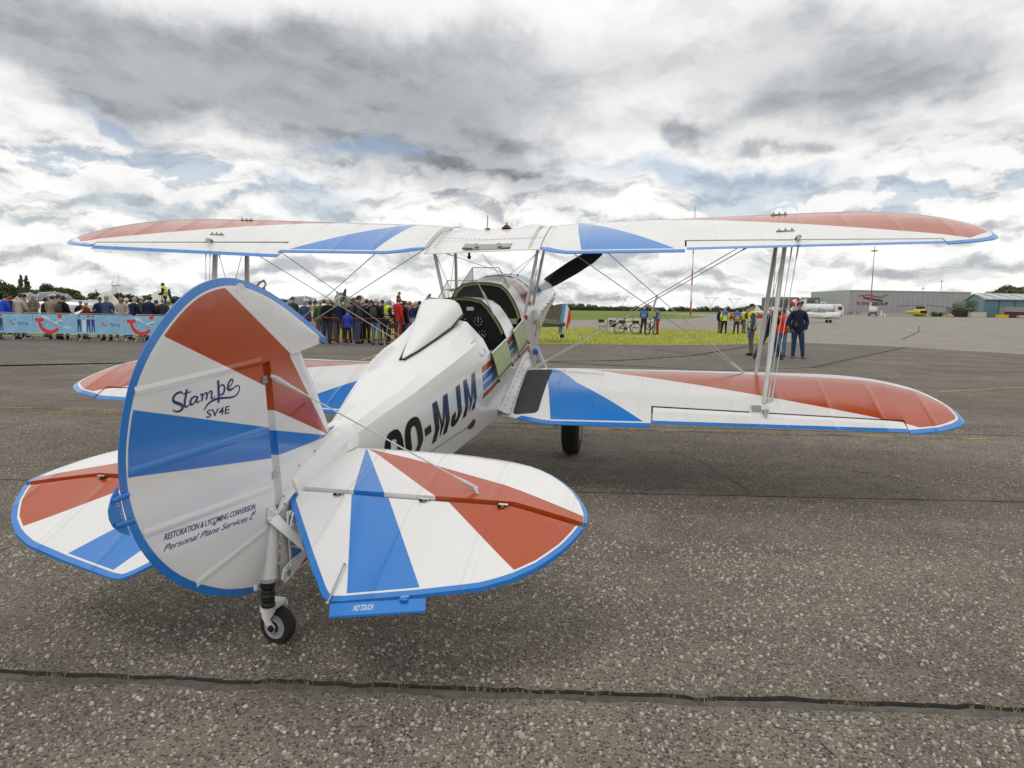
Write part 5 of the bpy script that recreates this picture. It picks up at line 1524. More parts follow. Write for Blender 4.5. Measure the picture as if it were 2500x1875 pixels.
# control horn on the rudder foot and the casing of the tail wheel
hn = MB()
hn.prism([rpt(u_, z, 0.022) for u_, z in ((0.045, 0.655), (0.058, 0.60), (0.0, 0.555), (-0.02, 0.60), (-0.005, 0.645))], Vector((0.006, 0, 0)))
tipv = Vector((0.16, -0.005, 0.437))
aa = [rpt(0.055, 0.60, 0.025), rpt(-0.01, 0.61, 0.025), tipv + Vector((0.0, 0.012, 0.012)), tipv + Vector((-0.01, -0.008, -0.004))]
hn.add(aa + [p + Vector((0.004, 0.006, 0)) for p in aa], [(0, 1, 2, 3), (4, 7, 6, 5), (0, 4, 5, 1), (1, 5, 6, 2), (2, 6, 7, 3), (3, 7, 4, 0)])
HORN = hn.build('rudder_horn', M_white, RUDO)
HORN.parent = PLANE
for u_, z in ((0.03, 0.638), (0.0, 0.618), (0.045, 0.605)):
    r_ = MB(); r_.ball(rpt(u_, z, 0.030), 0.008, 7, 5); r_.build('rivet', M_white, HORN, 60)
cl = MB(); cl.tube([tipv, tipv + Vector((0.03, 0.06, 0.02)), tipv + Vector((0.02, 0.16, 0.05))], [0.012, 0.010, 0.005], 7); cl.ball(tipv, 0.015); cl.build('cable_shackle', M_rubber, HORN, 60)
cs_ = MB(); cs_.tube([(0, -0.045, 0.58), (0, -0.055, 0.50), (0, -0.075, 0.36), (0, -0.078, 0.335), (0, -0.080, 0.315)], [0.038, 0.040, 0.042, 0.047, 0.034], 18)
CASE = cs_.build('tail_wheel_casing', M_white, PLANE, 40)
sp_ = MB(); sp_.add([(0.055, -0.05, 0.57), (0.055, 0.06, 0.52), (0.062, 0.10, 0.40), (0.062, 0.02, 0.33), (0.055, -0.07, 0.33)], [(0, 1, 2, 3, 4)])
sp_.add([(-0.055, -0.05, 0.57), (-0.055, 0.06, 0.52), (-0.062, 0.10, 0.40), (-0.062, 0.02, 0.33), (-0.055, -0.07, 0.33)], [(4, 3, 2, 1, 0)]); sp_.build('casing_side_plate', M_white, CASE)
# stern fuselage panel with flag stripes
for pts, m_ in (((( -0.012, 0.60), (0.075, 0.575), (0.075, 0.53), (-0.012, 0.55)), M_red), (((-0.006, 0.515), (0.085, 0.485), (0.09, 0.435), (-0.002, 0.462)), M_blue), (((0.0, 0.448), (0.10, 0.41), (0.105, 0.365), (0.004, 0.402)), M_blue), (((0.010, 0.375), (0.13, 0.375), (0.15, 0.345), (0.02, 0.335)), M_red)):
    f = MB(); f.prism([(0.074, y, z) for y, z in pts], (0.003, 0, 0)); f.build('stern_stripe', m_, FUSE)
f = MB(); f.prism([(0.066, y, z) for y, z in ((-0.03, 0.62), (0.16, 0.60), (0.22, 0.33), (0.0, 0.33))], (0.006, 0, 0)); f.build('stern_panel', M_white, FUSE)
def gusset(c, ang, L_, m_=M_white):
    g = MB(); ca, sa = math.cos(ang), math.sin(ang)
    o_ = [(-0.02, -0.03), (0.05, -0.035), (L_, -0.018), (L_, 0.016), (0.05, 0.035), (-0.01, 0.035), (-0.035, 0.0)]
    g.prism([(0.082, c[0] + a * ca - b * sa, c[1] + a * sa + b * ca) for a, b in o_], (0.007, 0, 0)); o = g.build('gusset_plate', m_, FUSE)
    for a, b in ((0.0, 0.022), (0.0, -0.02), (0.04, 0.022), (0.04, -0.024), (L_ * .7, 0)):
        r_ = MB(); r_.ball((0.090, c[0] + a * ca - b * sa, c[1] + a * sa + b * ca), 0.006, 7, 5); r_.build('rivet', M_white, o, 60)
    r_ = MB(); r_.lathe((0.089, c[0] + .018 * ca, c[1] + .018 * sa), (1, 0, 0), [(0.014, 0), (0.014, 0.003), (0.009, 0.003), (0.009, 0.0)], 12); r_.build('bush', M_grey, o)
gusset((-0.075, 0.352), 0.24, 0.22); gusset((0.005, 0.55), 1.1, 0.06)
# tail wheel: gaiter, fork, castor wheel swung to one side
gt = MB(); prof = []
for i in range(17):
    z = 0.318 - i * 0.0072; prof.append((0.030 + 0.0035 * math.sin(i * 2.3) + 0.002 * math.sin(i * 0.9), z))
gt.lathe((0, -0.080, 0), (0, 0, 1), prof[::-1], 16); gt.build('rubber_gaiter', M_rubber, CASE, 70)
fk = MB(); wax = Vector((-0.17, -0.98, 0)).normalized(); wpl = Vector((-wax.y, wax.x, 0))      # axle direction, roll direction
wc = Vector((0.0, 0.0, 0.083))
fk.lathe((0.0 - 0.01, -0.075, 0), (0, 0, 1), [(0.026, 0.200), (0.030, 0.205), (0.030, 0.178), (0.02, 0.172)][::-1], 14)
for s_ in (1, -1):
    o_ = [(-0.055, 0.185), (0.02, 0.185), (0.02, 0.165), (-0.01, 0.12), (0.018, 0.09), (0.012, 0.066), (-0.008, 0.062), (-0.052, 0.125)]
    fk.prism([wc + wax * (0.040 * s_) + wpl * a + Vector((0, 0, b - 0.083)) for a, b in o_], wax * 0.006 * s_)
fk.box(wc + Vector((0, 0, 0.1)) + wpl * -0.02, (0.07, 0.09, 0.02))
FORK = fk.build('tail_wheel_fork', M_white, PLANE, 30)
tw = MB(); tw.lathe(wc, wax, [(0.052, -0.026), (0.066, -0.031), (0.078, -0.027), (0.083, -0.012), (0.0835, 0.0), (0.083, 0.012), (0.078, 0.027), (0.066, 0.031), (0.052, 0.026)], 32)
TWH = tw.build('tail_wheel', M_tyre, PLANE, 50)
rm_ = MB(); rm_.lathe(wc, wax, [(0.03, -0.030), (0.032, -0.0285), (0.052, -0.0285), (0.054, -0.03), (0.056, -0.028), (0.056, 0.028), (0.054, 0.03), (0.052, 0.0285), (0.032, 0.0285), (0.03, 0.030)], 28); rm_.build('wheel_rim', mat('rim_grey', (0.36, 0.36, 0.37), 0.45, 0.1), TWH, 40)
ax_ = MB(); ax_.lathe(wc, wax, [(0.026, -0.03), (0.026, 0.03), (0.016, 0.034), (0.016, 0.052), (0.008, 0.054), (0.008, 0.06)], 12); ax_.build('axle_nut', M_rubber, FORK, 40)

# ------------------------------------------------------------------ tailplane and elevators
STAB_LE = [(0.0, 0.668), (0.094, 0.668), (0.354, 0.664), (0.613, 0.656), (0.814, 0.630), (1.01, 0.582), (1.154, 0.50), (1.278, 0.364), (1.345, 0.24), (1.372, 0.16), (1.381, 0.10)]
HIN = [(0.0, 0.160), (1.053, 0.155), (1.378, 0.052)]
EL_TE = [(0.026, 0.11), (0.031, 0.071), (0.262, -0.216), (0.395, -0.375), (0.425, -0.408), (0.455, -0.424), (0.50, -0.421), (0.769, -0.363), (1.008, -0.302), (1.125, -0.250), (1.225, -0.180), (1.31, -0.080), (1.352, 0.0), (1.372, 0.05), (1.377, 0.072)]
def tz(y): return 0.652 + 0.23 * (y - 0.055) - 0.02
def ez_(y): return 0.655 + 0.42 * (y - 0.155)      # elevators droop a little below the tailplane
ST_POLYS = [(BLUE, [(0.163, 0.632), (0.463, 0.14), (0.303, 0.14)]), (RED, [(0.182, 0.622), (0.51, 0.505), (0.71, 0.15), (0.60, 0.245)]), (RED, [(0.50, 0.508), (0.977, 0.315), (0.72, 0.155)]), (RED, [(0.97, 0.318), (1.36, 0.118), (1.37, 0.0), (0.715, 0.10), (0.715, 0.155)]), (RED, [(0.18, 0.624), (0.55, 0.49), (0.75, 0.12)])]
EL_POLYS = [(BLUE, [(0.275, 0.20), (0.436, 0.20), (0.90, -0.50), (0.56, -0.50)]), (RED, [(0.70, 0.19), (1.45, 0.15), (1.45, -0.35), (1.28, -0.35)])]
M_stab = paint('tailplane_dope', ST_POLYS, 'XY', (0.018, 0.0), (0.335, 0.05))
M_elev = paint('elevator_dope', EL_POLYS, 'XY', (0.024, 0.009), (0.335, 0.05))
def tail_half(s_):
    mb = MB(); rings = []
    def prof_ring(x, ya, yb, f, n=9, tz=tz):
        """ya front, yb rear, f(q) half thickness"""
        up_ = [(ya + (yb - ya) * q, f(q)) for q in cos_space(n)]
        return [(s_ * x, y, tz(y) + h_) for y, h_ in up_[::-1]] + [(s_ * x, y, tz(y) - h_) for y, h_ in up_[1:]]
    xs_ = [0.03 + 1.25 * i / 22 for i in range(23)] + [1.30, 1.325, 1.345, 1.36, 1.37, 1.376, 1.379]
    for x in xs_:
        le, hy = smooth_tab(STAB_LE, x), interp(HIN, x) + 0.012
        k = min(1, max(0.12, (1.40 - x) / 0.35)) ** 0.6
        rings.append(prof_ring(x, max(le, hy + 0.004), hy, lambda q, k=k: 0.024 * k * min(1, 0.08 + 2.2 * math.sqrt(q)) if q < 0.25 else 0.024 * k))
    mb.loft(rings, True, True, True)
    lep = [(x, smooth_tab(STAB_LE, x)) for x in [i * 0.03 for i in range(46)] + [1.375, 1.381]] + [(1.381, 0.05)]
    S = mb.build('tailplane', M_stab, PLANE, 40, {'edge': lambda c: seg_dist((abs(c.x), c.y), lep) + 0.014 * max(0, 1 - max(0, abs(c.x) - 0.25) / 1.0)})
    eb = MB(); rings = []
    xe_ = [0.029, 0.035, 0.05] + [0.06 + 0.42 * i / 20 for i in range(21)] + [0.50 + 0.78 * i / 20 for i in range(21)] + [1.30, 1.325, 1.345, 1.36, 1.37, 1.375]
    for x in xe_:
        hy, te = interp(HIN, x) - 0.012, interp(EL_TE, x)
        k = min(1, max(0.15, (1.40 - x) / 0.35)) ** 0.6
        ch = hy - te
        def f(q, k=k, ch=ch):
            h_ = 0.024 * k
            d_ = q * ch
            full = max(0.70 if x > .55 else .70, ch)
            return max(0.0035, h_ * min(1, 0.35 + 1.6 * math.sqrt(max(d_, 0) / 0.05)) * (1 - 0.86 * min(1, d_ / 0.58)))
        rings.append(prof_ring(x, hy, min(te, hy - 0.002), f, 10, lambda y, x=x: ez_(y) + 0.016 * max(0.0, min(1.0, (x - 1.05) / 0.33))))
    eb.loft(rings, True, True, True)
    tep = EL_TE
    E_ = eb.build('elevator', M_elev, PLANE, 40, {'edge': lambda c: seg_dist((abs(c.x), c.y), tep)})
    gl_ = MB(); gl_.add([(s_ * 0.04, 0.158, tz(0.158) + 0.010), (s_ * 1.05, 0.154, tz(0.154) + 0.010), (s_ * 1.05, 0.154, tz(0.154) - 0.02), (s_ * 0.04, 0.158, tz(0.158) - 0.02)], [(0, 1, 2, 3)])
    gl_.build('elevator_gap', M_grey, E_)
    for x in (0.235, 0.645, 1.0):
        h_ = MB(); h_.box((s_ * x, 0.130, tz(0.130) + 0.0225), (0.030, 0.032, 0.006)); h_.build('hinge_slot', M_gap_shade, E_)  # near-black box, the slot's shade put in as colour
        h_ = MB(); h_.box((s_ * (x + 0.008), 0.128, tz(0.128) + 0.024), (0.012, 0.03, 0.010)); h_.tube([(s_ * (x - .01), .13, tz(.13) + .026), (s_ * (x + .03), .13, tz(.13) + .026)], 0.007, 6); h_.build('elevator_hinge', M_steel, E_, 40)
    return S, E_
S_R, E_R = tail_half(1)
S_L, E_L = tail_half(-1)
# elevator trim tab with NO TOUCH
tb = MB(); q = [(0.468, -0.438), (0.822, -0.368), (0.840, -0.424), (0.492, -0.492)]
tb.prism([(x, y, ez_(y) - 0.004) for x, y in q], (0, 0, 0.008)); TAB = tb.build('elevator_trim_tab', M_blue, E_R)
h_ = MB(); h_.box((0.745, -0.380, ez_(-0.380) + 0.006), (0.03, 0.045, 0.008)); h_.tube([(0.73, -0.383, ez_(-.383) + .01), (0.76, -0.377, ez_(-.377) + .01)], 0.006, 6); h_.build('tab_hinge', M_blue, TAB, 40)
def on_tab(a, b):
    L_ = math.hypot(b[0] - a[0], b[1] - a[1]); ex = ((b[0] - a[0]) / L_, (b[1] - a[1]) / L_); ey = (-ex[1], ex[0])
    return lambda x, y: Vector((a[0] + ex[0] * x + ey[0] * y, a[1] + ex[1] * x + ey[1] * y, ez_(a[1] + ex[1] * x + ey[1] * y) + 0.0055))
fit_text('NO TOUCH', (0.570, -0.460), (0.642, -0.445), 0.026, mat('tab_white', (0.75, 0.75, 0.73), 0.4), 'tab_lettering', TAB, 0.15, place=on_tab)
rd = MB(); rd.tube([(0.462, -0.445, ez_(-0.445) + 0.012), (0.452, -0.27, ez_(-0.27) + 0.030)], 0.0035, 6); rd.ball((0.462, -0.445, ez_(-.445) + .012), 0.009, 6, 4); rd.ball((0.452, -0.27, ez_(-.27) + .026), 0.007, 6, 4); rd.build('tab_pushrod', M_steel, E_R, 60)
# fin to tailplane fillet of white sheet metal
fl_ = []
FS = [(-0.045, 0.62), (0.002, 0.665), (0.07, 0.745), (0.141, 0.80), (0.25, 0.832), (0.344, 0.850), (0.44, 0.868), (0.537, 0.889), (0.60, 0.900), (0.66, 0.905)]
for y, zf in FS:
    row = []
    xs2 = interp([(-0.05, 0.028), (0.05, 0.036), (0.18, 0.045), (0.35, 0.062), (0.55, 0.095), (0.66, 0.112)], y)
    zs2 = tz(max(y, 0.17)) + 0.026 if y > 0.1 else 0.60 + (y + .05) * 0.5
    if y > 0.56: zf = 0.889 + 0.29 * (y - 0.579) + 0.006
    for j in range(7):
        a = j / 6
        if y < 0.56:
            x = 0.0275 * (1 - 0.5 * max(0, y) / .56) + (xs2 - 0.0275) * a ** 1.8; z = zs2 + (zf - zs2) * (1 - a) ** 1.5
        else:
            x = xs2 * math.sin(a * math.pi / 2); z = zs2 + (zf - zs2) * math.cos(a * math.pi / 2) ** 0.8
        row.append((x, y, z))
    fl_.append(row)
for s_ in (1, -1):
    f = MB(); f.loft([[(s_ * p[0], p[1], p[2]) for p in r] for r in fl_], False)
    o = f.build('tail_fillet', M_white, PLANE, 60)
    for y in (0.02, 0.17, 0.33, 0.52):
        for kk in (1, 5):
            for r0, r1 in zip(fl_, fl_[1:]):
                if r0[0][1] <= y <= r1[0][1]:
                    t = (y - r0[0][1]) / (r1[0][1] - r0[0][1]); p = Vector(r0[kk]).lerp(Vector(r1[kk]), t)
                    g = MB(); g.ball((s_ * (p.x + .002), p.y, p.z + .002), 0.005, 6, 4); g.build('screw', M_grey, o)
# tail bracing wires
for s_ in (1, -1):
    a = Vector((s_ * 0.03, hinge_y(1.222) + 0.035, 1.222)); b = Vector((s_ * 0.865, 0.238, tz(0.238) + 0.035))
    w_ = MB(); w_.tube([a, b], 0.0036, 7); u_ = (b - a).normalized()
    w_.tube([a - u_ * 0.005, a + u_ * 0.03, a + u_ * 0.09, a + u_ * 0.15], [0.007, 0.013, 0.008, 0.005], 8, flat=(1, 0.4), up=(0, 0, 1)); w_.ball(a + u_ * 0.01, 0.011)
    w_.tube([b, b - u_ * 0.05, b - u_ * 0.13], [0.010, 0.011, 0.005], 8); w_.tube([b - u_ * 0.02, b + Vector((s_ * .02, -.02, -.035))], [0.009, 0.006], 7)
    w_.build('tail_bracing_wire', M_strut, PLANE, 60)

# ================================================================== people
def skin_shape(verts, edges, radii, sub=1):
    me = bpy.data.meshes.new('tmp_skin'); me.from_pydata(verts, edges, [])
    o = link(bpy.data.objects.new('tmp_skin', me))
    o.modifiers.new('skin', 'SKIN')
    sv = me.skin_vertices[0].data if len(me.skin_vertices) else None
    if sv is None:
        bpy.context.view_layer.objects.active = o
        raise RuntimeError('no skin layer')
    for i, r in enumerate(radii):
        sv[i].radius = r if isinstance(r, (tuple, list)) else (r, r)
        sv[i].use_root = (i == 0)
    if sub:
        m = o.modifiers.new('sub', 'SUBSURF'); m.levels = m.render_levels = sub
    dg = bpy.context.evaluated_depsgraph_get()
    out_ = bpy.data.meshes.new_from_object(o.evaluated_get(dg))
    bpy.data.objects.remove(o)
    return out_

def make_pose(arms, stance, lean=0.0, head_turn=0.0, head_drop=0.0, twist=0.0):
    """returns meshes: body (one continuous figure) and shells for jacket, trousers, shoes, hair, cap; front is +y, height 1.75 m"""
    def L(p, z0=0.95):      # lean forward about the hips
        x, y, z = p
        if z <= z0: return (x, y, z)
        a = lean; dy, dz = y, z - z0
        return (x, dy * math.cos(a) + dz * math.sin(a), z0 + dz * math.cos(a) - dy * math.sin(a))
    V_, E_, R_, tagv = [], [], [], []
    def v(p, r, t): V_.append(L(p)); R_.append(r); tagv.append(t); return len(V_) - 1
    def e(a, b): E_.append((a, b))
    pel = v((0, 0, 0.95), (0.155, 0.115), 'leg'); wst = v((0, 0.0, 1.12), (0.145, 0.105), 'torso'); ch = v((0, 0.0, 1.31), (0.170, 0.120), 'torso'); ub = v((0, -0.005, 1.42), (0.120, 0.085), 'torso')
    nk = v((0, 0.005, 1.50), 0.056, 'skin'); hd = v((0, 0.02 + head_drop * .06, 1.595 - head_drop * .03), (0.070, 0.084), 'head'); tp = v((0, 0.02 + head_drop * .08, 1.672 - head_drop * .05), (0.074, 0.088), 'head'); cr = v((0, 0.015 + head_drop * .09, 1.735 - head_drop * .055), (0.042, 0.05), 'head'); e(tp, cr)
    for a, b in ((pel, wst), (wst, ch), (ch, ub), (ub, nk), (nk, hd), (hd, tp)): e(a, b)
    hands = []
    for s_, A in ((-1, arms[0]), (1, arms[1])):
        sh = v((s_ * 0.175, -0.005, 1.405), 0.066, 'torso')
        el_, wr_, ha_ = A
        el = v((s_ * el_[0], el_[1], el_[2]), 0.049, 'torso'); wr = v((s_ * wr_[0], wr_[1], wr_[2]), 0.034, 'torso'); ha = v((s_ * ha_[0], ha_[1], ha_[2]), (0.036, 0.024), 'skin')
        e(ub, sh); e(sh, el); e(el, wr); e(wr, ha); hands.append((Vector(L((s_ * wr_[0], wr_[1], wr_[2]))), Vector(L((s_ * ha_[0], ha_[1], ha_[2]))), s_))
    for s_, S in ((-1, stance[0]), (1, stance[1])):
        hp = v((s_ * 0.09, 0, 0.87), 0.098, 'leg'); kn = v((s_ * S[0][0], S[0][1], S[0][2]), 0.064, 'leg'); an = v((s_ * S[1][0], S[1][1], S[1][2]), 0.044, 'leg')
        fx, fy = s_ * S[1][0], S[1][1]
        he = v((fx, fy - 0.03, S[1][2] - 0.055), 0.040, 'shoe'); to = v((fx + s_ * 0.03, fy + 0.15, max(0.032, S[1][2] - 0.068)), (0.042, 0.030), 'shoe')
        e(pel, hp); e(hp, kn); e(kn, an); e(an, he); e(he, to)
    base = skin_shape(V_, E_, R_, 1)
    segs = [(Vector(V_[a]), Vector(V_[b]), tagv[a], tagv[b]) for a, b in E_]
    def region(p):
        best, rt = 1e9, 'torso'
        for a, b, ta, tb_ in segs:
            d_ = b - a; t = max(0, min(1, (p - a).dot(d_) / max(d_.length_squared, 1e-9))); q = a + d_ * t
            l_ = (p - q).length
            if l_ < best:
                best = l_
                rt = ta if t < 0.5 else tb_
                if ta == 'torso' and tb_ == 'skin': rt = 'torso' if t < (0.45 if abs(a.x) < 0.1 else 0.30) else 'skin'
                if ta == 'skin' and tb_ == 'head': rt = 'skin' if t < .3 else 'head'
                if ta == 'leg' and tb_ == 'torso': rt = 'leg' if t < 0.15 else 'torso'
                if ta == 'leg' and tb_ == 'shoe': rt = 'leg' if t < 0.2 else 'shoe'
        return rt
    regs = [region(v_.co) for v_ in base.vertices]
    normals = [v_.normal.copy() for v_ in base.vertices]
    def shell(want, off, grow=0.0, name='shell', extra=None):
        keep_f = [p for p in base.polygons if sum(1 for i in p.vertices if regs[i] in want) >= (len(p.vertices) + 1) // 2]
        if extra: keep_f = [p for p in keep_f if extra(p.center)]
        idx, vs, fs = {}, [], []
        for p in keep_f:
            for i in p.vertices:
                if i not in idx:
                    idx[i] = len(vs); c = base.vertices[i].co + normals[i] * off; vs.append(tuple(c))
            fs.append([idx[i] for i in p.vertices])
        me = bpy.data.meshes.new(name); me.from_pydata(vs, [], fs); me.polygons.foreach_set('use_smooth', [True] * len(fs)); return me
    out_ = {}
    body = MB(); body.add([tuple(v_.co) for v_ in base.vertices], [tuple(p.vertices) for p in base.polygons])
    # fingers and thumb, curled; nose and ears
    for wr, ha, s_ in hands:
        d_ = (ha - wr).normalized(); side = Vector((0, 1, 0)) if abs(d_.y) < 0.8 else Vector((s_, 0, 0)); side = (side - d_ * side.dot(d_)).normalized(); curl = d_.cross(side) * s_
        for k in range(4):
            o_ = ha + side * (0.024 - 0.016 * k) + d_ * 0.015; l_ = (0.062, 0.072, 0.068, 0.052)[k]
            body.tube([o_, o_ + d_ * l_ * .5 + curl * -.006, o_ + d_ * l_ * .8 + curl * -.024], [0.009, 0.0085, 0.006], 5)
        o_ = ha + side * 0.026 - d_ * 0.01
        body.tube([o_, o_ + side * 0.02 + d_ * 0.03, o_ + side * 0.016 + d_ * 0.055], [0.010, 0.009, 0.007], 5)
    H = Vector(V_[hd]); Tt = Vector(V_[tp]); upv = (Tt - H).normalized(); fw = Vector((0, 1, 0)); fw = (fw - upv * fw.dot(upv)).normalized(); rt_ = fw.cross(upv)
    body.tube([H + fw * 0.078 + upv * 0.055, H + fw * 0.104 + upv * 0.018, H + fw * 0.084 + upv * 0.008], [0.010, 0.015, 0.012], 6)
    for s_ in (-1, 1): body.ball(tuple(H + rt_ * (s_ * 0.079) + upv * 0.03 - fw * .005), 0.024, 6, 5, scale=(0.45, 0.8, 1.2))
    me = bpy.data.meshes.new('body'); me.from_pydata(body.v, [], body.f); me.polygons.foreach_set('use_smooth', [True] * len(body.f)); out_['body'] = me
    fe = MB()
    for s_ in (-1, 1): fe.ball(tuple(H + rt_ * (s_ * 0.030) + upv * 0.045 + fw * 0.080), 0.011, 6, 4)
    fe.tube([H - rt_ * 0.024 + fw * 0.083 - upv * 0.024, H + fw * 0.089 - upv * 0.026, H + rt_ * 0.024 + fw * 0.083 - upv * 0.024], 0.005, 5)
    me = bpy.data.meshes.new('face_features'); me.from_pydata(fe.v, [], fe.f); out_['face'] = me
    jz = lambda c: True
    out_['jacket'] = shell({'torso'}, 0.020)
    # jacket skirt below the waist
    sk = MB(); rows = []
    for z_, rx, ry in ((1.15, 0.182, 0.142), (1.02, 0.188, 0.150), (0.90, 0.196, 0.158), (0.86, 0.194, 0.156)):
        rows.append([L((rx * math.cos(2 * math.pi * k / 14), ry * math.sin(2 * math.pi * k / 14), z_)) for k in range(14)])
    sk.loft(rows); jm = out_['jacket']
    bm = bmesh.new(); bm.from_mesh(jm); b0 = [bm.verts.new(p) for p in sk.v]
    for f in sk.f: bm.faces.new([b0[i] for i in f]).smooth = True
    # collar
    rows = [[L((0.075 * math.cos(2 * math.pi * k / 12), 0.005 + 0.075 * math.sin(2 * math.pi * k / 12), 1.455)) for k in range(12)], [L((0.070 * math.cos(2 * math.pi * k / 12), 0.010 + 0.072 * math.sin(2 * math.pi * k / 12), 1.52)) for k in range(12)]]
    c0 = [[bm.verts.new(p) for p in r] for r in rows]
    for k in range(12): bm.faces.new([c0[0][k], c0[0][(k + 1) % 12], c0[1][(k + 1) % 12], c0[1][k]]).smooth = True
    bmesh.ops.recalc_face_normals(bm, faces=bm.faces); bm.to_mesh(jm); bm.free()
    out_['trousers'] = shell({'leg'}, 0.014)
    out_['shoes'] = [shell({'shoe'}, 0.010, name='shoe', extra=lambda c, q=q: c.x * q > 0) for q in (-1, 1)]
    hc = H + upv * 0.06 - fw * 0.012
    def hairdo(low_back, rx, ry, name):
        hb_ = MB(); C_ = H + upv * 0.068 - fw * 0.010; rows = []; nn = 16
        for q in range(8):
            row = []
            for k in range(nn):
                a = 2 * math.pi * k / nn; front = (1 + math.sin(a)) / 2
                dmax = (math.pi * 0.44) * front + (math.pi * low_back) * (1 - front) ** 0.8 if True else 0
                t = 0.05 + (dmax - 0.05) * q / 7
                row.append(tuple(C_ + rt_ * (rx * math.sin(t) * math.cos(a)) + fw * (ry * math.sin(t) * math.sin(a)) + upv * (0.104 * math.cos(t) if t < 1.57 else (0.104 if name == 'hair' else 0.19) * math.cos(t))))
            rows.append(row)
        hb_.loft(rows, True, True, False)
        me_ = bpy.data.meshes.new(name); me_.from_pydata(hb_.v, [], hb_.f); me_.polygons.foreach_set('use_smooth', [True] * len(hb_.f)); return me_
    out_['hair'] = hairdo(0.74, 0.087, 0.103, 'hair')
    out_['long_hair'] = hairdo(0.80, 0.100, 0.112, 'long_hair')
    cp = MB(); rows = []
    for k in range(5):
        t = k / 4 * math.pi / 2; rows.append([tuple(H + upv * (0.072 + 0.098 * math.sin(t)) + rt_ * (0.094 * math.cos(t) * math.cos(w_)) + fw * (0.110 * math.cos(t) * math.sin(w_) )) for w_ in [2 * math.pi * j / 14 for j in range(14)]])
    cp.loft(rows, True, False, True)
    br = [H + upv * 0.072 + rt_ * x + fw * y for x, y in ((-0.075, 0.06), (-0.06, 0.15), (0, 0.175), (0.06, 0.15), (0.075, 0.06))]; cp.prism(br, upv * 0.008)
    me = bpy.data.meshes.new('cap'); me.from_pydata(cp.v, [], cp.f); me.polygons.foreach_set('use_smooth', [True] * len(cp.f)); out_['cap'] = me
    out_['vest'] = shell({'torso'}, 0.034, extra=lambda c: abs(c.x) < 0.205 and c.z > 0.9 and not (abs(c.x) > 0.17 and c.z < 1.3))
    st = MB()
    for z_ in (1.06, 1.20):
        rows = [[L((0.196 * math.cos(2 * math.pi * k / 16), (0.150 if z_ < 1.1 else 0.155) * math.sin(2 * math.pi * k / 16), z)) for k in range(16)] for z in (z_, z_ + 0.045)]
        st.loft(rows)
    me = bpy.data.meshes.new('reflective_band'); me.from_pydata(st.v, [], st.f); out_['band'] = me
    bp_ = MB(); rows = []
    for z_, w_, d0 in ((0.99, 0.10, 0.05), (1.02, 0.14, 0.14), (1.2, 0.15, 0.17), (1.36, 0.13, 0.13), (1.42, 0.08, 0.05)):
        rows.append([L((w_ * math.copysign(abs(math.cos(w)) ** .7, math.cos(w)), -0.13 - d0 / 2 + d0 / 2 * math.sin(w), z_)) for w in [2 * math.pi * k / 12 for k in range(12)]])
    bp_.loft(rows, True, True, True); me = bpy.data.meshes.new('backpack'); me.from_pydata(bp_.v, [], bp_.f); me.polygons.foreach_set('use_smooth', [True] * len(bp_.f)); out_['backpack'] = me
    out_['chest'] = L((0, 0.16, 1.28)); out_['hand'] = [h[1] for h in hands]; out_['headpos'] = H
    return out_

AR_DOWN = ((0.235, -0.03, 1.13), (0.245, 0.04, 0.89), (0.24, 0.06, 0.81))
AR_POCK = ((0.27, -0.06, 1.14), (0.215, 0.08, 0.94), (0.17, 0.10, 0.88))
AR_FRONT = ((0.225, 0.04, 1.13), (0.13, 0.24, 1.08), (0.06, 0.29, 1.10))
AR_CAM = ((0.25, 0.17, 1.24), (0.13, 0.24, 1.47), (0.07, 0.20, 1.54))
AR_PHONE = ((0.225, 0.10, 1.16), (0.14, 0.33, 1.28), (0.09, 0.39, 1.33))
AR_LEAN = ((0.25, 0.12, 1.15), (0.17, 0.36, 1.13), (0.10, 0.42, 1.13))
AR_BACK = ((0.245, -0.10, 1.13), (0.13, -0.20, 0.98), (0.06, -0.21, 0.95))
ST_N = ((0.095, 0.01, 0.49), (0.10, -0.02, 0.10))
ST_W = ((0.14, 0.02, 0.49), (0.19, -0.02, 0.10))
ST_F = ((0.10, 0.10, 0.50), (0.10, 0.16, 0.10))
ST_B = ((0.09, -0.02, 0.48), (0.10, -0.16, 0.10))
ST_WW = ((0.24, 0.05, 0.50), (0.42, 0.0, 0.10))
POSES = {
    'stand': make_pose((AR_DOWN, AR_DOWN), (ST_N, ST_N)),
    'pockets': make_pose((AR_POCK, AR_POCK), (ST_W, ST_N)),
    'front': make_pose((AR_FRONT, AR_FRONT), (ST_N, ST_W), head_drop=0.6),
    'camera': make_pose((AR_CAM, AR_CAM), (ST_W, ST_N)),
    'phone': make_pose((AR_PHONE, AR_DOWN), (ST_N, ST_N), head_drop=0.4),
    'lean': make_pose((AR_LEAN, AR_LEAN), (ST_N, ST_B), lean=0.30, head_drop=-0.2),
    'behind': make_pose((AR_BACK, AR_BACK), (ST_N, ST_W)),
    'one_hand': make_pose((AR_POCK, AR_FRONT), (ST_W, ST_W)),
    'stride_camera': make_pose((AR_CAM, AR_CAM), (ST_WW, ST_WW), lean=0.22),
    'walk': make_pose((AR_DOWN, AR_POCK), (ST_F, ST_B)),
}
def cloth(name, c):
    return mat('cloth_' + name, c, 0.85, spec=0.2, var=0.22, vscale=14, bump=0.35, bscale=26)
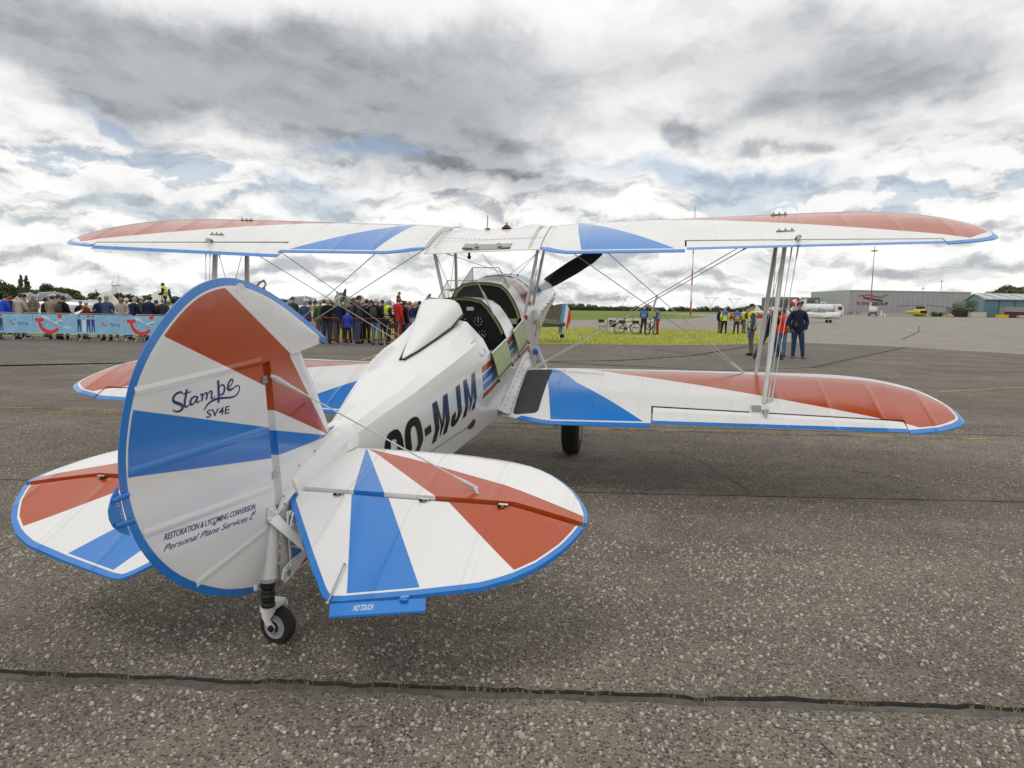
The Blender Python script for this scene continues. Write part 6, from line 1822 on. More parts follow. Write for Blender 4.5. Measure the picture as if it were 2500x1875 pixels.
CL = {k: cloth(k, c) for k, c in dict(navy=(0.016, 0.023, 0.062), black=(0.018, 0.018, 0.020), blue=(0.03, 0.08, 0.42), royal=(0.02, 0.07, 0.55), slate=(0.05, 0.08, 0.17), denim=(0.06, 0.10, 0.20), dark_denim=(0.028, 0.055, 0.125), pale_denim=(0.16, 0.22, 0.33),
      beige=(0.42, 0.36, 0.30), tan=(0.30, 0.24, 0.15), olive=(0.07, 0.075, 0.04), red=(0.52, 0.03, 0.025), rust=(0.23, 0.045, 0.03), orange=(0.62, 0.10, 0.04), grey=(0.14, 0.14, 0.14), pale_grey=(0.45, 0.43, 0.40), charcoal=(0.05, 0.05, 0.054), khaki=(0.16, 0.135, 0.105),
      white=(0.72, 0.71, 0.69), yellow=(0.62, 0.72, 0.02), vest_blue=(0.06, 0.17, 0.55), brown=(0.07, 0.045, 0.03), green=(0.06, 0.14, 0.05), mustard=(0.33, 0.20, 0.07), coral=(0.72, 0.06, 0.025), purple=(0.05, 0.025, 0.09)).items()}
SKINS = [mat('skin_a', (0.48, 0.27, 0.19), 0.55, var=0.1), mat('skin_b', (0.42, 0.23, 0.155), 0.55, var=0.1), mat('skin_c', (0.53, 0.32, 0.24), 0.55, var=0.1)]
HAIRC = {'brown': mat('hair_brown', (0.05, 0.03, 0.018), 0.6, var=0.3), 'dark': mat('hair_dark', (0.012, 0.010, 0.009), 0.55, var=0.3), 'grey': mat('hair_grey', (0.33, 0.32, 0.30), 0.65, var=0.2), 'white': mat('hair_white', (0.62, 0.60, 0.57), 0.65, var=0.1), 'fair': mat('hair_fair', (0.24, 0.15, 0.075), 0.6, var=0.3), 'auburn': mat('hair_auburn', (0.10, 0.03, 0.02), 0.6, var=0.2)}
M_eye = mat('eye_dark', (0.02, 0.012, 0.010), 0.4, var=0)
M_refl = mat('reflective_tape', (0.62, 0.62, 0.60), 0.3, 0.3, var=0.1)

def mesh_child(name, me, m, par):
    o = bpy.data.objects.new(name, me)
    if not me.materials: me.materials.append(m)
    link(o, par); o.material_slots[0].link = 'OBJECT'; o.material_slots[0].material = m
    return o
_pn = [0]
def person(x, y, face, pose, hgt, jacket, trousers, label, group, hair='brown', cap=None, vest=None, shoes='black', extra=(), long_hair=False, z=0.0):
    """face: heading in degrees, 0 = looking away from the camera, 90 = towards the right"""
    _pn[0] += 1
    P_ = POSES[pose]; k = hgt / 1.75
    r = mesh_child('person', P_['body'], SKINS[_pn[0] % 3], None)
    r.location = (x, y, z); r.rotation_euler = (0, 0, -rad(face)); r.scale = (k, k, k)
    tag(r, label, 'person', group)
    mesh_child('jacket', P_['jacket'], CL[jacket], r)
    mesh_child('trousers', P_['trousers'], CL[trousers], r)
    for sh_ in P_['shoes']: mesh_child('shoe', sh_, CL[shoes], r)
    mesh_child('face_features', P_['face'], M_eye, r)
    if cap: mesh_child('cap', P_['cap'], CL[cap], r)
    if hair and hair != 'none' : mesh_child('hair', P_['long_hair' if long_hair else 'hair'], HAIRC[hair], r)
    if vest:
        mesh_child('safety_vest', P_['vest'], CL[vest], r); mesh_child('reflective_band', P_['band'], M_refl, r)
    for ex in extra:
        if ex == 'backpack':
            b = mesh_child('backpack', P_['backpack'], CL['charcoal'], None)
            b.matrix_world = r.matrix_basis.copy(); tag(b, BAG_LABEL(label), 'backpack', 'backpacks worn by visitors')
        else:
            ex(r, P_, k)
    return r
def BAG_LABEL(l): return 'dark backpack worn by the ' + ' '.join(l.replace('person in ', '').replace('person with ', 'one with ').split()[:9])
def held(name, cat, label, build):
    """something a person holds or wears slung: a thing of its own at the same place"""
    def f(r, P_, k):
        mb = MB(); m = build(mb, P_); o = mb.build(name, m, None, 40); o.matrix_world = r.matrix_basis.copy(); tag(o, label, cat)
    return f
def camera_at(pt, big=False):
    def b(mb, P_):
        p = Vector(P_['chest']) + Vector(pt); mb.box(p, (0.14, 0.07, 0.10)); mb.box(p + Vector((0, -0.01, 0.06)), (0.05, 0.05, 0.03)); mb.lathe(p, (0, 1, -0.8 if big else 0), [(0.04, 0), (0.04, 0.06), (0.045, 0.09), (0.05, 0.24 if big else 0.13)], 12)
        mb.tube([p + Vector((-0.06, -0.02, 0.03)), Vector(P_['chest']) + Vector((-0.09, -0.04, 0.16)), Vector(P_['chest']) + Vector((-0.07, -0.16, 0.24))], 0.010, 5)
        return M_rubber
    return b

# ================================================================== crowd barriers and banners
M_rust = mat('rusty_red_barrier', (0.17, 0.035, 0.030), 0.6, 0.2, var=0.4, vscale=5)
M_galv = mat('galvanised_barrier', (0.34, 0.30, 0.28), 0.5, 0.5, var=0.3, vscale=5)
def make_barrier(L_, m_frame, m_bar, label):
    r = empty('crowd_barrier', (0, 0, 0), 0, label, 'barrier', 'crowd barriers along the apron edge')
    fr = MB(); a, b, z0_, z1_, c_ = -L_ / 2 + .03, L_ / 2 - .03, 0.22, 1.02, 0.12
    path = [(a, 0, z0_), (a, 0, z1_ - c_)] + [(a + c_ - c_ * math.cos(t), 0, z1_ - c_ + c_ * math.sin(t)) for t in (.4, .8, 1.2, 1.57)] + [(b - c_ + c_ * math.sin(t), 0, z1_ - c_ + c_ * math.cos(t)) for t in (0, .4, .8, 1.2, 1.57)] + [(b, 0, z0_), (a, 0, z0_)]
    fr.tube(path, 0.019, 7); fr.build('barrier_frame', m_frame, r, 60)
    n = 14
    bm_ = MB(); bm_.tube([(0, 0, z0_), (0, 0, z1_ - 0.01)], 0.008, 5); b0 = bm_.build('bar', m_bar, r, 60)
    for i in range(n):
        o = b0 if i == 0 else b0.copy()
        if i: link(o, r)
        o.location.x = a + (b - a) * (i + 1) / (n + 1)
    for x in (a + .14, b - .14):
        ft = MB(); ft.tube([(x, -0.30, 0.015), (x, -0.24, 0.10), (x, -0.10, 0.21), (x, 0, 0.235), (x, 0.10, 0.21), (x, 0.24, 0.10), (x, 0.30, 0.015)], 0.016, 7); ft.build('foot', m_frame, r, 60)
    return r
def copy_tree(o, parent=None):
    c = o.copy(); COL.objects.link(c)
    if parent is not None: c.parent = parent
    for ch in list(o.children): copy_tree(ch, c)
    return c
b_g = make_barrier(2.02, M_galv, M_galv, 'x'); b_r = make_barrier(1.98, M_rust, M_rust, 'x')
_first = {id(b_g): True, id(b_r): True}
def place_barrier(proto, x, y, rz, label):
    o = proto
    if not _first[id(proto)]: o = copy_tree(proto)
    _first[id(proto)] = False
    o.location = (x, y, 0.006); o.rotation_euler = (0, 0, rad(rz)); o['label'] = label
    return o
for i, (x, lb) in enumerate(((-19.12, 'grey crowd barrier behind the banner, farthest left in view'), (-17.06, 'grey crowd barrier behind the big red smile nearest the left edge'), (-15.00, 'grey crowd barrier behind the printed cabin crew'), (-12.95, 'grey crowd barrier behind the smile beside the blue rudder edge'), (-10.9, 'grey crowd barrier mostly hidden behind the white and blue rudder'))):
    place_barrier(b_g, x, 26.35 - 0.01 * i, 0, lb)
place_barrier(b_r, -7.52, 27.05, -1, 'rust red crowd barrier the bald man rests his hands on'); place_barrier(b_r, -5.50, 27.0, -1, 'rust red crowd barrier in front of the child in royal blue')
place_barrier(b_r, -4.42, 28.0, 94, 'rust red crowd barrier turned end-on to the camera beside the folding chair')
place_barrier(b_g, -3.45, 29.2, 4, 'grey crowd barrier behind the small banner left of the white fuselage'); place_barrier(b_g, -1.42, 29.34, 4, 'grey crowd barrier hidden behind the white fuselage')
M_ban = mat('banner_pale_blue', (0.26, 0.50, 0.70), 0.55, var=0.10, vscale=2.5, bump=0.3, bscale=7)
M_banr = mat('banner_red', (0.68, 0.035, 0.030), 0.55, var=0.06); M_bann = mat('banner_navy', (0.03, 0.05, 0.20), 0.55, var=0.06); M_banw = mat('banner_white', (0.66, 0.74, 0.80), 0.55, var=0.1); M_bang = mat('banner_grey_blue', (0.20, 0.32, 0.48), 0.55, var=0.1)
def ban_sag(x, z): return 0.012 * math.sin(x * 6.1 + z * 1.3) + 0.010 * math.sin(x * 15.0) + 0.014 * mnoise.noise(Vector((x * 2.0, z * 3, 1)))
def banner(x0_, y, L_, rz, label, z0_=0.285, z1_=0.995):
    r = MB(); nx_, nz_ = 60, 8; g = []
    for i in range(nx_ + 1):
        for j in range(nz_ + 1):
            x = L_ * i / nx_; z = z0_ + (z1_ - z0_) * j / nz_; g.append((x, ban_sag(x, z) - 0.04, z))
    r.add(g, [(i * (nz_ + 1) + j, (i + 1) * (nz_ + 1) + j, (i + 1) * (nz_ + 1) + j + 1, i * (nz_ + 1) + j + 1) for i in range(nx_) for j in range(nz_)])
    o = r.build('banner', M_ban, None, 180); o.location = (x0_, y, 0.0); o.rotation_euler = (0, 0, rad(rz)); tag(o, label, 'banner', 'printed banners hung on the barriers')
    def put(mb, name, m):
        vs = []
        for p in mb.v: vs.append((p[0], ban_sag(p[0], p[2]) - 0.04 - p[1], p[2]))
        mb.v = vs; return mb.build(name, m, o)
    H_ = z1_ - z0_
    sm_ = MB(); pts = []       # big smile: serifed left end, arc, dot
    xo = 0.08
    def strip(path, w_, off):
        rows = []
        for i, p in enumerate(path):
            a = path[max(i - 1, 0)]; b = path[min(i + 1, len(path) - 1)]; tx, tz_ = b[0] - a[0], b[1] - a[1]; l_ = math.hypot(tx, tz_)
            w = w_ if not isinstance(w_, (list, tuple)) else w_[i]
            rows.append([(p[0] - tz_ / l_ * w / 2, off, p[1] + tx / l_ * w / 2), (p[0] + tz_ / l_ * w / 2, off, p[1] - tx / l_ * w / 2)])
        sm_.loft(rows, False)
    strip([(xo, z0_ + H_ * .71), (xo + .115, z0_ + H_ * .71), (xo + .23, z0_ + H_ * .71), (xo + .34, z0_ + H_ * .71)], 0.115, 0.006)
    arc = [(xo + 0.17 + 0.02 * 0, z0_ + H_ * .68)] + [(xo + .555 - .385 * math.cos(t), z0_ + H_ * .66 - 0.415 * math.sin(t)) for t in [0.15 + (2.45 - .15) * k / 16 for k in range(17)]]
    strip(arc, [0.10] + [0.10 + 0.035 * math.sin(math.pi * k / 16) for k in range(17)], 0.007)
    sm_.lathe((xo + .92, 0.006, z1_ - 0.055), (0, 1, 0), [(0.085, 0), (0.085, 0.001)], 16)
    put(sm_, 'smile_emblem', M_banr)
    ap = MB()   # printed airliner and clouds behind the smile
    ap.add([(xo + .28, .004, z0_ + H_ * .86), (xo + .34, .004, z0_ + H_ * .92), (xo + .70, .004, z0_ + H_ * .68), (xo + .64, .004, z0_ + H_ * .62)], [(0, 1, 2, 3)])
    ap.add([(xo + .42, .0045, z0_ + H_ * .46), (xo + .46, .0045, z0_ + H_ * .40), (xo + 1.04, .0045, z0_ + H_ * .66), (xo + 1.03, .0045, z0_ + H_ * .74)], [(0, 1, 2, 3)])
    ap.add([(xo + .66, .004, z0_ + H_ * .58), (xo + .74, .004, z0_ + H_ * .60), (xo + 1.0, .004, z0_ + H_ * .40), (xo + .96, .004, z0_ + H_ * .38)], [(0, 1, 2, 3)])
    put(ap, 'printed_airliner', M_banw)
    cl_ = MB()
    for cx_, cz_, rr in ((.42, .82, .10), (.54, .80, .08), (1.10, .36, .10), (1.20, .33, .09), (1.30, .31, .06)): cl_.lathe((xo + cx_, 0.003, z0_ + H_ * cz_), (0, 1, 0), [(rr * .7, 0), (rr * .7, 0.0005)], 12)
    put(cl_, 'printed_cloud', mat('banner_cloud', (0.48, 0.64, 0.76), 0.55, var=0.12))['kind'] = 'stuff'
    for k, xx in enumerate((1.72, 1.90, 2.06, 2.22)):     # printed cabin crew
        cw = MB(); zc_ = z0_ + H_ * .5
        if k != 1:
            cw.add([(xx - .055, .004, z0_ + H_ * .42), (xx + .055, .004, z0_ + H_ * .42), (xx + .065, .004, z0_ + H_ * .76), (xx - .065, .004, z0_ + H_ * .76)], [(0, 1, 2, 3)])
            for s_ in (-1, 1): cw.add([(xx + s_ * .01, .0045, z0_ + H_ * .44), (xx + s_ * .055, .0045, z0_ + H_ * .44), (xx + s_ * .06, .0045, z0_ + H_ * .12), (xx + s_ * .03, .0045, z0_ + H_ * .12)], [(0, 1, 2, 3)])
            cw.add([(xx - .05, .005, z0_ + H_ * .90), (xx + .05, .005, z0_ + H_ * .90), (xx + .03, .005, z0_ + H_ * .96), (xx - .03, .005, z0_ + H_ * .96)], [(0, 1, 2, 3)])
        else:
            cw.add([(xx - .06, .004, z0_ + H_ * .10), (xx + .06, .004, z0_ + H_ * .10), (xx + .07, .004, z0_ + H_ * .74), (xx - .07, .004, z0_ + H_ * .74)], [(0, 1, 2, 3)])
        fig = put(cw, 'printed_crew_figure', M_bann if k != 1 else M_banw)
        hd_ = MB(); hd_.lathe((xx, 0.0035, z0_ + H_ * .84), (0, 1, 0), [(0.042, 0), (0.042, 0.0005)], 12)
        put(hd_, 'printed_face', mat('banner_skin', (0.50, 0.36, 0.30), 0.6, var=0)).parent = fig
    sm_ = MB(); xs0 = 2.56
    strip([(xs0, z0_ + H_ * .62), (xs0 + .07, z0_ + H_ * .62)], 0.025, 0.006)
    strip([(xs0 + .11 - .09 * math.cos(t), z0_ + H_ * .60 - .11 * math.sin(t)) for t in [0.1 + 2.4 * k / 10 for k in range(11)]], 0.03, 0.0065)
    put(sm_, 'small_smile_emblem', M_banr)
    dt = MB(); dt.lathe((xs0 + .21, 0.006, z0_ + H_ * .70), (0, 1, 0), [(0.018, 0), (0.018, 0.001)], 10); put(dt, 'emblem_dot', M_bann)
    t_ = text_mesh('TUI fly', 0.165, M_bann, 'banner_lettering', o, lambda x, y: Vector((xs0 + .29 + x, ban_sag(xs0 + .29 + x, .6) - 0.048, z0_ + H_ * .42 + y)), 0.0, 0.72, 1.1)
    return o
banner(-21.06, 26.30, 3.38, 0, 'pale blue printed banner cut off by the left picture edge'); banner(-17.67, 26.29, 3.38, 0, 'pale blue printed banner with red smile in front of the man in tan hood'); banner(-14.28, 26.27, 3.38, 0, 'pale blue printed banner running behind the blue rudder edge')
banner(-4.42, 29.14, 3.0, 4, 'pale blue printed banner seen just left of the white fuselage')

# ================================================================== people
GL, GM, GR, GV_ = 'visitors behind the printed banners', 'visitors at the red barriers', 'onlookers beside the right wing', 'volunteers in vests on the grass'
person(-19.35, 27.0, 20, 'lean', 1.72, 'royal', 'grey', 'person in bright blue hooded jacket cut by the left picture edge', GL, 'dark', shoes='grey')
person(-19.01, 27.4, 5, 'lean', 1.76, 'beige', 'dark_denim', 'person in beige sweater with brown hair leaning on the banner barrier', GL, 'brown')
person(-19.57, 28.6, 40, 'stand', 1.72, 'olive', 'black', 'person in olive jacket and black cap right of the beige sweater', GL, 'dark', cap='black')
person(-21.18, 30.2, 200, 'front', 1.66, 'black', 'denim', 'person in black coat and red cap behind the beige sweater', GL, 'dark', cap='red')
person(-21.99, 31, 120, 'stand', 1.70, 'charcoal', 'black', 'person in charcoal coat between blue hood and red cap', GL, 'grey')
person(-22.46, 33.5, 170, 'front', 1.74, 'khaki', 'olive', 'person in khaki jacket facing the camera beside the orange cover', GL, 'grey')
person(-19.09, 29.2, 30, 'stand', 1.60, 'black', 'black', 'person in black jacket left of the tan hooded jacket', GL, 'dark')
person(-17.74, 27.5, 0, 'front', 1.70, 'tan', 'dark_denim', 'person in tan hooded jacket seen from behind at the banner', GL, 'brown')
person(-18.19, 28.6, 60, 'stand', 1.72, 'grey', 'denim', 'dark-haired person between tan hood and black hood', GL, 'dark')
person(-17.2, 27.3, 10, 'front', 1.68, 'black', 'black', 'person in black hooded jacket with backpack at the banner', GL, 'dark', extra=('backpack',))
person(-17.48, 28.9, 0, 'stand', 1.52, 'black', 'black', 'grey-haired person in black left of the rust jacket', GL, 'grey')
person(-16.88, 28.2, 90, 'phone', 1.50, 'rust', 'denim', 'short person in rust red jacket with white hair', GL, 'white')
person(-16.98, 29.4, 150, 'stand', 1.66, 'navy', 'black', 'person in navy behind the grey-haired man in blue jacket', GL, 'dark')
person(-15.5, 27.3, 185, 'behind', 1.72, 'slate', 'black', 'grey-haired man in blue padded jacket facing the camera', GL, 'grey')
person(-15.06, 27.5, 150, 'front', 1.66, 'beige', 'khaki', 'fair-haired woman in beige coat with black scarf', GL, 'fair', long_hair=True, shoes='white')
person(-15.79, 29.2, 30, 'stand', 1.64, 'pale_grey', 'black', 'white-haired person behind the woman in beige', GL, 'white')
person(-15.18, 28.4, 15, 'lean', 1.70, 'navy', 'black', 'person in navy jacket with grey hair right of the beige coat', GL, 'grey')
person(-15.69, 30.2, 190, 'stand', 1.72, 'olive', 'khaki', 'white-haired man in olive waistcoat facing the camera', GL, 'white')
person(-14.0, 27.5, 0, 'front', 1.74, 'navy', 'black', 'person in navy hooded jacket and black cap seen from behind', GL, 'dark', cap='black')
person(-14.27, 28.6, 20, 'stand', 1.58, 'red', 'denim', 'person in red jacket beside the navy hooded jacket', GL, 'brown')
person(-13.71, 28.0, 350, 'stand', 1.66, 'charcoal', 'black', 'person in charcoal jacket beside the blue rudder edge', GL, 'grey')
person(-14.27, 29.6, 340, 'stand', 1.56, 'yellow', 'denim', 'person in yellow jacket half hidden by the rudder edge', GL, 'fair')
person(-19.98, 41.0, 260, 'front', 1.74, 'black', 'black', 'person in yellow safety vest standing on an aircraft wing', GL, 'dark', vest='yellow', z=0.86)
person(-9.4, 30.5, 150, 'stand', 1.82, 'charcoal', 'black', 'dark-haired person in charcoal just right of the rudder tip', GM, 'dark')
person(-8.51, 29.2, 5, 'stand', 1.68, 'slate', 'denim', 'person in blue jacket and olive cap seen from behind', GM, 'grey', cap='olive')
person(-8.63, 30.4, 30, 'stand', 1.66, 'mustard', 'brown', 'person in mustard jacket right of the blue jacket', GM, 'brown')
person(-8.76, 31.6, 60, 'stand', 1.68, 'navy', 'black', 'person in navy left of the flat grey cap', GM, 'dark')
person(-7.98, 29.6, 350, 'stand', 1.70, 'green', 'khaki', 'person in green jacket and grey cap behind the barrier', GM, 'grey', cap='pale_grey')
person(-7.19, 27.55, 150, 'lean', 1.78, 'black', 'dark_denim', 'bald bearded man in black jacket with hands on the barrier', GM, None, shoes='brown')
person(-7.52, 29.8, 200, 'stand', 1.62, 'charcoal', 'grey', 'short person in charcoal right of the bald man', GM, 'brown')
person(-6.93, 28.6, 10, 'front', 1.74, 'navy', 'charcoal', 'person in navy fleece seen from behind the barrier', GM, 'dark')
person(-6.34, 27.35, 5, 'front', 1.34, 'royal', 'black', 'child in royal blue coat standing at the red barrier', GM, 'brown', shoes='white')
person(-6.87, 30.4, 330, 'stand', 1.70, 'black', 'denim', 'person in black with red cap behind the child', GM, 'dark', cap='red')
person(-6.13, 28.2, 60, 'phone', 1.90, 'charcoal', 'denim', 'tall dark-haired man in charcoal hood with backpack', GM, 'dark', extra=('backpack',))
person(-6.47, 30.8, 190, 'stand', 1.70, 'grey', 'black', 'person in grey facing the camera behind the tall man', GM, 'grey')
person(-5.9, 28.8, 20, 'pockets', 1.76, 'black', 'black', 'person dressed all in black right of the tall man', GM, 'brown')
person(-6.0, 30.2, 150, 'stand', 1.74, 'olive', 'khaki', 'person in olive behind the white cap', GM, 'brown')
person(-5.29, 27.5, 15, 'front', 1.78, 'black', 'pale_denim', 'man in white cap and pale jeans with a backpack', GM, 'grey', cap='white', extra=('backpack',))
person(-5.41, 29.6, 200, 'camera', 1.74, 'black', 'black', 'person in black taking a photo right of the white cap', GM, 'dark')
person(-4.96, 28.3, 60, 'front', 1.76, 'navy', 'black', 'marshal in yellow safety vest at the end of the red barrier', GM, 'grey', vest='yellow')
person(-4.58, 28.4, 40, 'phone', 1.84, 'red', 'red', 'tall person in red jacket and red cap with a child on the shoulders', GM, 'brown', cap='red')
person(-4.61, 28.75, 60, 'front', 1.02, 'brown', 'denim', 'small child riding on the shoulders of the person in red', GM, 'brown', z=1.06)
person(-4.4, 28.9, 50, 'stand', 1.72, 'black', 'denim', 'brown-haired person in black right of the red jacket', GM, 'brown')
person(-4.56, 31.5, 40, 'stand', 1.72, 'khaki', 'black', 'person in khaki at the back of the row right of the red jacket', GM, 'fair')
person(-4.19, 29.65, 30, 'lean', 1.70, 'navy', 'denim', 'person in navy leaning on the small banner, nearer the red jacket', GM, 'grey')
person(-4.36, 32.0, 60, 'stand', 1.74, 'grey', 'black', 'white-haired person between the two who lean on the banner', GM, 'white')
person(-4.06, 31.0, 20, 'stand', 1.74, 'black', 'black', 'dark-haired person in black behind the leaning bald man', GM, 'dark')
person(-3.77, 29.7, 30, 'lean', 1.66, 'purple', 'denim', 'bald man in dark purple leaning on the small banner', GM, None)
person(-3.79, 31.5, 10, 'stand', 1.72, 'brown', 'denim', 'grey-haired person in brown near the white fuselage', GM, 'grey')
person(-3.35, 29.9, 20, 'camera', 1.80, 'black', 'black', 'person in black holding up a camera beside the headrest', GM, 'dark')
person(-4.92, 32.8, 70, 'stand', 1.74, 'slate', 'black', 'white-haired person in slate behind the red jacket', GM, 'white'); person(-4.18, 33.5, 40, 'stand', 1.74, 'olive', 'black', 'brown-haired person in olive behind the bald man in purple', GM, 'brown')
person(8.27, 45.2, 200, 'front', 1.72, 'charcoal', 'charcoal', 'volunteer in blue vest behind the white panel', GV_, 'grey', vest='vest_blue')
person(9.01, 44.6, 290, 'front', 1.70, 'slate', 'red', 'volunteer in blue vest and red trousers beside the bicycles', GV_, 'brown', vest='vest_blue')
person(14.53, 50.2, 60, 'stand', 1.74, 'navy', 'grey', 'person in navy half hidden by the yellow hooded jacket', GV_, 'dark')
person(14.4, 48.7, 0, 'pockets', 1.80, 'yellow', 'black', 'volunteer in yellow hooded jacket under a blue vest', GV_, 'grey', vest='vest_blue')
person(15.33, 49.0, 0, 'pockets', 1.76, 'mustard', 'charcoal', 'volunteer in mustard jacket under a blue vest', GV_, 'dark', cap='black', vest='vest_blue')
person(16.45, 51.0, 80, 'front', 1.74, 'brown', 'khaki', 'person in brown jacket and yellow vest right of the mustard jacket', GV_, 'dark', cap='black', vest='yellow')
person(8.32, 24.9, 285, 'stand', 1.80, 'slate', 'khaki', 'marshal in yellow safety vest and black cap on the asphalt', GR, 'grey', cap='black', vest='yellow',
       extra=(held('drink_bottle', 'bottle', 'blue and white bottle held by the marshal in the black cap', lambda mb, P_: (mb.lathe(Vector(P_['hand'][0]) + Vector((0, 0.03, -0.20)), (0, 0, 1), [(0.045, 0), (0.045, 0.17), (0.02, 0.20), (0.02, 0.22)], 12), CL['blue'])[1]),))
person(8.28, 23.1, 185, 'stride_camera', 1.72, 'black', 'dark_denim', 'photographer in black jacket and white cap standing legs apart', GR, 'grey', cap='white', shoes='charcoal', extra=(held('camera', 'camera', 'black camera held to the face by the photographer legs apart', camera_at((0, 0.10, 0.16))),))
person(9.59, 26.2, 175, 'stand', 1.84, 'black', 'black', 'person all in black behind the photographer', GR, 'dark', cap='black')
person(9.19, 24.4, 200, 'phone', 1.66, 'coral', 'pale_denim', 'auburn-haired woman in coral red jacket and pale jeans', GR, 'auburn', long_hair=True, shoes='charcoal',
       extra=(held('shoulder_bag', 'bag', 'bright green bag at the side of the coral jacket', lambda mb, P_: (mb.ball((-0.30, 0.06, 0.98), 0.16, 12, 8, scale=(1.0, 0.5, 0.62)), mat('bag_green', (0.20, 0.42, 0.04), 0.5, var=0.3))[1]),))
person(9.41, 23.6, 192, 'pockets', 1.88, 'navy', 'dark_denim', 'man in navy jacket and dark jeans with a camera on a strap', GR, 'brown', shoes='grey', extra=(held('camera', 'camera', 'black camera with long lens hanging on the man in navy', camera_at((0.10, 0.03, -0.16), True)),))

# ================================================================== furniture and bicycles on the grass
def folding_chair(x, y, rz, m_seat, label):
    r = empty('folding_chair', (x, y, 0.012), rad(rz), label, 'chair', 'folding chairs on the airfield')
    for s_ in (-1, 1):
        l = MB(); l.tube([(s_ * .22, .24, 0), (s_ * .22, -.02, .44), (s_ * .21, -.16, .82)], .013, 6); l.build('leg', M_galv, r, 60)
        l = MB(); l.tube([(s_ * .19, -.26, 0), (s_ * .19, .06, .43)], .012, 6); l.build('leg', M_galv, r, 60)
    st = MB(); st.box((0, .02, .445), (.40, .40, .03)); st.build('seat', m_seat, r); st = MB(); st.box((0, -.155, .76), (.42, .03, .20), rot=Matrix.Rotation(rad(-14), 3, 'X')); st.build('backrest', m_seat, r)
    st = MB(); st.tube([(-.22, .16, .14), (.22, .16, .14)], .010, 6); st.build('stretcher', M_galv, r, 60)
M_seat = mat('chair_brown', (0.055, 0.040, 0.033), 0.6, var=0.2)
folding_chair(-4.52, 26.72, 172, M_seat, 'brown folding chair on the asphalt at the end of the red barrier')
for u, (x, y) in enumerate(((5.69, 45.6), (6.14, 44.0), (6.71, 43.9), (7.48, 43.6))):
    folding_chair(x, y, (200, 185, 178, 172)[u], M_seat, ('folding chair standing alone left of the white panel', 'folding chair carrying a black bag', 'folding chair in front of the bicycle rear wheel', 'folding chair in front of the bicycle front wheel')[u])
bg_ = MB(); bg_.ball((6.14, 43.95, 0.62), 0.2, 12, 8, scale=(1.2, .8, .75)); bg_.tube([(6.07, 43.95, .72), (6.14, 43.95, .86), (6.24, 43.95, .72)], .015, 6)
tag(bg_.build('holdall', M_rubber, None, 60), 'black holdall on a folding chair on the grass', 'bag')
wp = empty('display_panel', (7.74, 47.0, 0.012), 0, 'white panel on legs standing behind the bicycles', 'panel')
p_ = MB(); p_.box((0, 0, .52), (3.2, .04, .86)); p_.build('board', mat('panel_white', (0.62, 0.62, 0.60), .6, var=.1), wp)
for x in (-1.55, 1.55):
    p_ = MB(); p_.box((x, .0, .5), (.06, .08, .98)); p_.build('leg', M_galv, wp)
def bicycle(x, y, rz, m_f, label):
    r = empty('bicycle', (x, y, 0.012), rad(rz), label, 'bicycle', 'bicycles parked on the grass')
    for xx in (-.52, .52):
        w_ = MB(); w_.tube([(xx + .335 * math.cos(2 * math.pi * k / 24), 0, .34 + .335 * math.sin(2 * math.pi * k / 24)) for k in range(25)], .030, 6, cap=False); t = w_.build('wheel', M_tyre, r, 60)
        s_ = MB()
        for k in range(12):
            a = 2 * math.pi * k / 12; s_.tube([(xx, 0, .34), (xx + .32 * math.cos(a), 0, .34 + .32 * math.sin(a))], .003, 4)
        s_.ball((xx, 0, .34), .03, 8, 6); s_.build('spokes', M_grey, t)['kind'] = 'stuff'
    f = MB(); bb, st, hd_ = (-.08, 0, .30), (-.20, 0, .80), (.36, 0, .82)
    for a, b in ((bb, st), (bb, (.39, 0, .70)), ((-.18, 0, .72), hd_), ((-.52, 0, .34), bb), ((-.52, 0, .34), (-.18, 0, .72)), (hd_, (.39, 0, .66))): f.tube([a, b], .026, 7)
    f.build('frame', m_f, r, 60)
    f = MB(); f.tube([(.39, 0, .66), (.46, 0, .45), (.52, 0, .34)], .016, 7); f.build('fork', m_f, r, 60)
    f = MB(); f.tube([(.34, 0, .84), (.33, 0, 1.02)], .014, 6); f.tube([(.22, -.28, 1.04), (.34, -.12, 1.03), (.34, .12, 1.03), (.22, .28, 1.04)], .013, 6); f.build('handlebar', M_rubber, r, 60)
    f = MB(); f.tube([(-.20, 0, .80), (-.22, 0, .92)], .013, 6); f.ball((-.23, 0, .95), .11, 10, 6, scale=(1.2, .6, .35)); f.build('saddle', M_rubber, r, 60)
    f = MB(); f.lathe((-.08, .03, .30), (0, 1, 0), [(.09, 0), (.09, .02)], 14); f.box((-.08, .08, .16), (.02, .02, .2)); f.box((-.08, -.06, .44), (.02, .02, .2)); f.build('crank', M_rubber, r)
    f = MB(); f.tube([(-.70, .06, .74), (-.30, .06, .74), (-.30, -.06, .74), (-.70, -.06, .74)], .010, 5); f.tube([(-.55, .06, .36), (-.62, .06, .74)], .008, 5); f.build('carrier', M_rubber, r, 60)
bicycle(7.19, 44.9, 3, M_rubber, 'black bicycle parked side-on in front of the white panel')
bicycle(8.45, 43.6, 52, M_rubber, 'black bicycle turned half towards the camera by the red trousers')

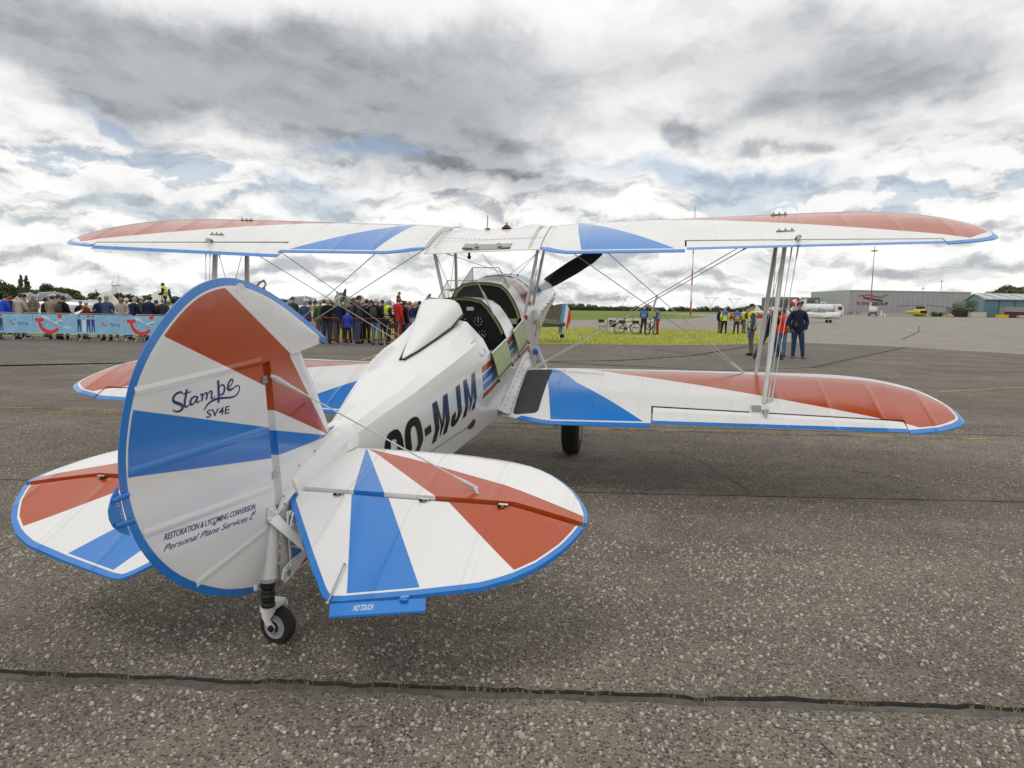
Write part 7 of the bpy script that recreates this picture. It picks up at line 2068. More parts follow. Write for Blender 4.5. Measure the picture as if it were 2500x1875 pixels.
# ================================================================== other aircraft
def aircraft(x, y, head, L_, label, m_body, m_wing=None, low=True, canopy='bubble', fin_h=1.0, prop=True, blade_ang=35, scale=1.0, nose_r=.42, z0_=0.95, pitch=0.0, group='aircraft parked among the visitors', m_fin=None, m_rudder=None, span=7.5, tail_drag=True, text=None, name='parked_aircraft', nose_col=None, z=None, rw=1.0):
    """small single engine aeroplane, nose along +y of its own frame"""
    m_wing = m_wing or m_body
    r = empty(name, (x, y, gz(x, y) if z is None else z), -rad(head), label, 'airplane', group)
    R_ = Matrix.Rotation(pitch, 3, 'X')
    T_ = lambda p: (R_ @ Vector(p))
    def B(mb, nm, m, par=r, sm=45):
        mb.v = [tuple(T_(p)) for p in mb.v]; return mb.build(nm, m, par, sm)
    n = 14; secs = [(L_ * .44, nose_r * .75, nose_r * .75, z0_), (L_ * .42, nose_r, nose_r, z0_), (L_ * .26, nose_r * 1.08, nose_r * 1.05, z0_), (L_ * .05, nose_r * 1.05, nose_r * 1.12, z0_ + .03), (-L_ * .15, nose_r * .8, nose_r * .9, z0_ + .06), (-L_ * .40, nose_r * .32, nose_r * .48, z0_ + .16), (-L_ * .54, nose_r * .10, nose_r * .22, z0_ + .22)]
    f = MB(); f.loft([[(w_ * math.cos(2 * math.pi * k / n), yy, zz + h_ * math.sin(2 * math.pi * k / n)) for k in range(n)] for yy, w_, h_, zz in secs], True, True, True); fus = B(f, 'fuselage', m_body)
    if nose_col:
        f = MB(); yy, w_, h_, zz = secs[1]; f.loft([[(w_ * q * math.cos(2 * math.pi * k / n), yb, zz + h_ * q * math.sin(2 * math.pi * k / n)) for k in range(n)] for yb, q in ((yy - .35, 1.045), (yy, 1.02), (yy + .05, .9))]); B(f, 'nose_ring', nose_col, fus)
    for s_ in (-1, 1):
        w_ = MB(); rings = []
        zz = z0_ - nose_r * .75 if low else z0_ + nose_r * 1.25
        for q, c_, th in ((0.02, 1.5, .17), (.35, 1.42, .15), (.75, 1.1, .11), (.94, .8, .07), (1.0, .35, .02)):
            xx = s_ * span / 2 * q; zq = zz + (.06 * abs(xx) if low else .02 * abs(xx))
            rings.append([(xx, L_ * .16 + c_ * (.42 * math.cos(a) - .12), zq + th / 2 * math.sin(a)) for a in [2 * math.pi * k / 12 for k in range(12)]])
        w_.loft(rings, True, True, True); B(w_, 'wing', m_wing)
        t = MB(); rings = []
        for q, c_ in ((0.02, .85), (.6, .7), (.92, .45), (1.0, .15)): rings.append([(s_ * 1.35 * q, -L_ * .47 + c_ * .5 * math.cos(a), z0_ + .22 + .03 * math.sin(a)) for a in [2 * math.pi * k / 8 for k in range(8)]])
        t.loft(rings, True, True, True); B(t, 'tailplane', m_wing)
    zb_ = z0_ + .22
    fn = MB(); o_ = [(-L_ * .34, zb_ + .1), (-L_ * .42, zb_ + fin_h * .62), (-L_ * .46, zb_ + fin_h * .9), (-L_ * .50, zb_ + fin_h), (-L_ * .50, zb_ - .12)]
    fn.prism([(-.035, a, b) for a, b in o_], (.07, 0, 0)); B(fn, 'fin', m_fin or m_body)
    rd_ = [(-L_ * .502, zb_ + fin_h), (-L_ * .54, zb_ + fin_h * .97), (-L_ * .585, zb_ + fin_h * .7), (-L_ * .60, zb_ + fin_h * .3), (-L_ * .585, zb_ - .05), (-L_ * .55, zb_ - .28), (-L_ * .502, zb_ - .40)]
    if m_rudder is None:
        rb_ = MB(); rb_.prism([(-.025, a, b) for a, b in rd_], (.05, 0, 0)); B(rb_, 'rudder', m_body)
    else:
        base = None
        for q in range(3):
            y0_, y1_ = -L_ * .502 - L_ * .098 * rw * q / 3, -L_ * .502 - L_ * .098 * rw * (q + 1) / 3
            E0 = L_ * .502; W_ = L_ * .098 * rw; topf = lambda yy: interp([(-E0 - W_, zb_ + fin_h * .3), (-E0 - W_ * .85, zb_ + fin_h * .7), (-E0 - W_ * .4, zb_ + fin_h * .97), (-E0, zb_ + fin_h)], yy)
            botf = lambda yy: interp([(-E0 - W_, zb_ + fin_h * .2), (-E0 - W_ * .8, zb_ - .15), (-E0 - W_ * .4, zb_ - .36), (-E0, zb_ - .44)], yy)
            pts = [(y0_ + (y1_ - y0_) * i / 4) for i in range(5)]
            rb_ = MB(); rb_.prism([(-.025, yy, topf(yy)) for yy in pts] + [(-.025, yy, botf(yy)) for yy in pts[::-1]], (.05, 0, 0))
            o = B(rb_, 'rudder' if q == 0 else 'rudder_stripe', m_rudder[q], r if q == 0 else base); base = base or o
    if canopy:
        c_ = MB(); ls = {'bubble': (.22, .55), 'cabin': (.24, .62), 'open': (.06, .2)}[canopy]
        secs2 = [(L_ * .20, .1, .02), (L_ * .14, nose_r * .75, ls[1] * .75), (L_ * .05, nose_r * .8, ls[1]), (-L_ * .06, nose_r * .7, ls[1] * .9), (-L_ * .17, .08, .03)]
        c_.loft([[(w_ * math.cos(math.pi * k / 10), yy, z0_ + nose_r * .88 + h_ * math.sin(math.pi * k / 10)) for k in range(11)] for yy, w_, h_ in secs2], False, True, True)
        cn = B(c_, 'canopy', mat('canopy_tint', (0.20, 0.23, 0.25), 0.08, var=.2))
        fr = MB()
        for yy, w_, h_ in secs2[1:4]: fr.tube([(w_ * 1.02 * math.cos(math.pi * k / 10), yy, z0_ + nose_r * .88 + h_ * 1.02 * math.sin(math.pi * k / 10)) for k in range(11)], .025, 5)
        B(fr, 'canopy_frame', m_body, cn)['kind'] = 'stuff'
    if prop:
        h_ = MB(); h_.lathe((0, L_ * .44, z0_), (0, 1, 0), [(.16, 0), (.15, .12), (.08, .24), (.01, .3)], 14); sp = B(h_, 'spinner', nose_col or M_rubber)
        for k in range(2):
            a = rad(blade_ang + 180 * k); e = Vector((math.cos(a), 0, math.sin(a))); c = Vector((-math.sin(a), .35, math.cos(a))); p0 = Vector((0, L_ * .44 + .1, z0_))
            b = MB(); b.loft([[p0 + e * q + c * (w_ * math.cos(2 * math.pi * j / 8)) + Vector((0, 1, 0)) * (.02 * math.sin(2 * math.pi * j / 8)) for j in range(8)] for q, w_ in ((.1, .06), (.4, .10), (.75, .10), (.95, .06), (1.0, .02))], True, True, True); B(b, 'propeller_blade', M_black, sp)
    for s_ in (-1, 1):
        g = MB(); g.tube([(s_ * .5, L_ * .2, z0_ - nose_r * .7), (s_ * .75, L_ * .22, .25)], .04, 8); lg = B(g, 'landing_gear_leg', m_wing)
        g = MB(); g.lathe((s_ * .75, L_ * .22, .22), (1, 0, 0), [(.12, -.07), (.22, -.06), (.22, .06), (.12, .07)], 16); B(g, 'wheel', M_tyre, lg)
    g = MB(); g.tube([(0, -L_ * .5, zb_ - .1), (0, -L_ * .53, .16 if pitch == 0 else zb_ - .5)], .025, 7); g.lathe((0, -L_ * .53, .10 if pitch == 0 else zb_ - .55), (1, 0, 0), [(.04, -.04), (.10, -.04), (.10, .04), (.04, .04)], 12); B(g, 'tail_wheel', M_tyre)
    if text:
        t = text_mesh(text, .5, M_black, 'fuselage_number', fus, lambda a, b: T_((nose_r * 1.10 * (1 if text_side > 0 else -1), L_ * .10 + a * text_side, z0_ - .15 + b)))
    return r
text_side = -1
M_sil = mat('bare_aluminium', (0.52, 0.53, 0.53), 0.32, 0.75, var=.15, vscale=2); M_oliv = mat('olive_drab', (0.20, 0.21, 0.14), .5, var=.2); M_acw = mat('aircraft_white', (0.72, 0.72, 0.71), .35, var=.1, vscale=2); M_acy = mat('aircraft_yellow', (0.66, 0.42, 0.03), .4, var=.1); M_acr = mat('aircraft_red', (0.50, 0.02, 0.03), .4, var=.1)
aircraft(-27.91, 43.0, 78, 7.4, 'bare metal warbird with glazed canopy behind the tan hooded jacket', M_sil, blade_ang=128, nose_r=.46, z0_=1.05)
aircraft(-26.79, 47.0, 268, 7.0, 'white aircraft numbered 2 behind the blue padded jacket', M_acw, blade_ang=100, nose_r=.46, z0_=1.0, text='2.', canopy='open')
aircraft(-23.16, 44.0, 358, 6.0, 'white aircraft with tall plain fin towards the camera', M_acw, blade_ang=10, fin_h=0.95, z0_=.7, canopy='open')
aircraft(-35.37, 52.0, 100, 7.2, 'white cabin aircraft nearest the left picture edge', M_acw, blade_ang=60, canopy='cabin', z0_=1.0)
aircraft(-20.57, 42.0, 85, 6.2, 'white low wing aircraft under the standing safety vest', M_acw, blade_ang=80, z0_=.8, canopy='open', nose_r=.36)
aircraft(-13.64, 46.0, 95, 6.6, 'white aircraft with red nose ring beside the rudder tip', M_acw, blade_ang=148, nose_col=M_acr, z0_=1.05, nose_r=.5)
aircraft(-11.54, 48.0, 165, 6.8, 'radial engined aircraft facing the camera behind the red barriers', M_oliv, blade_ang=102, nose_r=.55, z0_=1.25, nose_col=M_sil, pitch=rad(6), m_wing=M_acy)
aircraft(-8.96, 50.0, 20, 6.2, 'pale aircraft tail showing behind the yellow vest marshal', M_sil, fin_h=1.05, z0_=.9)
M_camo = bpy.data.materials.new('camouflage'); M_camo.use_nodes = True
_N = NT(M_camo.node_tree); _c = _N.n('ShaderNodeTexCoord').outputs['Object']; _f = _N.ss(_N.noise(_c, .55, 3, .5), .49, .52); _N.link(_N.mix(_f, (0.105, 0.10, 0.065), (0.12, 0.19, 0.20)), M_camo.node_tree.nodes['Principled BSDF'].inputs['Base Color']); M_camo.node_tree.nodes['Principled BSDF'].inputs['Roughness'].default_value = .5
aircraft(2.03 - 3.45, 33.6, 284, 7.0, 'camouflaged aircraft tail with blue, white and red rudder stripes', M_camo, m_rudder=(mat('rudder_blue', (0.08, 0.28, 0.58), .5, var=.08), mat('rudder_white', (0.68, 0.68, 0.66), .5, var=.08), mat('rudder_red', (0.55, 0.03, 0.03), .5, var=.08)), fin_h=.92, z0_=1.12, pitch=rad(8), nose_r=.46, rw=.68, name='camouflaged_aircraft', group='aircraft parked on the grass', canopy='open')
aircraft(27.81, 84.0, 262, 6.0, 'red and white aerobatic aircraft far behind the marshal', M_acr, z0_=.95, nose_r=.36, group='aircraft parked across the apron', m_fin=M_acw)
aircraft(39.51, 100.0, 205, 6.6, 'yellow aircraft behind the man in navy', M_acy, z0_=1.2, nose_r=.6, canopy='cabin', group='aircraft parked across the apron')
aircraft(44.3, 104.0, 95, 6.8, 'white cabin aircraft beside the fuel tanker cab', M_acw, z0_=1.05, nose_r=.5, canopy='cabin', group='aircraft parked across the apron')
aircraft(40.38, 110.0, 75, 7.0, 'white aircraft between the two wing struts', M_acw, z0_=1.1, nose_r=.5, canopy='cabin', group='aircraft parked across the apron', low=False)
cv = MB(); cv.loft([[( -8.3 + (q - .5) * 1.25, 30.0 + .35 * math.sin(a) * (1 - abs(q - .5)), .05 + (.2 + 1.05 * math.sin(math.pi * (0.1 + .8 * q))) * max(0, math.cos(a / 2)) ) for a in [2 * math.pi * k / 12 for k in range(12)]] for q in [i / 8 for i in range(9)]], True, True, True)
tag(cv.build('dust_sheet', mat('dust_sheet_white', (.62, .62, .60), .8, var=.1, bump=.4, bscale=6), None, 60), 'white dust sheet behind the barrier left of the bald man', 'cover')
cv = MB(); cv.ball((-23.84, 36.0, 0.75), .55, 12, 8, scale=(1, .8, .75)); tag(cv.build('engine_cover', mat('cover_orange', (0.62, 0.27, 0.02), .7, var=.2), None, 60), 'orange engine cover behind the banner at the left', 'cover')
cv = MB(); cv.ball((-23.19, 34.5, 0.6), .7, 12, 8, scale=(1.2, .8, .8)); tag(cv.build('wing_cover', mat('cover_white', (0.66, 0.66, 0.64), .8, var=.15, bump=.4, bscale=5), None, 60), 'crumpled white cover left of the orange engine cover', 'cover')
sg = MB(); sg.prism([(-16.44, 26.7, 1.02), (-16.04, 26.7, 1.18), (-16.12, 26.5, 1.0), (-16.5, 26.5, .98)], (0, 0, .01)); tag(sg.build('placard_sheet', mat('sheet_white', (.7, .7, .69), .7, var=.05)), 'white sheet of paper held over the banner rail', 'paper')

# ================================================================== buildings, vehicles and masts across the apron
M_clad = mat('grey_cladding', (0.33, 0.332, 0.336), .55, var=.08, vscale=.15); M_clad2 = mat('pale_cladding', (0.42, 0.43, 0.42), .55, var=.08, vscale=.15); M_win = mat('dark_glazing', (0.03, 0.035, 0.04), .15, var=.3, vscale=.4); M_conc = mat('pale_concrete', (0.42, 0.41, 0.38), .8, var=.1, vscale=.5)
gh = 0.95
HX0, HX1 = 140.82, 191.02
hg = empty('hangar', (0, 0, 0), 0, 'large grey hangar with the company name and red emblem on its wall', 'hangar')
h_ = MB(); ztop = 10.95
h_.prism([(HX0, 300, 0), (HX1, 300, 0), (HX1, 300, ztop), (HX0, 300, ztop)], (0, 40, 0)); wl = h_.build('wall', M_clad, hg)
h_ = MB(); h_.prism([(HX0 - .1, 299.8, ztop), (HX1 + .1, 299.8, ztop), (HX1 + .1, 299.8, ztop + .35), (HX0 - .1, 299.8, ztop + .35)], (0, 40.4, 0)); h_.build('roof', M_clad2, hg)
h_ = MB(); h_.prism([(HX0 - .1, 299.7, 0.3), (HX1 + .1, 299.7, 0.3), (HX1 + .1, 299.7, 1.9), (HX0 - .1, 299.7, 1.9)], (0, .2, 0)); h_.build('plinth', M_conc, hg)
for i in range(24):
    h_ = MB(); x = HX0 + (HX1 - HX0) * (i + .5) / 24; h_.box((x, 299.95, 6.3), (.10, .12, 9.2)); h_.build('cladding_joint', M_clad, wl)
h_ = MB(); h_.prism([(HX0 - .05, 300.5, 0), (HX0 - .05, 339, 0), (HX0 - .05, 339, ztop), (HX0 - .05, 300.5, ztop)], (-.1, 0, 0)); h_.build('side_wall', M_clad2, hg)
M_frd = mat('sign_red', (0.34, 0.018, 0.03), .5, var=.05); M_fdk = mat('sign_dark', (0.022, 0.024, 0.032), .5, var=.05)
TX0, TX1 = 143.47, 156.39; TZ0, TZ1 = 5.17, 6.39
tw_ = TX1 - TX0
fit_text('FLYING', (TX0, 0), (TX0 + tw_ * .455, 0), TZ1 - TZ0, M_frd, 'sign_lettering', wl, place=lambda a, b: (lambda x, y: Vector((a[0] + x, 299.85, TZ0 + y))), bold=0.022)
fit_text('GROUP', (TX0 + tw_ * .475, 0), (TX1, 0), TZ1 - TZ0, M_fdk, 'sign_lettering', wl, place=lambda a, b: (lambda x, y: Vector((a[0] + x, 299.85, TZ0 + y))), bold=0.022)
def zig(pts, w_, m):
    q = MB()
    for (a, b), (c, d_) in zip(pts, pts[1:]): q.prism([(a, 299.8, b - w_ / 2), (c, 299.8, d_ - w_ / 2), (c, 299.8, d_ + w_ / 2), (a, 299.8, b + w_ / 2)], (0, .05, 0))
    q.build('sign_emblem', m, wl)
zig([(143.98, 8.95), (146.38, 9.09), (147.23, 9.41), (153.23, 8.46), (155.97, 9.52)], .30, M_frd)
zig([(146.03, 8.23), (154.08, 7.02)], .62, M_fdk)
lo = empty('terminal_building', (0, 0, 0), 0, 'low dark grey office building left of the large hangar', 'building')
LX0, LX1 = 119.08, 149.62
h_ = MB(); h_.prism([(LX0, 330, 0), (LX1, 330, 0), (LX1, 330, 8.3), (LX0, 330, 8.3)], (0, 14, 0)); h_.build('wall', mat('dark_cladding', (0.115, 0.118, 0.125), .5, var=.1, vscale=.2), lo)
h_ = MB(); h_.prism([(LX0 - .2, 329.8, 7.0), (LX1, 329.8, 7.0), (LX1, 329.8, 8.5), (LX0 - .2, 329.8, 8.5)], (0, .3, 0)); h_.build('parapet', mat('parapet_grey', (0.20, 0.205, 0.21), .5, var=.1), lo)
for rw, zz in enumerate((2.2, 5.0)):
    for i in range(16):
        h_ = MB(); x = LX0 + (LX1 - LX0) * (i + .5) / 16; h_.box((x, 329.9, zz + .5), (1.25, .3, 1.7)); f = h_.build('window', M_conc, lo)
        g = MB(); g.box((x, 329.75, zz + .5), (1.05, .1, 1.5)); g.build('pane', M_win, f)
bh = empty('blue_shed', (0, 0, 0), 0, 'blue corrugated shed with pale roof at the right picture edge', 'hangar')
M_shed = mat('shed_blue', (0.12, 0.20, 0.26), .6, var=.12, vscale=.3); M_shed2 = mat('shed_pale_blue', (0.20, 0.30, 0.35), .6, var=.12, vscale=.3); M_sroof = mat('shed_roof', (0.36, 0.385, 0.41), .5, var=.1, vscale=.3)
BX0, BX1, BY = 150.91, 150.91 + 32, 230.0
ez, rz_ = 6.65, 8.59
GX = 158.73
h_ = MB(); h_.add([(BX0, BY, 0), (BX1, BY, 0), (BX1, BY, ez), (BX0, BY, ez)], [(0, 1, 2, 3)]); h_.build('wall', M_shed, bh)
gx2, gy2 = GX, 252.0; mx_, my_ = (BX0 + gx2) / 2, (BY + gy2) / 2
h_ = MB(); h_.add([(BX0, BY, 0), (BX0, BY, ez), (mx_, my_, rz_ + .2), (gx2, gy2, ez), (gx2, gy2, 0)], [(0, 1, 2, 3, 4)]); h_.build('gable_wall', M_shed2, bh)
h_ = MB(); h_.prism([(BX0 - .4, BY - .5, ez), (BX1, BY - .5, ez), (BX1, my_, rz_ + .2), (mx_ - .4, my_, rz_ + .2)], (0, 0, .25)); rf = h_.build('roof', M_sroof, bh)
h_ = MB(); h_.prism([(gx2 - .5, gy2 + .5, ez - .1), (BX1, gy2 + 6, ez - .1), (BX1, my_, rz_ + .2), (mx_ - .4, my_, rz_ + .2)], (0, 0, .25)); h_.build('roof', M_sroof, bh)
for i in range(4):
    h_ = MB(); x = BX0 + 2.2 + i * 4.4; h_.prism([(x, BY + .6, ez + .45), (x + 1.0, BY + .6, ez + .45), (x + .1, my_ - 1.5, rz_ + .32), (x - .9, my_ - 1.5, rz_ + .32)], (0, 0, .05)); h_.build('skylight', mat('skylight', (.66, .68, .68), .4, var=.05), rf)
for i in range(6):
    h_ = MB(); h_.box((BX0 + 5.0 * (i + 1) - .2, BY - .06, ez / 2), (.22, .12, ez)); h_.build('wall_post', mat('shed_dark_blue', (0.05, 0.09, 0.12), .6, var=.1), bh)
an = empty('annex', (155.42, 222.0, 0), 0, 'white fronted annex with dark openings in front of the blue shed', 'building')
h_ = MB(); h_.box((1.4, 1.5, 2.2), (8.6, 3, 4.4)); h_.build('wall', mat('annex_grey', (0.30, 0.29, 0.27), .7, var=.1), an)
for x in (-2.0, -.4, 1.8):
    h_ = MB(); h_.box((x, -.05, 1.6), (1.1 if x < 1 else 1.9, .2, 2.6)); h_.build('doorway', M_win if x != 1.8 else mat('roller_door', (.30, .36, .40), .5, var=.1), an)
def box_thing(name, x, y, size, m, label, cat, z=None, bev=True, group=None):
    b = MB(); sx, sy, sz = size; z0_ = gz(x, y) if z is None else z
    b.box((x, y, z0_ + sz / 2), size); o = b.build(name, m)
    tag(o, label, cat, group)
    l = MB(); l.box((x, y, z0_ + sz + .06), (sx + .12, sy + .12, .12)); l.build('lid', m, o)
    for q in range(4):
        l = MB(); l.box((x - sx / 2 + sx * (q + .5) / 4, y - sy / 2 - .03, z0_ + sz / 2), (.10, .06, sz * .9)); l.build('rib', m, o)
    return o
box_thing('shipping_container', 140.45, 224.0, (5.0, 2.4, 2.0), mat('container_dark', (.02, .022, .022), .6, var=.2), 'dark green black container beside the bush', 'container')
box_thing('storage_box', 143.63, 222.0, (4.6, 2.2, 1.5), mat('box_white', (.55, .54, .50), .6, var=.15), 'long white storage box beside the dark container', 'container')
box_thing('grit_bin', 146.03, 214.0, (2.9, 1.5, .85), mat('bin_yellow', (.72, .47, .02), .5, var=.1), 'bright yellow bin on the apron edge', 'bin')
box_thing('skip_container', 151.46, 216.0, (5.4, 2.4, 1.7), mat('skip_maroon', (.09, .02, .035), .6, var=.2), 'maroon skip in front of the white annex', 'container')
cv = MB(); cv.ball((135.52, 222.0, 1.2), .8, 12, 8, scale=(1.4, 1, .6)); tag(cv.build('covered_float', mat('float_orange', (.62, .25, .04), .6, var=.15), None, 60), 'small orange cover on the grass left of the bush', 'cover')
cv = MB(); cv.tube([(149.26, 212, 1.1), (150.96 + 1, 212, 1.15)], [.7, .7], 14); tag(cv.build('concrete_pipe', M_grey, None, 60), 'grey pipe lying at the right picture edge', 'pipe')
he = empty('helicopter', (134.23, 236.0, 0.9), 0, 'yellow helicopter parked facing the camera with long rotor blades', 'helicopter')
h_ = MB(); h_.loft([[(w_ * math.cos(2 * math.pi * k / 14), yy, 1.35 + hh * math.sin(2 * math.pi * k / 14)) for k in range(14)] for yy, w_, hh in ((-1.6, .5, .5), (-1.2, 1.35, 1.15), (0.2, 1.6, 1.35), (2.4, 1.5, 1.3), (4.5, .7, .7), (9, .3, .35))], True, True, True); hb_ = h_.build('fuselage', mat('helicopter_yellow', (.62, .50, .05), .4, var=.1), he, 60)
h_ = MB(); h_.box((0, -1.45, 1.55), (2.0, .5, .8)); h_.build('windscreen', M_win, hb_)
h_ = MB(); h_.box((0, .6, 2.9), (1.5, 2.6, .7)); h_.build('engine_housing', M_rubber, hb_); h_ = MB(); h_.tube([(0, .4, 3.0), (0, .4, 3.7)], .14, 8); mst = h_.build('rotor_mast', M_grey, he, 60)
for a, dz_ in ((0.05, -.5), (math.pi - .03, -.5), (1.9, -.4), (-1.2, -.4)):
    h_ = MB(); e = Vector((math.cos(a), math.sin(a), 0)); c = Vector((-e.y, e.x, 0)); P0 = Vector((0, .4, 3.65))
    h_.loft([[P0 + e * q + Vector((0, 0, dz_ * (q / 8.2) ** 2)) + c * (.28 * math.cos(2 * math.pi * k / 6)) + Vector((0, 0, .05 * math.sin(2 * math.pi * k / 6))) for k in range(6)] for q in (.3, 2, 4, 6, 8.2)], True, True, True); h_.build('rotor_blade', M_fdk, mst)
for x in (-1.2, 1.2):
    h_ = MB(); h_.tube([(x, -1.5, .12), (x, 2.2, .12)], .08, 8); h_.tube([(x * .8, -.8, .6), (x, -.8, .12)], .06, 6); h_.tube([(x * .8, 1.2, .6), (x, 1.2, .12)], .06, 6); h_.build('skid', M_rubber, he, 60)
def tanker(x, y, rz, label, L_=9.0, cab_right=True):
    r = empty('fuel_tanker', (x, y, gz(x, y)), rad(rz), label, 'truck', 'fuel tankers across the apron')
    s_ = 1 if cab_right else -1
    t = MB(); t.loft([[(s_ * xx, 1.22 * q * math.cos(a), 2.15 + .95 * q * math.sin(a)) for a in [2 * math.pi * k / 16 for k in range(16)]] for xx, q in ((-L_ / 2, .8), (-L_ / 2 + .15, 1), (L_ / 2 - 2.6, 1), (L_ / 2 - 2.45, .8))], True, True, True); t.build('tank', mat('tank_white', (.70, .70, .68), .4, var=.12, vscale=1), r, 50)
    t = MB(); t.box((s_ * (-.6), 0, 1.0), (L_ - .6, 1.6, .3)); t.build('chassis', M_rubber, r)
    t = MB(); t.prism([(s_ * (L_ / 2 - 2.2), -1.2, .75), (s_ * (L_ / 2), -1.2, .75), (s_ * (L_ / 2), -1.2, 1.8), (s_ * (L_ / 2 - .25), -1.2, 2.9), (s_ * (L_ / 2 - 2.2), -1.2, 3.0)], (0, 2.4, 0)); cb_ = t.build('cab', M_acw, r)
    t = MB(); t.box((s_ * (L_ / 2 - 1.0), -1.22, 2.2), (1.0, .06, .8)); t.build('side_window', M_win, cb_); t = MB(); t.box((s_ * (L_ / 2 - .1), 0, 2.3), (.12, 2.1, .8)); t.build('windscreen', M_win, cb_)
    for xx in (-L_ / 2 + 1.0, -L_ / 2 + 2.3, L_ / 2 - 1.4):
        for yy in (-1.05, 1.05):
            w_ = MB(); w_.lathe((s_ * xx, yy, .5), (0, 1, 0), [(.25, -.15), (.5, -.14), (.5, .14), (.25, .15)], 16); wh = w_.build('wheel', M_tyre, r, 40); w_ = MB(); w_.lathe((s_ * xx, yy + math.copysign(.16, yy), .5), (0, 1, 0), [(.24, -.005), (.24, .005)], 12); w_.build('rim', M_galv, wh)
    t = MB(); t.box((s_ * (-L_ / 2 + 2.4), -1.05, 1.1), (2.6, .5, .7)); t.build('pump_locker', M_grey, r)
tanker(73.29, 170.0, 8, 'long white fuel tanker with its cab to the right', 9.5); tanker(116.45, 232.0, 62, 'white fuel tanker seen end-on in front of the hangar', 8.0)
sl_ = MB(); sx0 = 84.61; sl_.loft([[(sx0 + xx, 196 + 1.0 * q * math.cos(a), 3.0 + 1.0 * q * math.sin(a)) for a in [2 * math.pi * k / 16 for k in range(16)]] for xx, q in ((-5, .7), (-4.8, 1), (4.8, 1), (5, .7))], True, True, True)
for xx in (-3.6, 3.6): sl_.box((sx0 + xx, 196, 1.0), (.5, 2.2, 2.0))
tag(sl_.build('storage_tank', mat('store_white', (.68, .68, .67), .45, var=.1, vscale=1), None, 50), 'white cylindrical fuel store on cradles behind the tanker', 'tank')
def mast(x, y, hgt, label, lamp=True, seg=6, r0=.30, z0_=None, red=True):
    zb_ = gz(x, y) if z0_ is None else z0_
    r = empty('lighting_mast', (x, y, zb_), 0, label, 'mast', 'masts on the airfield')
    cuts = [hgt * i / seg for i in range(seg + 1)] if red else [0, 4.5, 8.0, 14.0, hgt]
    for i in range(len(cuts) - 1):
        a, b = cuts[i], cuts[i + 1]
        t = MB(); t.tube([(0, 0, a), (0, 0, b)], [r0 * (1 - .65 * a / hgt), r0 * (1 - .65 * b / hgt)], 10); t.build('mast_section', mat('mast_red', (.42, .02, .03), .5, var=.1) if (red and i % 2 == 0) or (not red and i == 1) else (M_acw if red or i == 0 else M_galv), r, 60)
    if lamp:
        t = MB(); t.lathe((0, 0, hgt - .9), (0, 0, 1), [(.2, -.1), (1.0, 0), (.9, .35), (.15, .4), (.06, 1.8)], 12); t.build('lamp_head', M_grey, r, 50)
mast(50.77, 205.0, 30.5, 'red and white striped mast on the field left of the wing struts', False, 7, .24, z0_=0.05); mast(115.53, 232.0, 21.6, 'tall lamp mast rising in front of the hangar emblem', True, 7, .24, red=False)
for u, (x, y, h2) in enumerate(((196.42, 345.0, 15.5), (205.09, 345.0, 19.0))):
    t = MB(); t.tube([(x, y, 0), (x, y, h2 - 1.2)], .12, 6); t.lathe((x, y, h2 - 1.5), (0, 0, 1), [(.1, -.1), (.7, 0), (.5, .3), (.06, .4), (.05, 1.6)], 8); tag(t.build('floodlight_pole', M_grey, None, 50), ('short floodlight pole above the hangar roof', 'taller floodlight pole above the right part of the hangar roof')[u], 'mast', 'floodlight poles behind the hangar')
ws = empty('windsock', (65.33, 170.0, .5), 0, 'red and white windsock blowing on a pole by the tanker', 'windsock')
t = MB(); t.tube([(0, 0, 0), (0, 0, 3.4)], .06, 6); t.build('pole', M_acw, ws, 60)
for i in range(4):
    t = MB(); p0, p1 = Vector((.1 + i * .75, 0, 3.0 + i * .42)), Vector((.1 + (i + 1) * .75, 0, 3.0 + (i + 1) * .42)); t.tube([p0, p1], [.5 - .06 * i, .44 - .06 * i], 10); t.build('sock_band', (mat('mast_red', (.42, .02, .03)), M_acw)[i % 2], ws, 60)
fl = empty('flag', (73.59, 180.0, .6), 0, 'white flag with green emblem flying by the tanker', 'flag'); t = MB(); t.tube([(0, 0, 0), (0, 0, 4.6)], .05, 6); t.build('pole', M_galv, fl, 60)
t = MB(); t.loft([[(-.05 - 2.8 * i / 10, .15 * math.sin(i), 4.5 - 1.0 * i / 10), (-.05 - 2.8 * i / 10, .15 * math.sin(i), 3.1 - .8 * i / 10)] for i in range(11)], False); cf_ = t.build('cloth', M_acw, fl, 180); t = MB(); t.lathe((-1.2, -.2, 3.4), (0, 1, 0), [(.42, 0), (.42, .02), (.28, .02), (.28, 0)], 14); t.build('emblem', CL['green'], cf_)
tt = empty('totem_sign', (126.77, 300.0, .9), 0, 'tall green totem sign before the office building', 'sign'); t = MB(); t.box((0, 0, 4.4), (1.9, .4, 5.2)); bb_ = t.build('board', mat('totem_green', (.02, .16, .08), .5, var=.1), tt); t = MB(); t.box((0, 0, 1.0), (.5, .3, 2)); t.build('post', M_grey, tt); t = MB(); t.lathe((0, -.22, 5.4), (0, 1, 0), [(.62, 0), (.62, .03), (.35, .03), (.35, 0)], 16); t.build('emblem', M_acw, bb_)
sb2 = empty('notice_sign', (128.64, 298.0, .9), 0, 'small white sign with dark symbol beside the green totem', 'sign'); t = MB(); t.box((0, 0, 4.1), (2.0, .3, 2.4)); b2_ = t.build('board', M_acw, sb2); t = MB(); t.tube([(0, 0, 0), (0, 0, 3)], .1, 6); t.build('post', M_grey, sb2, 60); t = MB(); t.box((0, -.18, 4.1), (.9, .06, 1.3)); t.build('symbol', M_fdk, b2_)
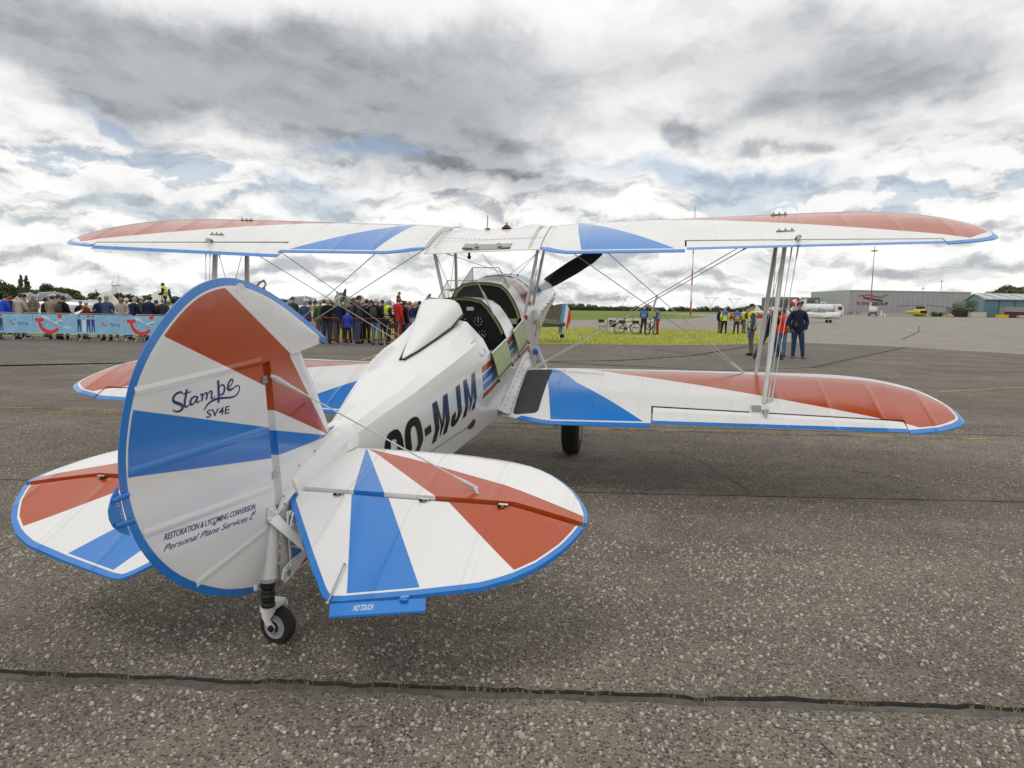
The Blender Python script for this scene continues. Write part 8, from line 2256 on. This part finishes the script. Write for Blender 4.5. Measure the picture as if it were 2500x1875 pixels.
# low clutter beside the hangar: stacked racks of pale parts, barrier posts
for i, u in enumerate((105.46, 107.23, 108.2, 110.11)):
    rk = empty('equipment_rack', (u, 228.5, .9), 0, ('rack of pale ground equipment next to the tanker cab', 'second rack of ground equipment from the tanker cab', 'rack of ground equipment with a white drum', 'rack of ground equipment nearest the end-on tanker')[i], 'rack', 'racks of ground equipment')
    for x in (-.8, .8):
        for y in (-.4, .4):
            t = MB(); t.tube([(x, y, 0), (x, y, 2.0 - .3 * (i % 2))], .04, 5); t.build('post', M_galv, rk, 60)
    for zz in (.4, 1.1):
        t = MB(); t.box((0, 0, zz), (1.7, .9, .06)); t.build('shelf', M_galv, rk)
    for x in (-.5, .1, .6):
        t = MB(); t.box((x, -.1, .75), (.35, .5, .5)); t.build('crate', (M_acw, M_grey, M_oliv)[int(x * 10) % 3], rk)
for i, (u, v_) in enumerate(((116.15, 0), (117.19, 1))):
    t = MB(); t.tube([(u, 226, .85), (u, 226, 2.6 - .9 * v_)], [.28, .2], 8); tag(t.build('marker_post', M_acw, None, 60), ('tall white marker post right of the end-on tanker', 'short white marker post right of the end-on tanker')[i], 'post', 'white marker posts')

# ================================================================== trees and skyline
def leaf_mat(name, a, b_):
    m = bpy.data.materials.new(name); m.use_nodes = True; t = m.node_tree; N = NT(t); b = t.nodes['Principled BSDF']
    r_ = N.n('ShaderNodeNewGeometry').outputs['Random Per Island']; co = N.n('ShaderNodeTexCoord').outputs['Object']
    c = N.mix(r_, a, b_); k = N.lin(N.noise(co, .35, 3, .5), .3, .7, .7, 1.3); c = N.mix(1.0, c, N.comb(k, k, k), 'MULTIPLY')
    N.link(c, b.inputs['Base Color']); b.inputs['Roughness'].default_value = .9; b.inputs['Specular IOR Level'].default_value = .08
    return m
M_leafs = [leaf_mat('leaves_dark', (.058, .078, .036), (.100, .120, .055)), leaf_mat('leaves_mid', (.075, .098, .040), (.120, .142, .060)), leaf_mat('leaves_grey', (.100, .115, .078), (.150, .165, .110)), leaf_mat('leaves_far', (.062, .080, .050), (.100, .118, .072))]
M_bark = mat('bark', (.06, .048, .036), .9, var=.3)
def crown_mesh(cl, leaf, n, seed):
    """leaf-sized faces scattered through clumps: cl = [(centre, radii)]"""
    rnd = random.Random(seed); V_, F_ = [], []
    tot = sum(c[1][0] * c[1][2] for c in cl)
    for c, rr in cl:
        for _ in range(max(6, int(n * rr[0] * rr[2] / tot))):
            while True:
                p = Vector((rnd.uniform(-1, 1), rnd.uniform(-1, 1), rnd.uniform(-1, 1)))
                if 0.30 < p.length < 1: break
            q = Vector((c[0] + p.x * rr[0], c[1] + p.y * rr[1], c[2] + p.z * rr[2]))
            nn = (p + Vector((rnd.gauss(0, .5), rnd.gauss(0, .5), rnd.gauss(.3, .5)))).normalized(); a = nn.orthogonal().normalized(); b = nn.cross(a); s_ = leaf * rnd.uniform(.5, 1.2); w = rnd.uniform(0, 6.28)
            e1, e2 = a * math.cos(w) + b * math.sin(w), b * math.cos(w) - a * math.sin(w); k = len(V_)
            V_ += [tuple(q - e1 * s_), tuple(q - e2 * s_ * .6), tuple(q + e1 * s_), tuple(q + e2 * s_ * .6)]; F_.append((k, k + 1, k + 2, k + 3))
    me = bpy.data.meshes.new('crown'); me.from_pydata(V_, [], F_); return me
def tree(x, y, hgt, wid, label, mi, seed, kind='round', n=1500, leaf=.34, group='trees beyond the airfield', z=None, name='tree'):
    rnd = random.Random(seed); zb_ = gz(x, y) if z is None else z
    r = empty(name, (x, y, zb_), 0, label, 'tree', group)
    t = MB(); t.tube([(0, 0, -.3), (.05 * hgt * rnd.uniform(-.3, .3), 0, hgt * .35), (.05 * hgt * rnd.uniform(-.5, .5), 0, hgt * .8)], [.035 * hgt, .025 * hgt, .008 * hgt], 7)
    for k in range(4):
        a = rnd.uniform(0, 6.28); z0_ = hgt * rnd.uniform(.25, .5); t.tube([(0, 0, z0_), (math.cos(a) * wid * .3, math.sin(a) * wid * .3, z0_ + hgt * .25)], [.014 * hgt, .004 * hgt], 5)
    t.build('trunk', M_bark, r, 60)
    cl = []
    if kind == 'poplar':
        for k in range(8): zz = hgt * (.12 + .8 * k / 7); w_ = wid * .5 * (math.sin(math.pi * (.15 + .75 * k / 7)) ** .7); cl.append(((rnd.gauss(0, wid * .06), rnd.gauss(0, wid * .06), zz), (w_, w_, hgt * .11)))
    else:
        cl.append(((0, 0, hgt * .52), (wid * .40, wid * .40, hgt * .40)))
        for k in range(9):
            a = rnd.uniform(0, 6.28); rr = rnd.uniform(.16, .30) * wid; d_ = rnd.uniform(.15, .34) * wid; zz = hgt * rnd.uniform(.28, .82)
            cl.append(((math.cos(a) * d_, math.sin(a) * d_, zz), (rr, rr, rr * rnd.uniform(.6, .95))))
    me = crown_mesh(cl, leaf, n, seed); me.materials.append(M_leafs[mi]); link(bpy.data.objects.new('crown', me), r)
def treespot(u, vtop, Y, wpx, label, mi, seed, kind='round', n=1500, leaf=.34, base=None):
    pass
TREES = [
    (-121.27, 170.0, 5.50, 9.29, 'broad dark tree at the left picture edge', 0, 'round', 1900, 0.40),
    (-124.73, 178.0, 5.22, 6.14, 'dark rounded tree left of the two poplars', 1, 'round', 1400, 0.40),
    (-178.62, 260.0, 10.07, 2.09, 'left hand slender poplar of the pair', 0, 'poplar', 800, 0.42),
    (-177.74, 262.0, 10.17, 2.26, 'right hand slender poplar of the pair', 0, 'poplar', 800, 0.42),
    (-122.01, 180.0, 4.31, 6.00, 'rounded green tree below the poplars', 1, 'round', 1500, 0.40),
    (-122.42, 185.0, 3.71, 4.26, 'low round tree right of the poplars', 0, 'round', 1100, 0.38),
    (-123.55, 190.0, 5.74, 5.46, 'tall rounded tree above the warbird canopy', 0, 'round', 1500, 0.42),
    (-117.65, 185.0, 5.05, 5.96, 'wide green tree over the warbird canopy', 1, 'round', 1500, 0.40),
    (-98.54, 160.0, 4.17, 3.86, 'ragged bright edged tree over the warbird nose', 1, 'round', 1300, 0.36),
    (-103.53, 170.0, 3.11, 2.93, 'low tree beside the warbird propeller', 0, 'round', 700, 0.36),
    (-191.50, 330.0, 4.75, 7.97, 'dark dome shaped tree under the church spire', 0, 'round', 900, 0.60),
    (-163.77, 300.0, 4.47, 7.59, 'green tree right of the lattice tower', 1, 'round', 900, 0.55),
    (-159.47, 300.0, 4.03, 6.21, 'low green tree behind the white fin', 0, 'round', 700, 0.55),
    (-154.82, 300.0, 4.28, 5.87, 'low tree behind the white-haired man', 1, 'round', 700, 0.55),
    (-150.35, 300.0, 5.04, 5.18, 'pale tree under the distant crane', 2, 'round', 700, 0.50),
    (-158.58, 330.0, 7.19, 1.90, 'single dark poplar left of the rudder', 0, 'poplar', 500, 0.50),
    (-152.17, 310.0, 3.98, 5.35, 'low tree behind the safety vest on the wing', 0, 'round', 600, 0.50),
    (-146.48, 310.0, 4.08, 5.35, 'low tree at the rudder edge', 1, 'round', 600, 0.50),
    (-106.38, 330.0, 2.66, 7.59, 'low dark tree right of the rudder tip', 0, 'round', 700, 0.55),
    (-99.20, 330.0, 3.16, 8.35, 'rounded dark tree behind the red nose ring', 0, 'round', 800, 0.55),
    (-76.49, 340.0, 4.62, 9.78, 'grey pale-branched tree behind the tall man', 2, 'round', 700, 0.50),
    (128.65, 380.0, 3.50, 10.05, 'low green trees left of the office building', 1, 'round', 600, 0.60),
]
for i, (x, y, hgt, wid, lb, mi, kd, n, lf) in enumerate(TREES):
    tree(x, y, hgt, wid, lb, mi, 100 + i, kd, n, lf)
def treeline(name, pts, n, leaf, mi, seed, label):
    """far wood that reads as one mass: pts = [(x, y, base z, height)]"""
    rnd = random.Random(seed); cl = []
    for (x0_, y0_, z0_, h0), (x1_, y1_, z1_, h1) in zip(pts, pts[1:]):
        m_ = max(5, int(math.hypot(x1_ - x0_, y1_ - y0_) / (h0 * .26)))
        for i in range(m_):
            t = (i + rnd.random()) / m_; hh = (h0 + (h1 - h0) * t) * rnd.uniform(.58, 1.05); w_ = hh * rnd.uniform(.4, .8)
            cl.append(((x0_ + (x1_ - x0_) * t, y0_ + (y1_ - y0_) * t + rnd.uniform(-8, 8), z0_ + (z1_ - z0_) * t + hh * .48), (w_, w_, hh * .52)))
    me = crown_mesh(cl, leaf, n, seed); me.materials.append(M_leafs[mi]); o = link(bpy.data.objects.new(name, me)); tag(o, label, None, None, 'stuff')
treeline('treeline', [(19.57, 600.0, -1, 5.2), (57.33, 600.0, -1, 7.2), (84.78, 600.0, -1, 5.0), (110.52, 600.0, -1, 7.0), (139.68, 600.0, -1, 6.2), (173.98, 600.0, 0, 6.0), (221.99, 600.0, 2, 6.0)], 30000, .62, 3, 5, 'dark far wood along the horizon behind the field')
treeline('treeline', [(-182.53, 520.0, 0, 5.0), (-158.69, 520.0, 0, 5.6), (-134.86, 520.0, 0, 5.2), (-109.12, 540.0, 0, 4.4), (-78.2, 540.0, -.5, 4.6), (21.47, 560.0, -1, 5.0)], 26000, .6, 3, 6, 'dark far wood behind the visitors')
treeline('treeline', [(-266.79, 430.0, 0, 5.5), (-252.0, 430.0, 0, 4.6), (-234.74, 430.0, 0, 5.0), (-225.01, 450.0, 0, 5.2), (-212.11, 450.0, 0, 4.8), (-188.9, 450.0, 0, 4.6), (-164.05, 500.0, 0, 5.0)], 22000, .5, 1, 7, 'far wood left of the rudder under the church spire')
treeline('wooded_hill', [(266.22, 420.0, 3, 8), (275.33, 420.0, 4, 12), (287.32, 420.0, 4, 15), (304.1, 420.0, 4, 19)], 24000, .8, 1, 8, 'wooded rise behind the blue shed')
ch = empty('church', (-873.03, 1500.0, 0), 0, 'distant church with slender grey spire above the trees', 'church')
t = MB(); t.lathe((0, 0, 0), (0, 0, 1), [(3.0, 0), (3.0, 13.5), (2.3, 14.5), (.2, 26.34)], 8); t.build('spire', mat('spire_slate', (.13, .15, .17), .7, var=.1), ch); t = MB(); t.box((9, 0, 5), (26, 12, 10)); t.build('nave', mat('church_brick', (.10, .085, .08), .8, var=.1), ch)
rt = empty('radio_tower', (-221.57, 400.0, 0), 0, 'lattice tower with railed platform and aerials above the trees', 'tower')
th = 9.92
for i, (x, y) in enumerate(((-1.3, -1.3), (1.3, -1.3), (1.3, 1.3), (-1.3, 1.3))):
    t = MB(); t.tube([(x * 1.5, y * 1.5, 0), (x, y, th)], .13, 5); t.build('leg', M_acw, rt)
t = MB()
for k in range(6):
    z0_, z1_ = th * k / 6, th * (k + 1) / 6
    t.tube([(-1.6, -1.6, z0_), (1.6, -1.6, z1_)], .08, 4); t.tube([(1.6, -1.6, z0_), (-1.6, -1.6, z1_)], .08, 4); t.tube([(-1.6, -1.6, z1_), (1.6, -1.6, z1_)], .08, 4)
t.build('bracing', M_galv, rt)['kind'] = 'stuff'
t = MB(); t.box((0, 0, th), (3.6, 3.6, .35)); t.build('platform', M_grey, rt); t = MB()
for x in (-1.7, 0, 1.7): t.tube([(x, -1.7, th), (x, -1.7, th + 1.6)], .08, 4)
t.tube([(-1.7, -1.7, th + 1.6), (1.7, -1.7, th + 1.6)], .08, 4); t.build('railing', M_grey, rt)['kind'] = 'stuff'
for x, hh in ((-1.7, 3.0), (1.7, 6.0), (.6, 2.6)):
    t = MB(); t.tube([(x, 0, th), (x, 0, th + hh)], .10, 5); t.build('aerial', M_grey, rt)
cr = empty('tower_crane', (-437.64, 900.0, 0), 0, 'faint distant tower crane left of the rudder', 'crane'); t = MB(); t.tube([(0, 0, 0), (0, 0, 13.82)], .5, 5); t.build('mast', M_grey, cr); t = MB(); zt_ = 13.05; t.tube([(-15, 0, zt_), (5, 0, zt_ - .4)], .45, 5); t.build('jib', M_grey, cr)
for i, (x, y) in enumerate(((152.74, 1000.0), (164.4, 1030.0), (248.11, 900.0), (289.23, 940.0))):
    p = empty('power_pylon', (x, y, -2), 0, ('thin distant pylon above the field, farthest left of four', 'thin distant pylon beside the farthest left one', 'thin distant pylon right of the striped mast', 'thin distant pylon above the yellow hooded jacket')[i], 'pylon', 'power pylons on the horizon')
    hh = (22, 21, 20, 20)[i]
    t = MB()
    for s_ in (-1, 1):
        t.tube([(s_ * 2.0, 0, 0), (s_ * .8, 0, hh * .55), (s_ * 5.5, 0, hh)], .22, 4); t.tube([(-s_ * 2.0, 0, 0), (s_ * 1.2, 0, hh * .5)], .16, 4)
    t.tube([(-9, 0, hh), (9, 0, hh)], .25, 4); t.tube([(-9, 0, hh), (-4, 0, hh - 2)], .16, 4); t.tube([(9, 0, hh), (4, 0, hh - 2)], .16, 4); t.build('lattice', mat('pylon_grey', (.30, .32, .33), .7, var=.05), p)
bsh = [((139.38, 226.0), 4.8, 7.0, 'bushy willow left of the blue shed'), ((144.52, 228.0), 5.6, 7.5, 'taller bush against the blue shed gable'), ((135.93, 232.0), 1.9, 3.0, 'small dark bush beside the helicopter'), ((138.05, 232.0), 1.4, 2.4, 'smallest bush right of the helicopter')]
for i, (xy, hh, ww, lb) in enumerate(bsh): tree(xy[0], xy[1], hh, ww, lb, 1 if i < 2 else 0, 300 + i, 'round', 900 if i < 2 else 300, .22, 'bushes in front of the hangars', z=gz(*xy) - .2, name='bush')
sheet('grass_strip', [(118.28, 240.0), (150.77, 205.0), (161.33, 216.0), (186.71, 262.0), (141.84, 262.0)], M_field, .05, 30)
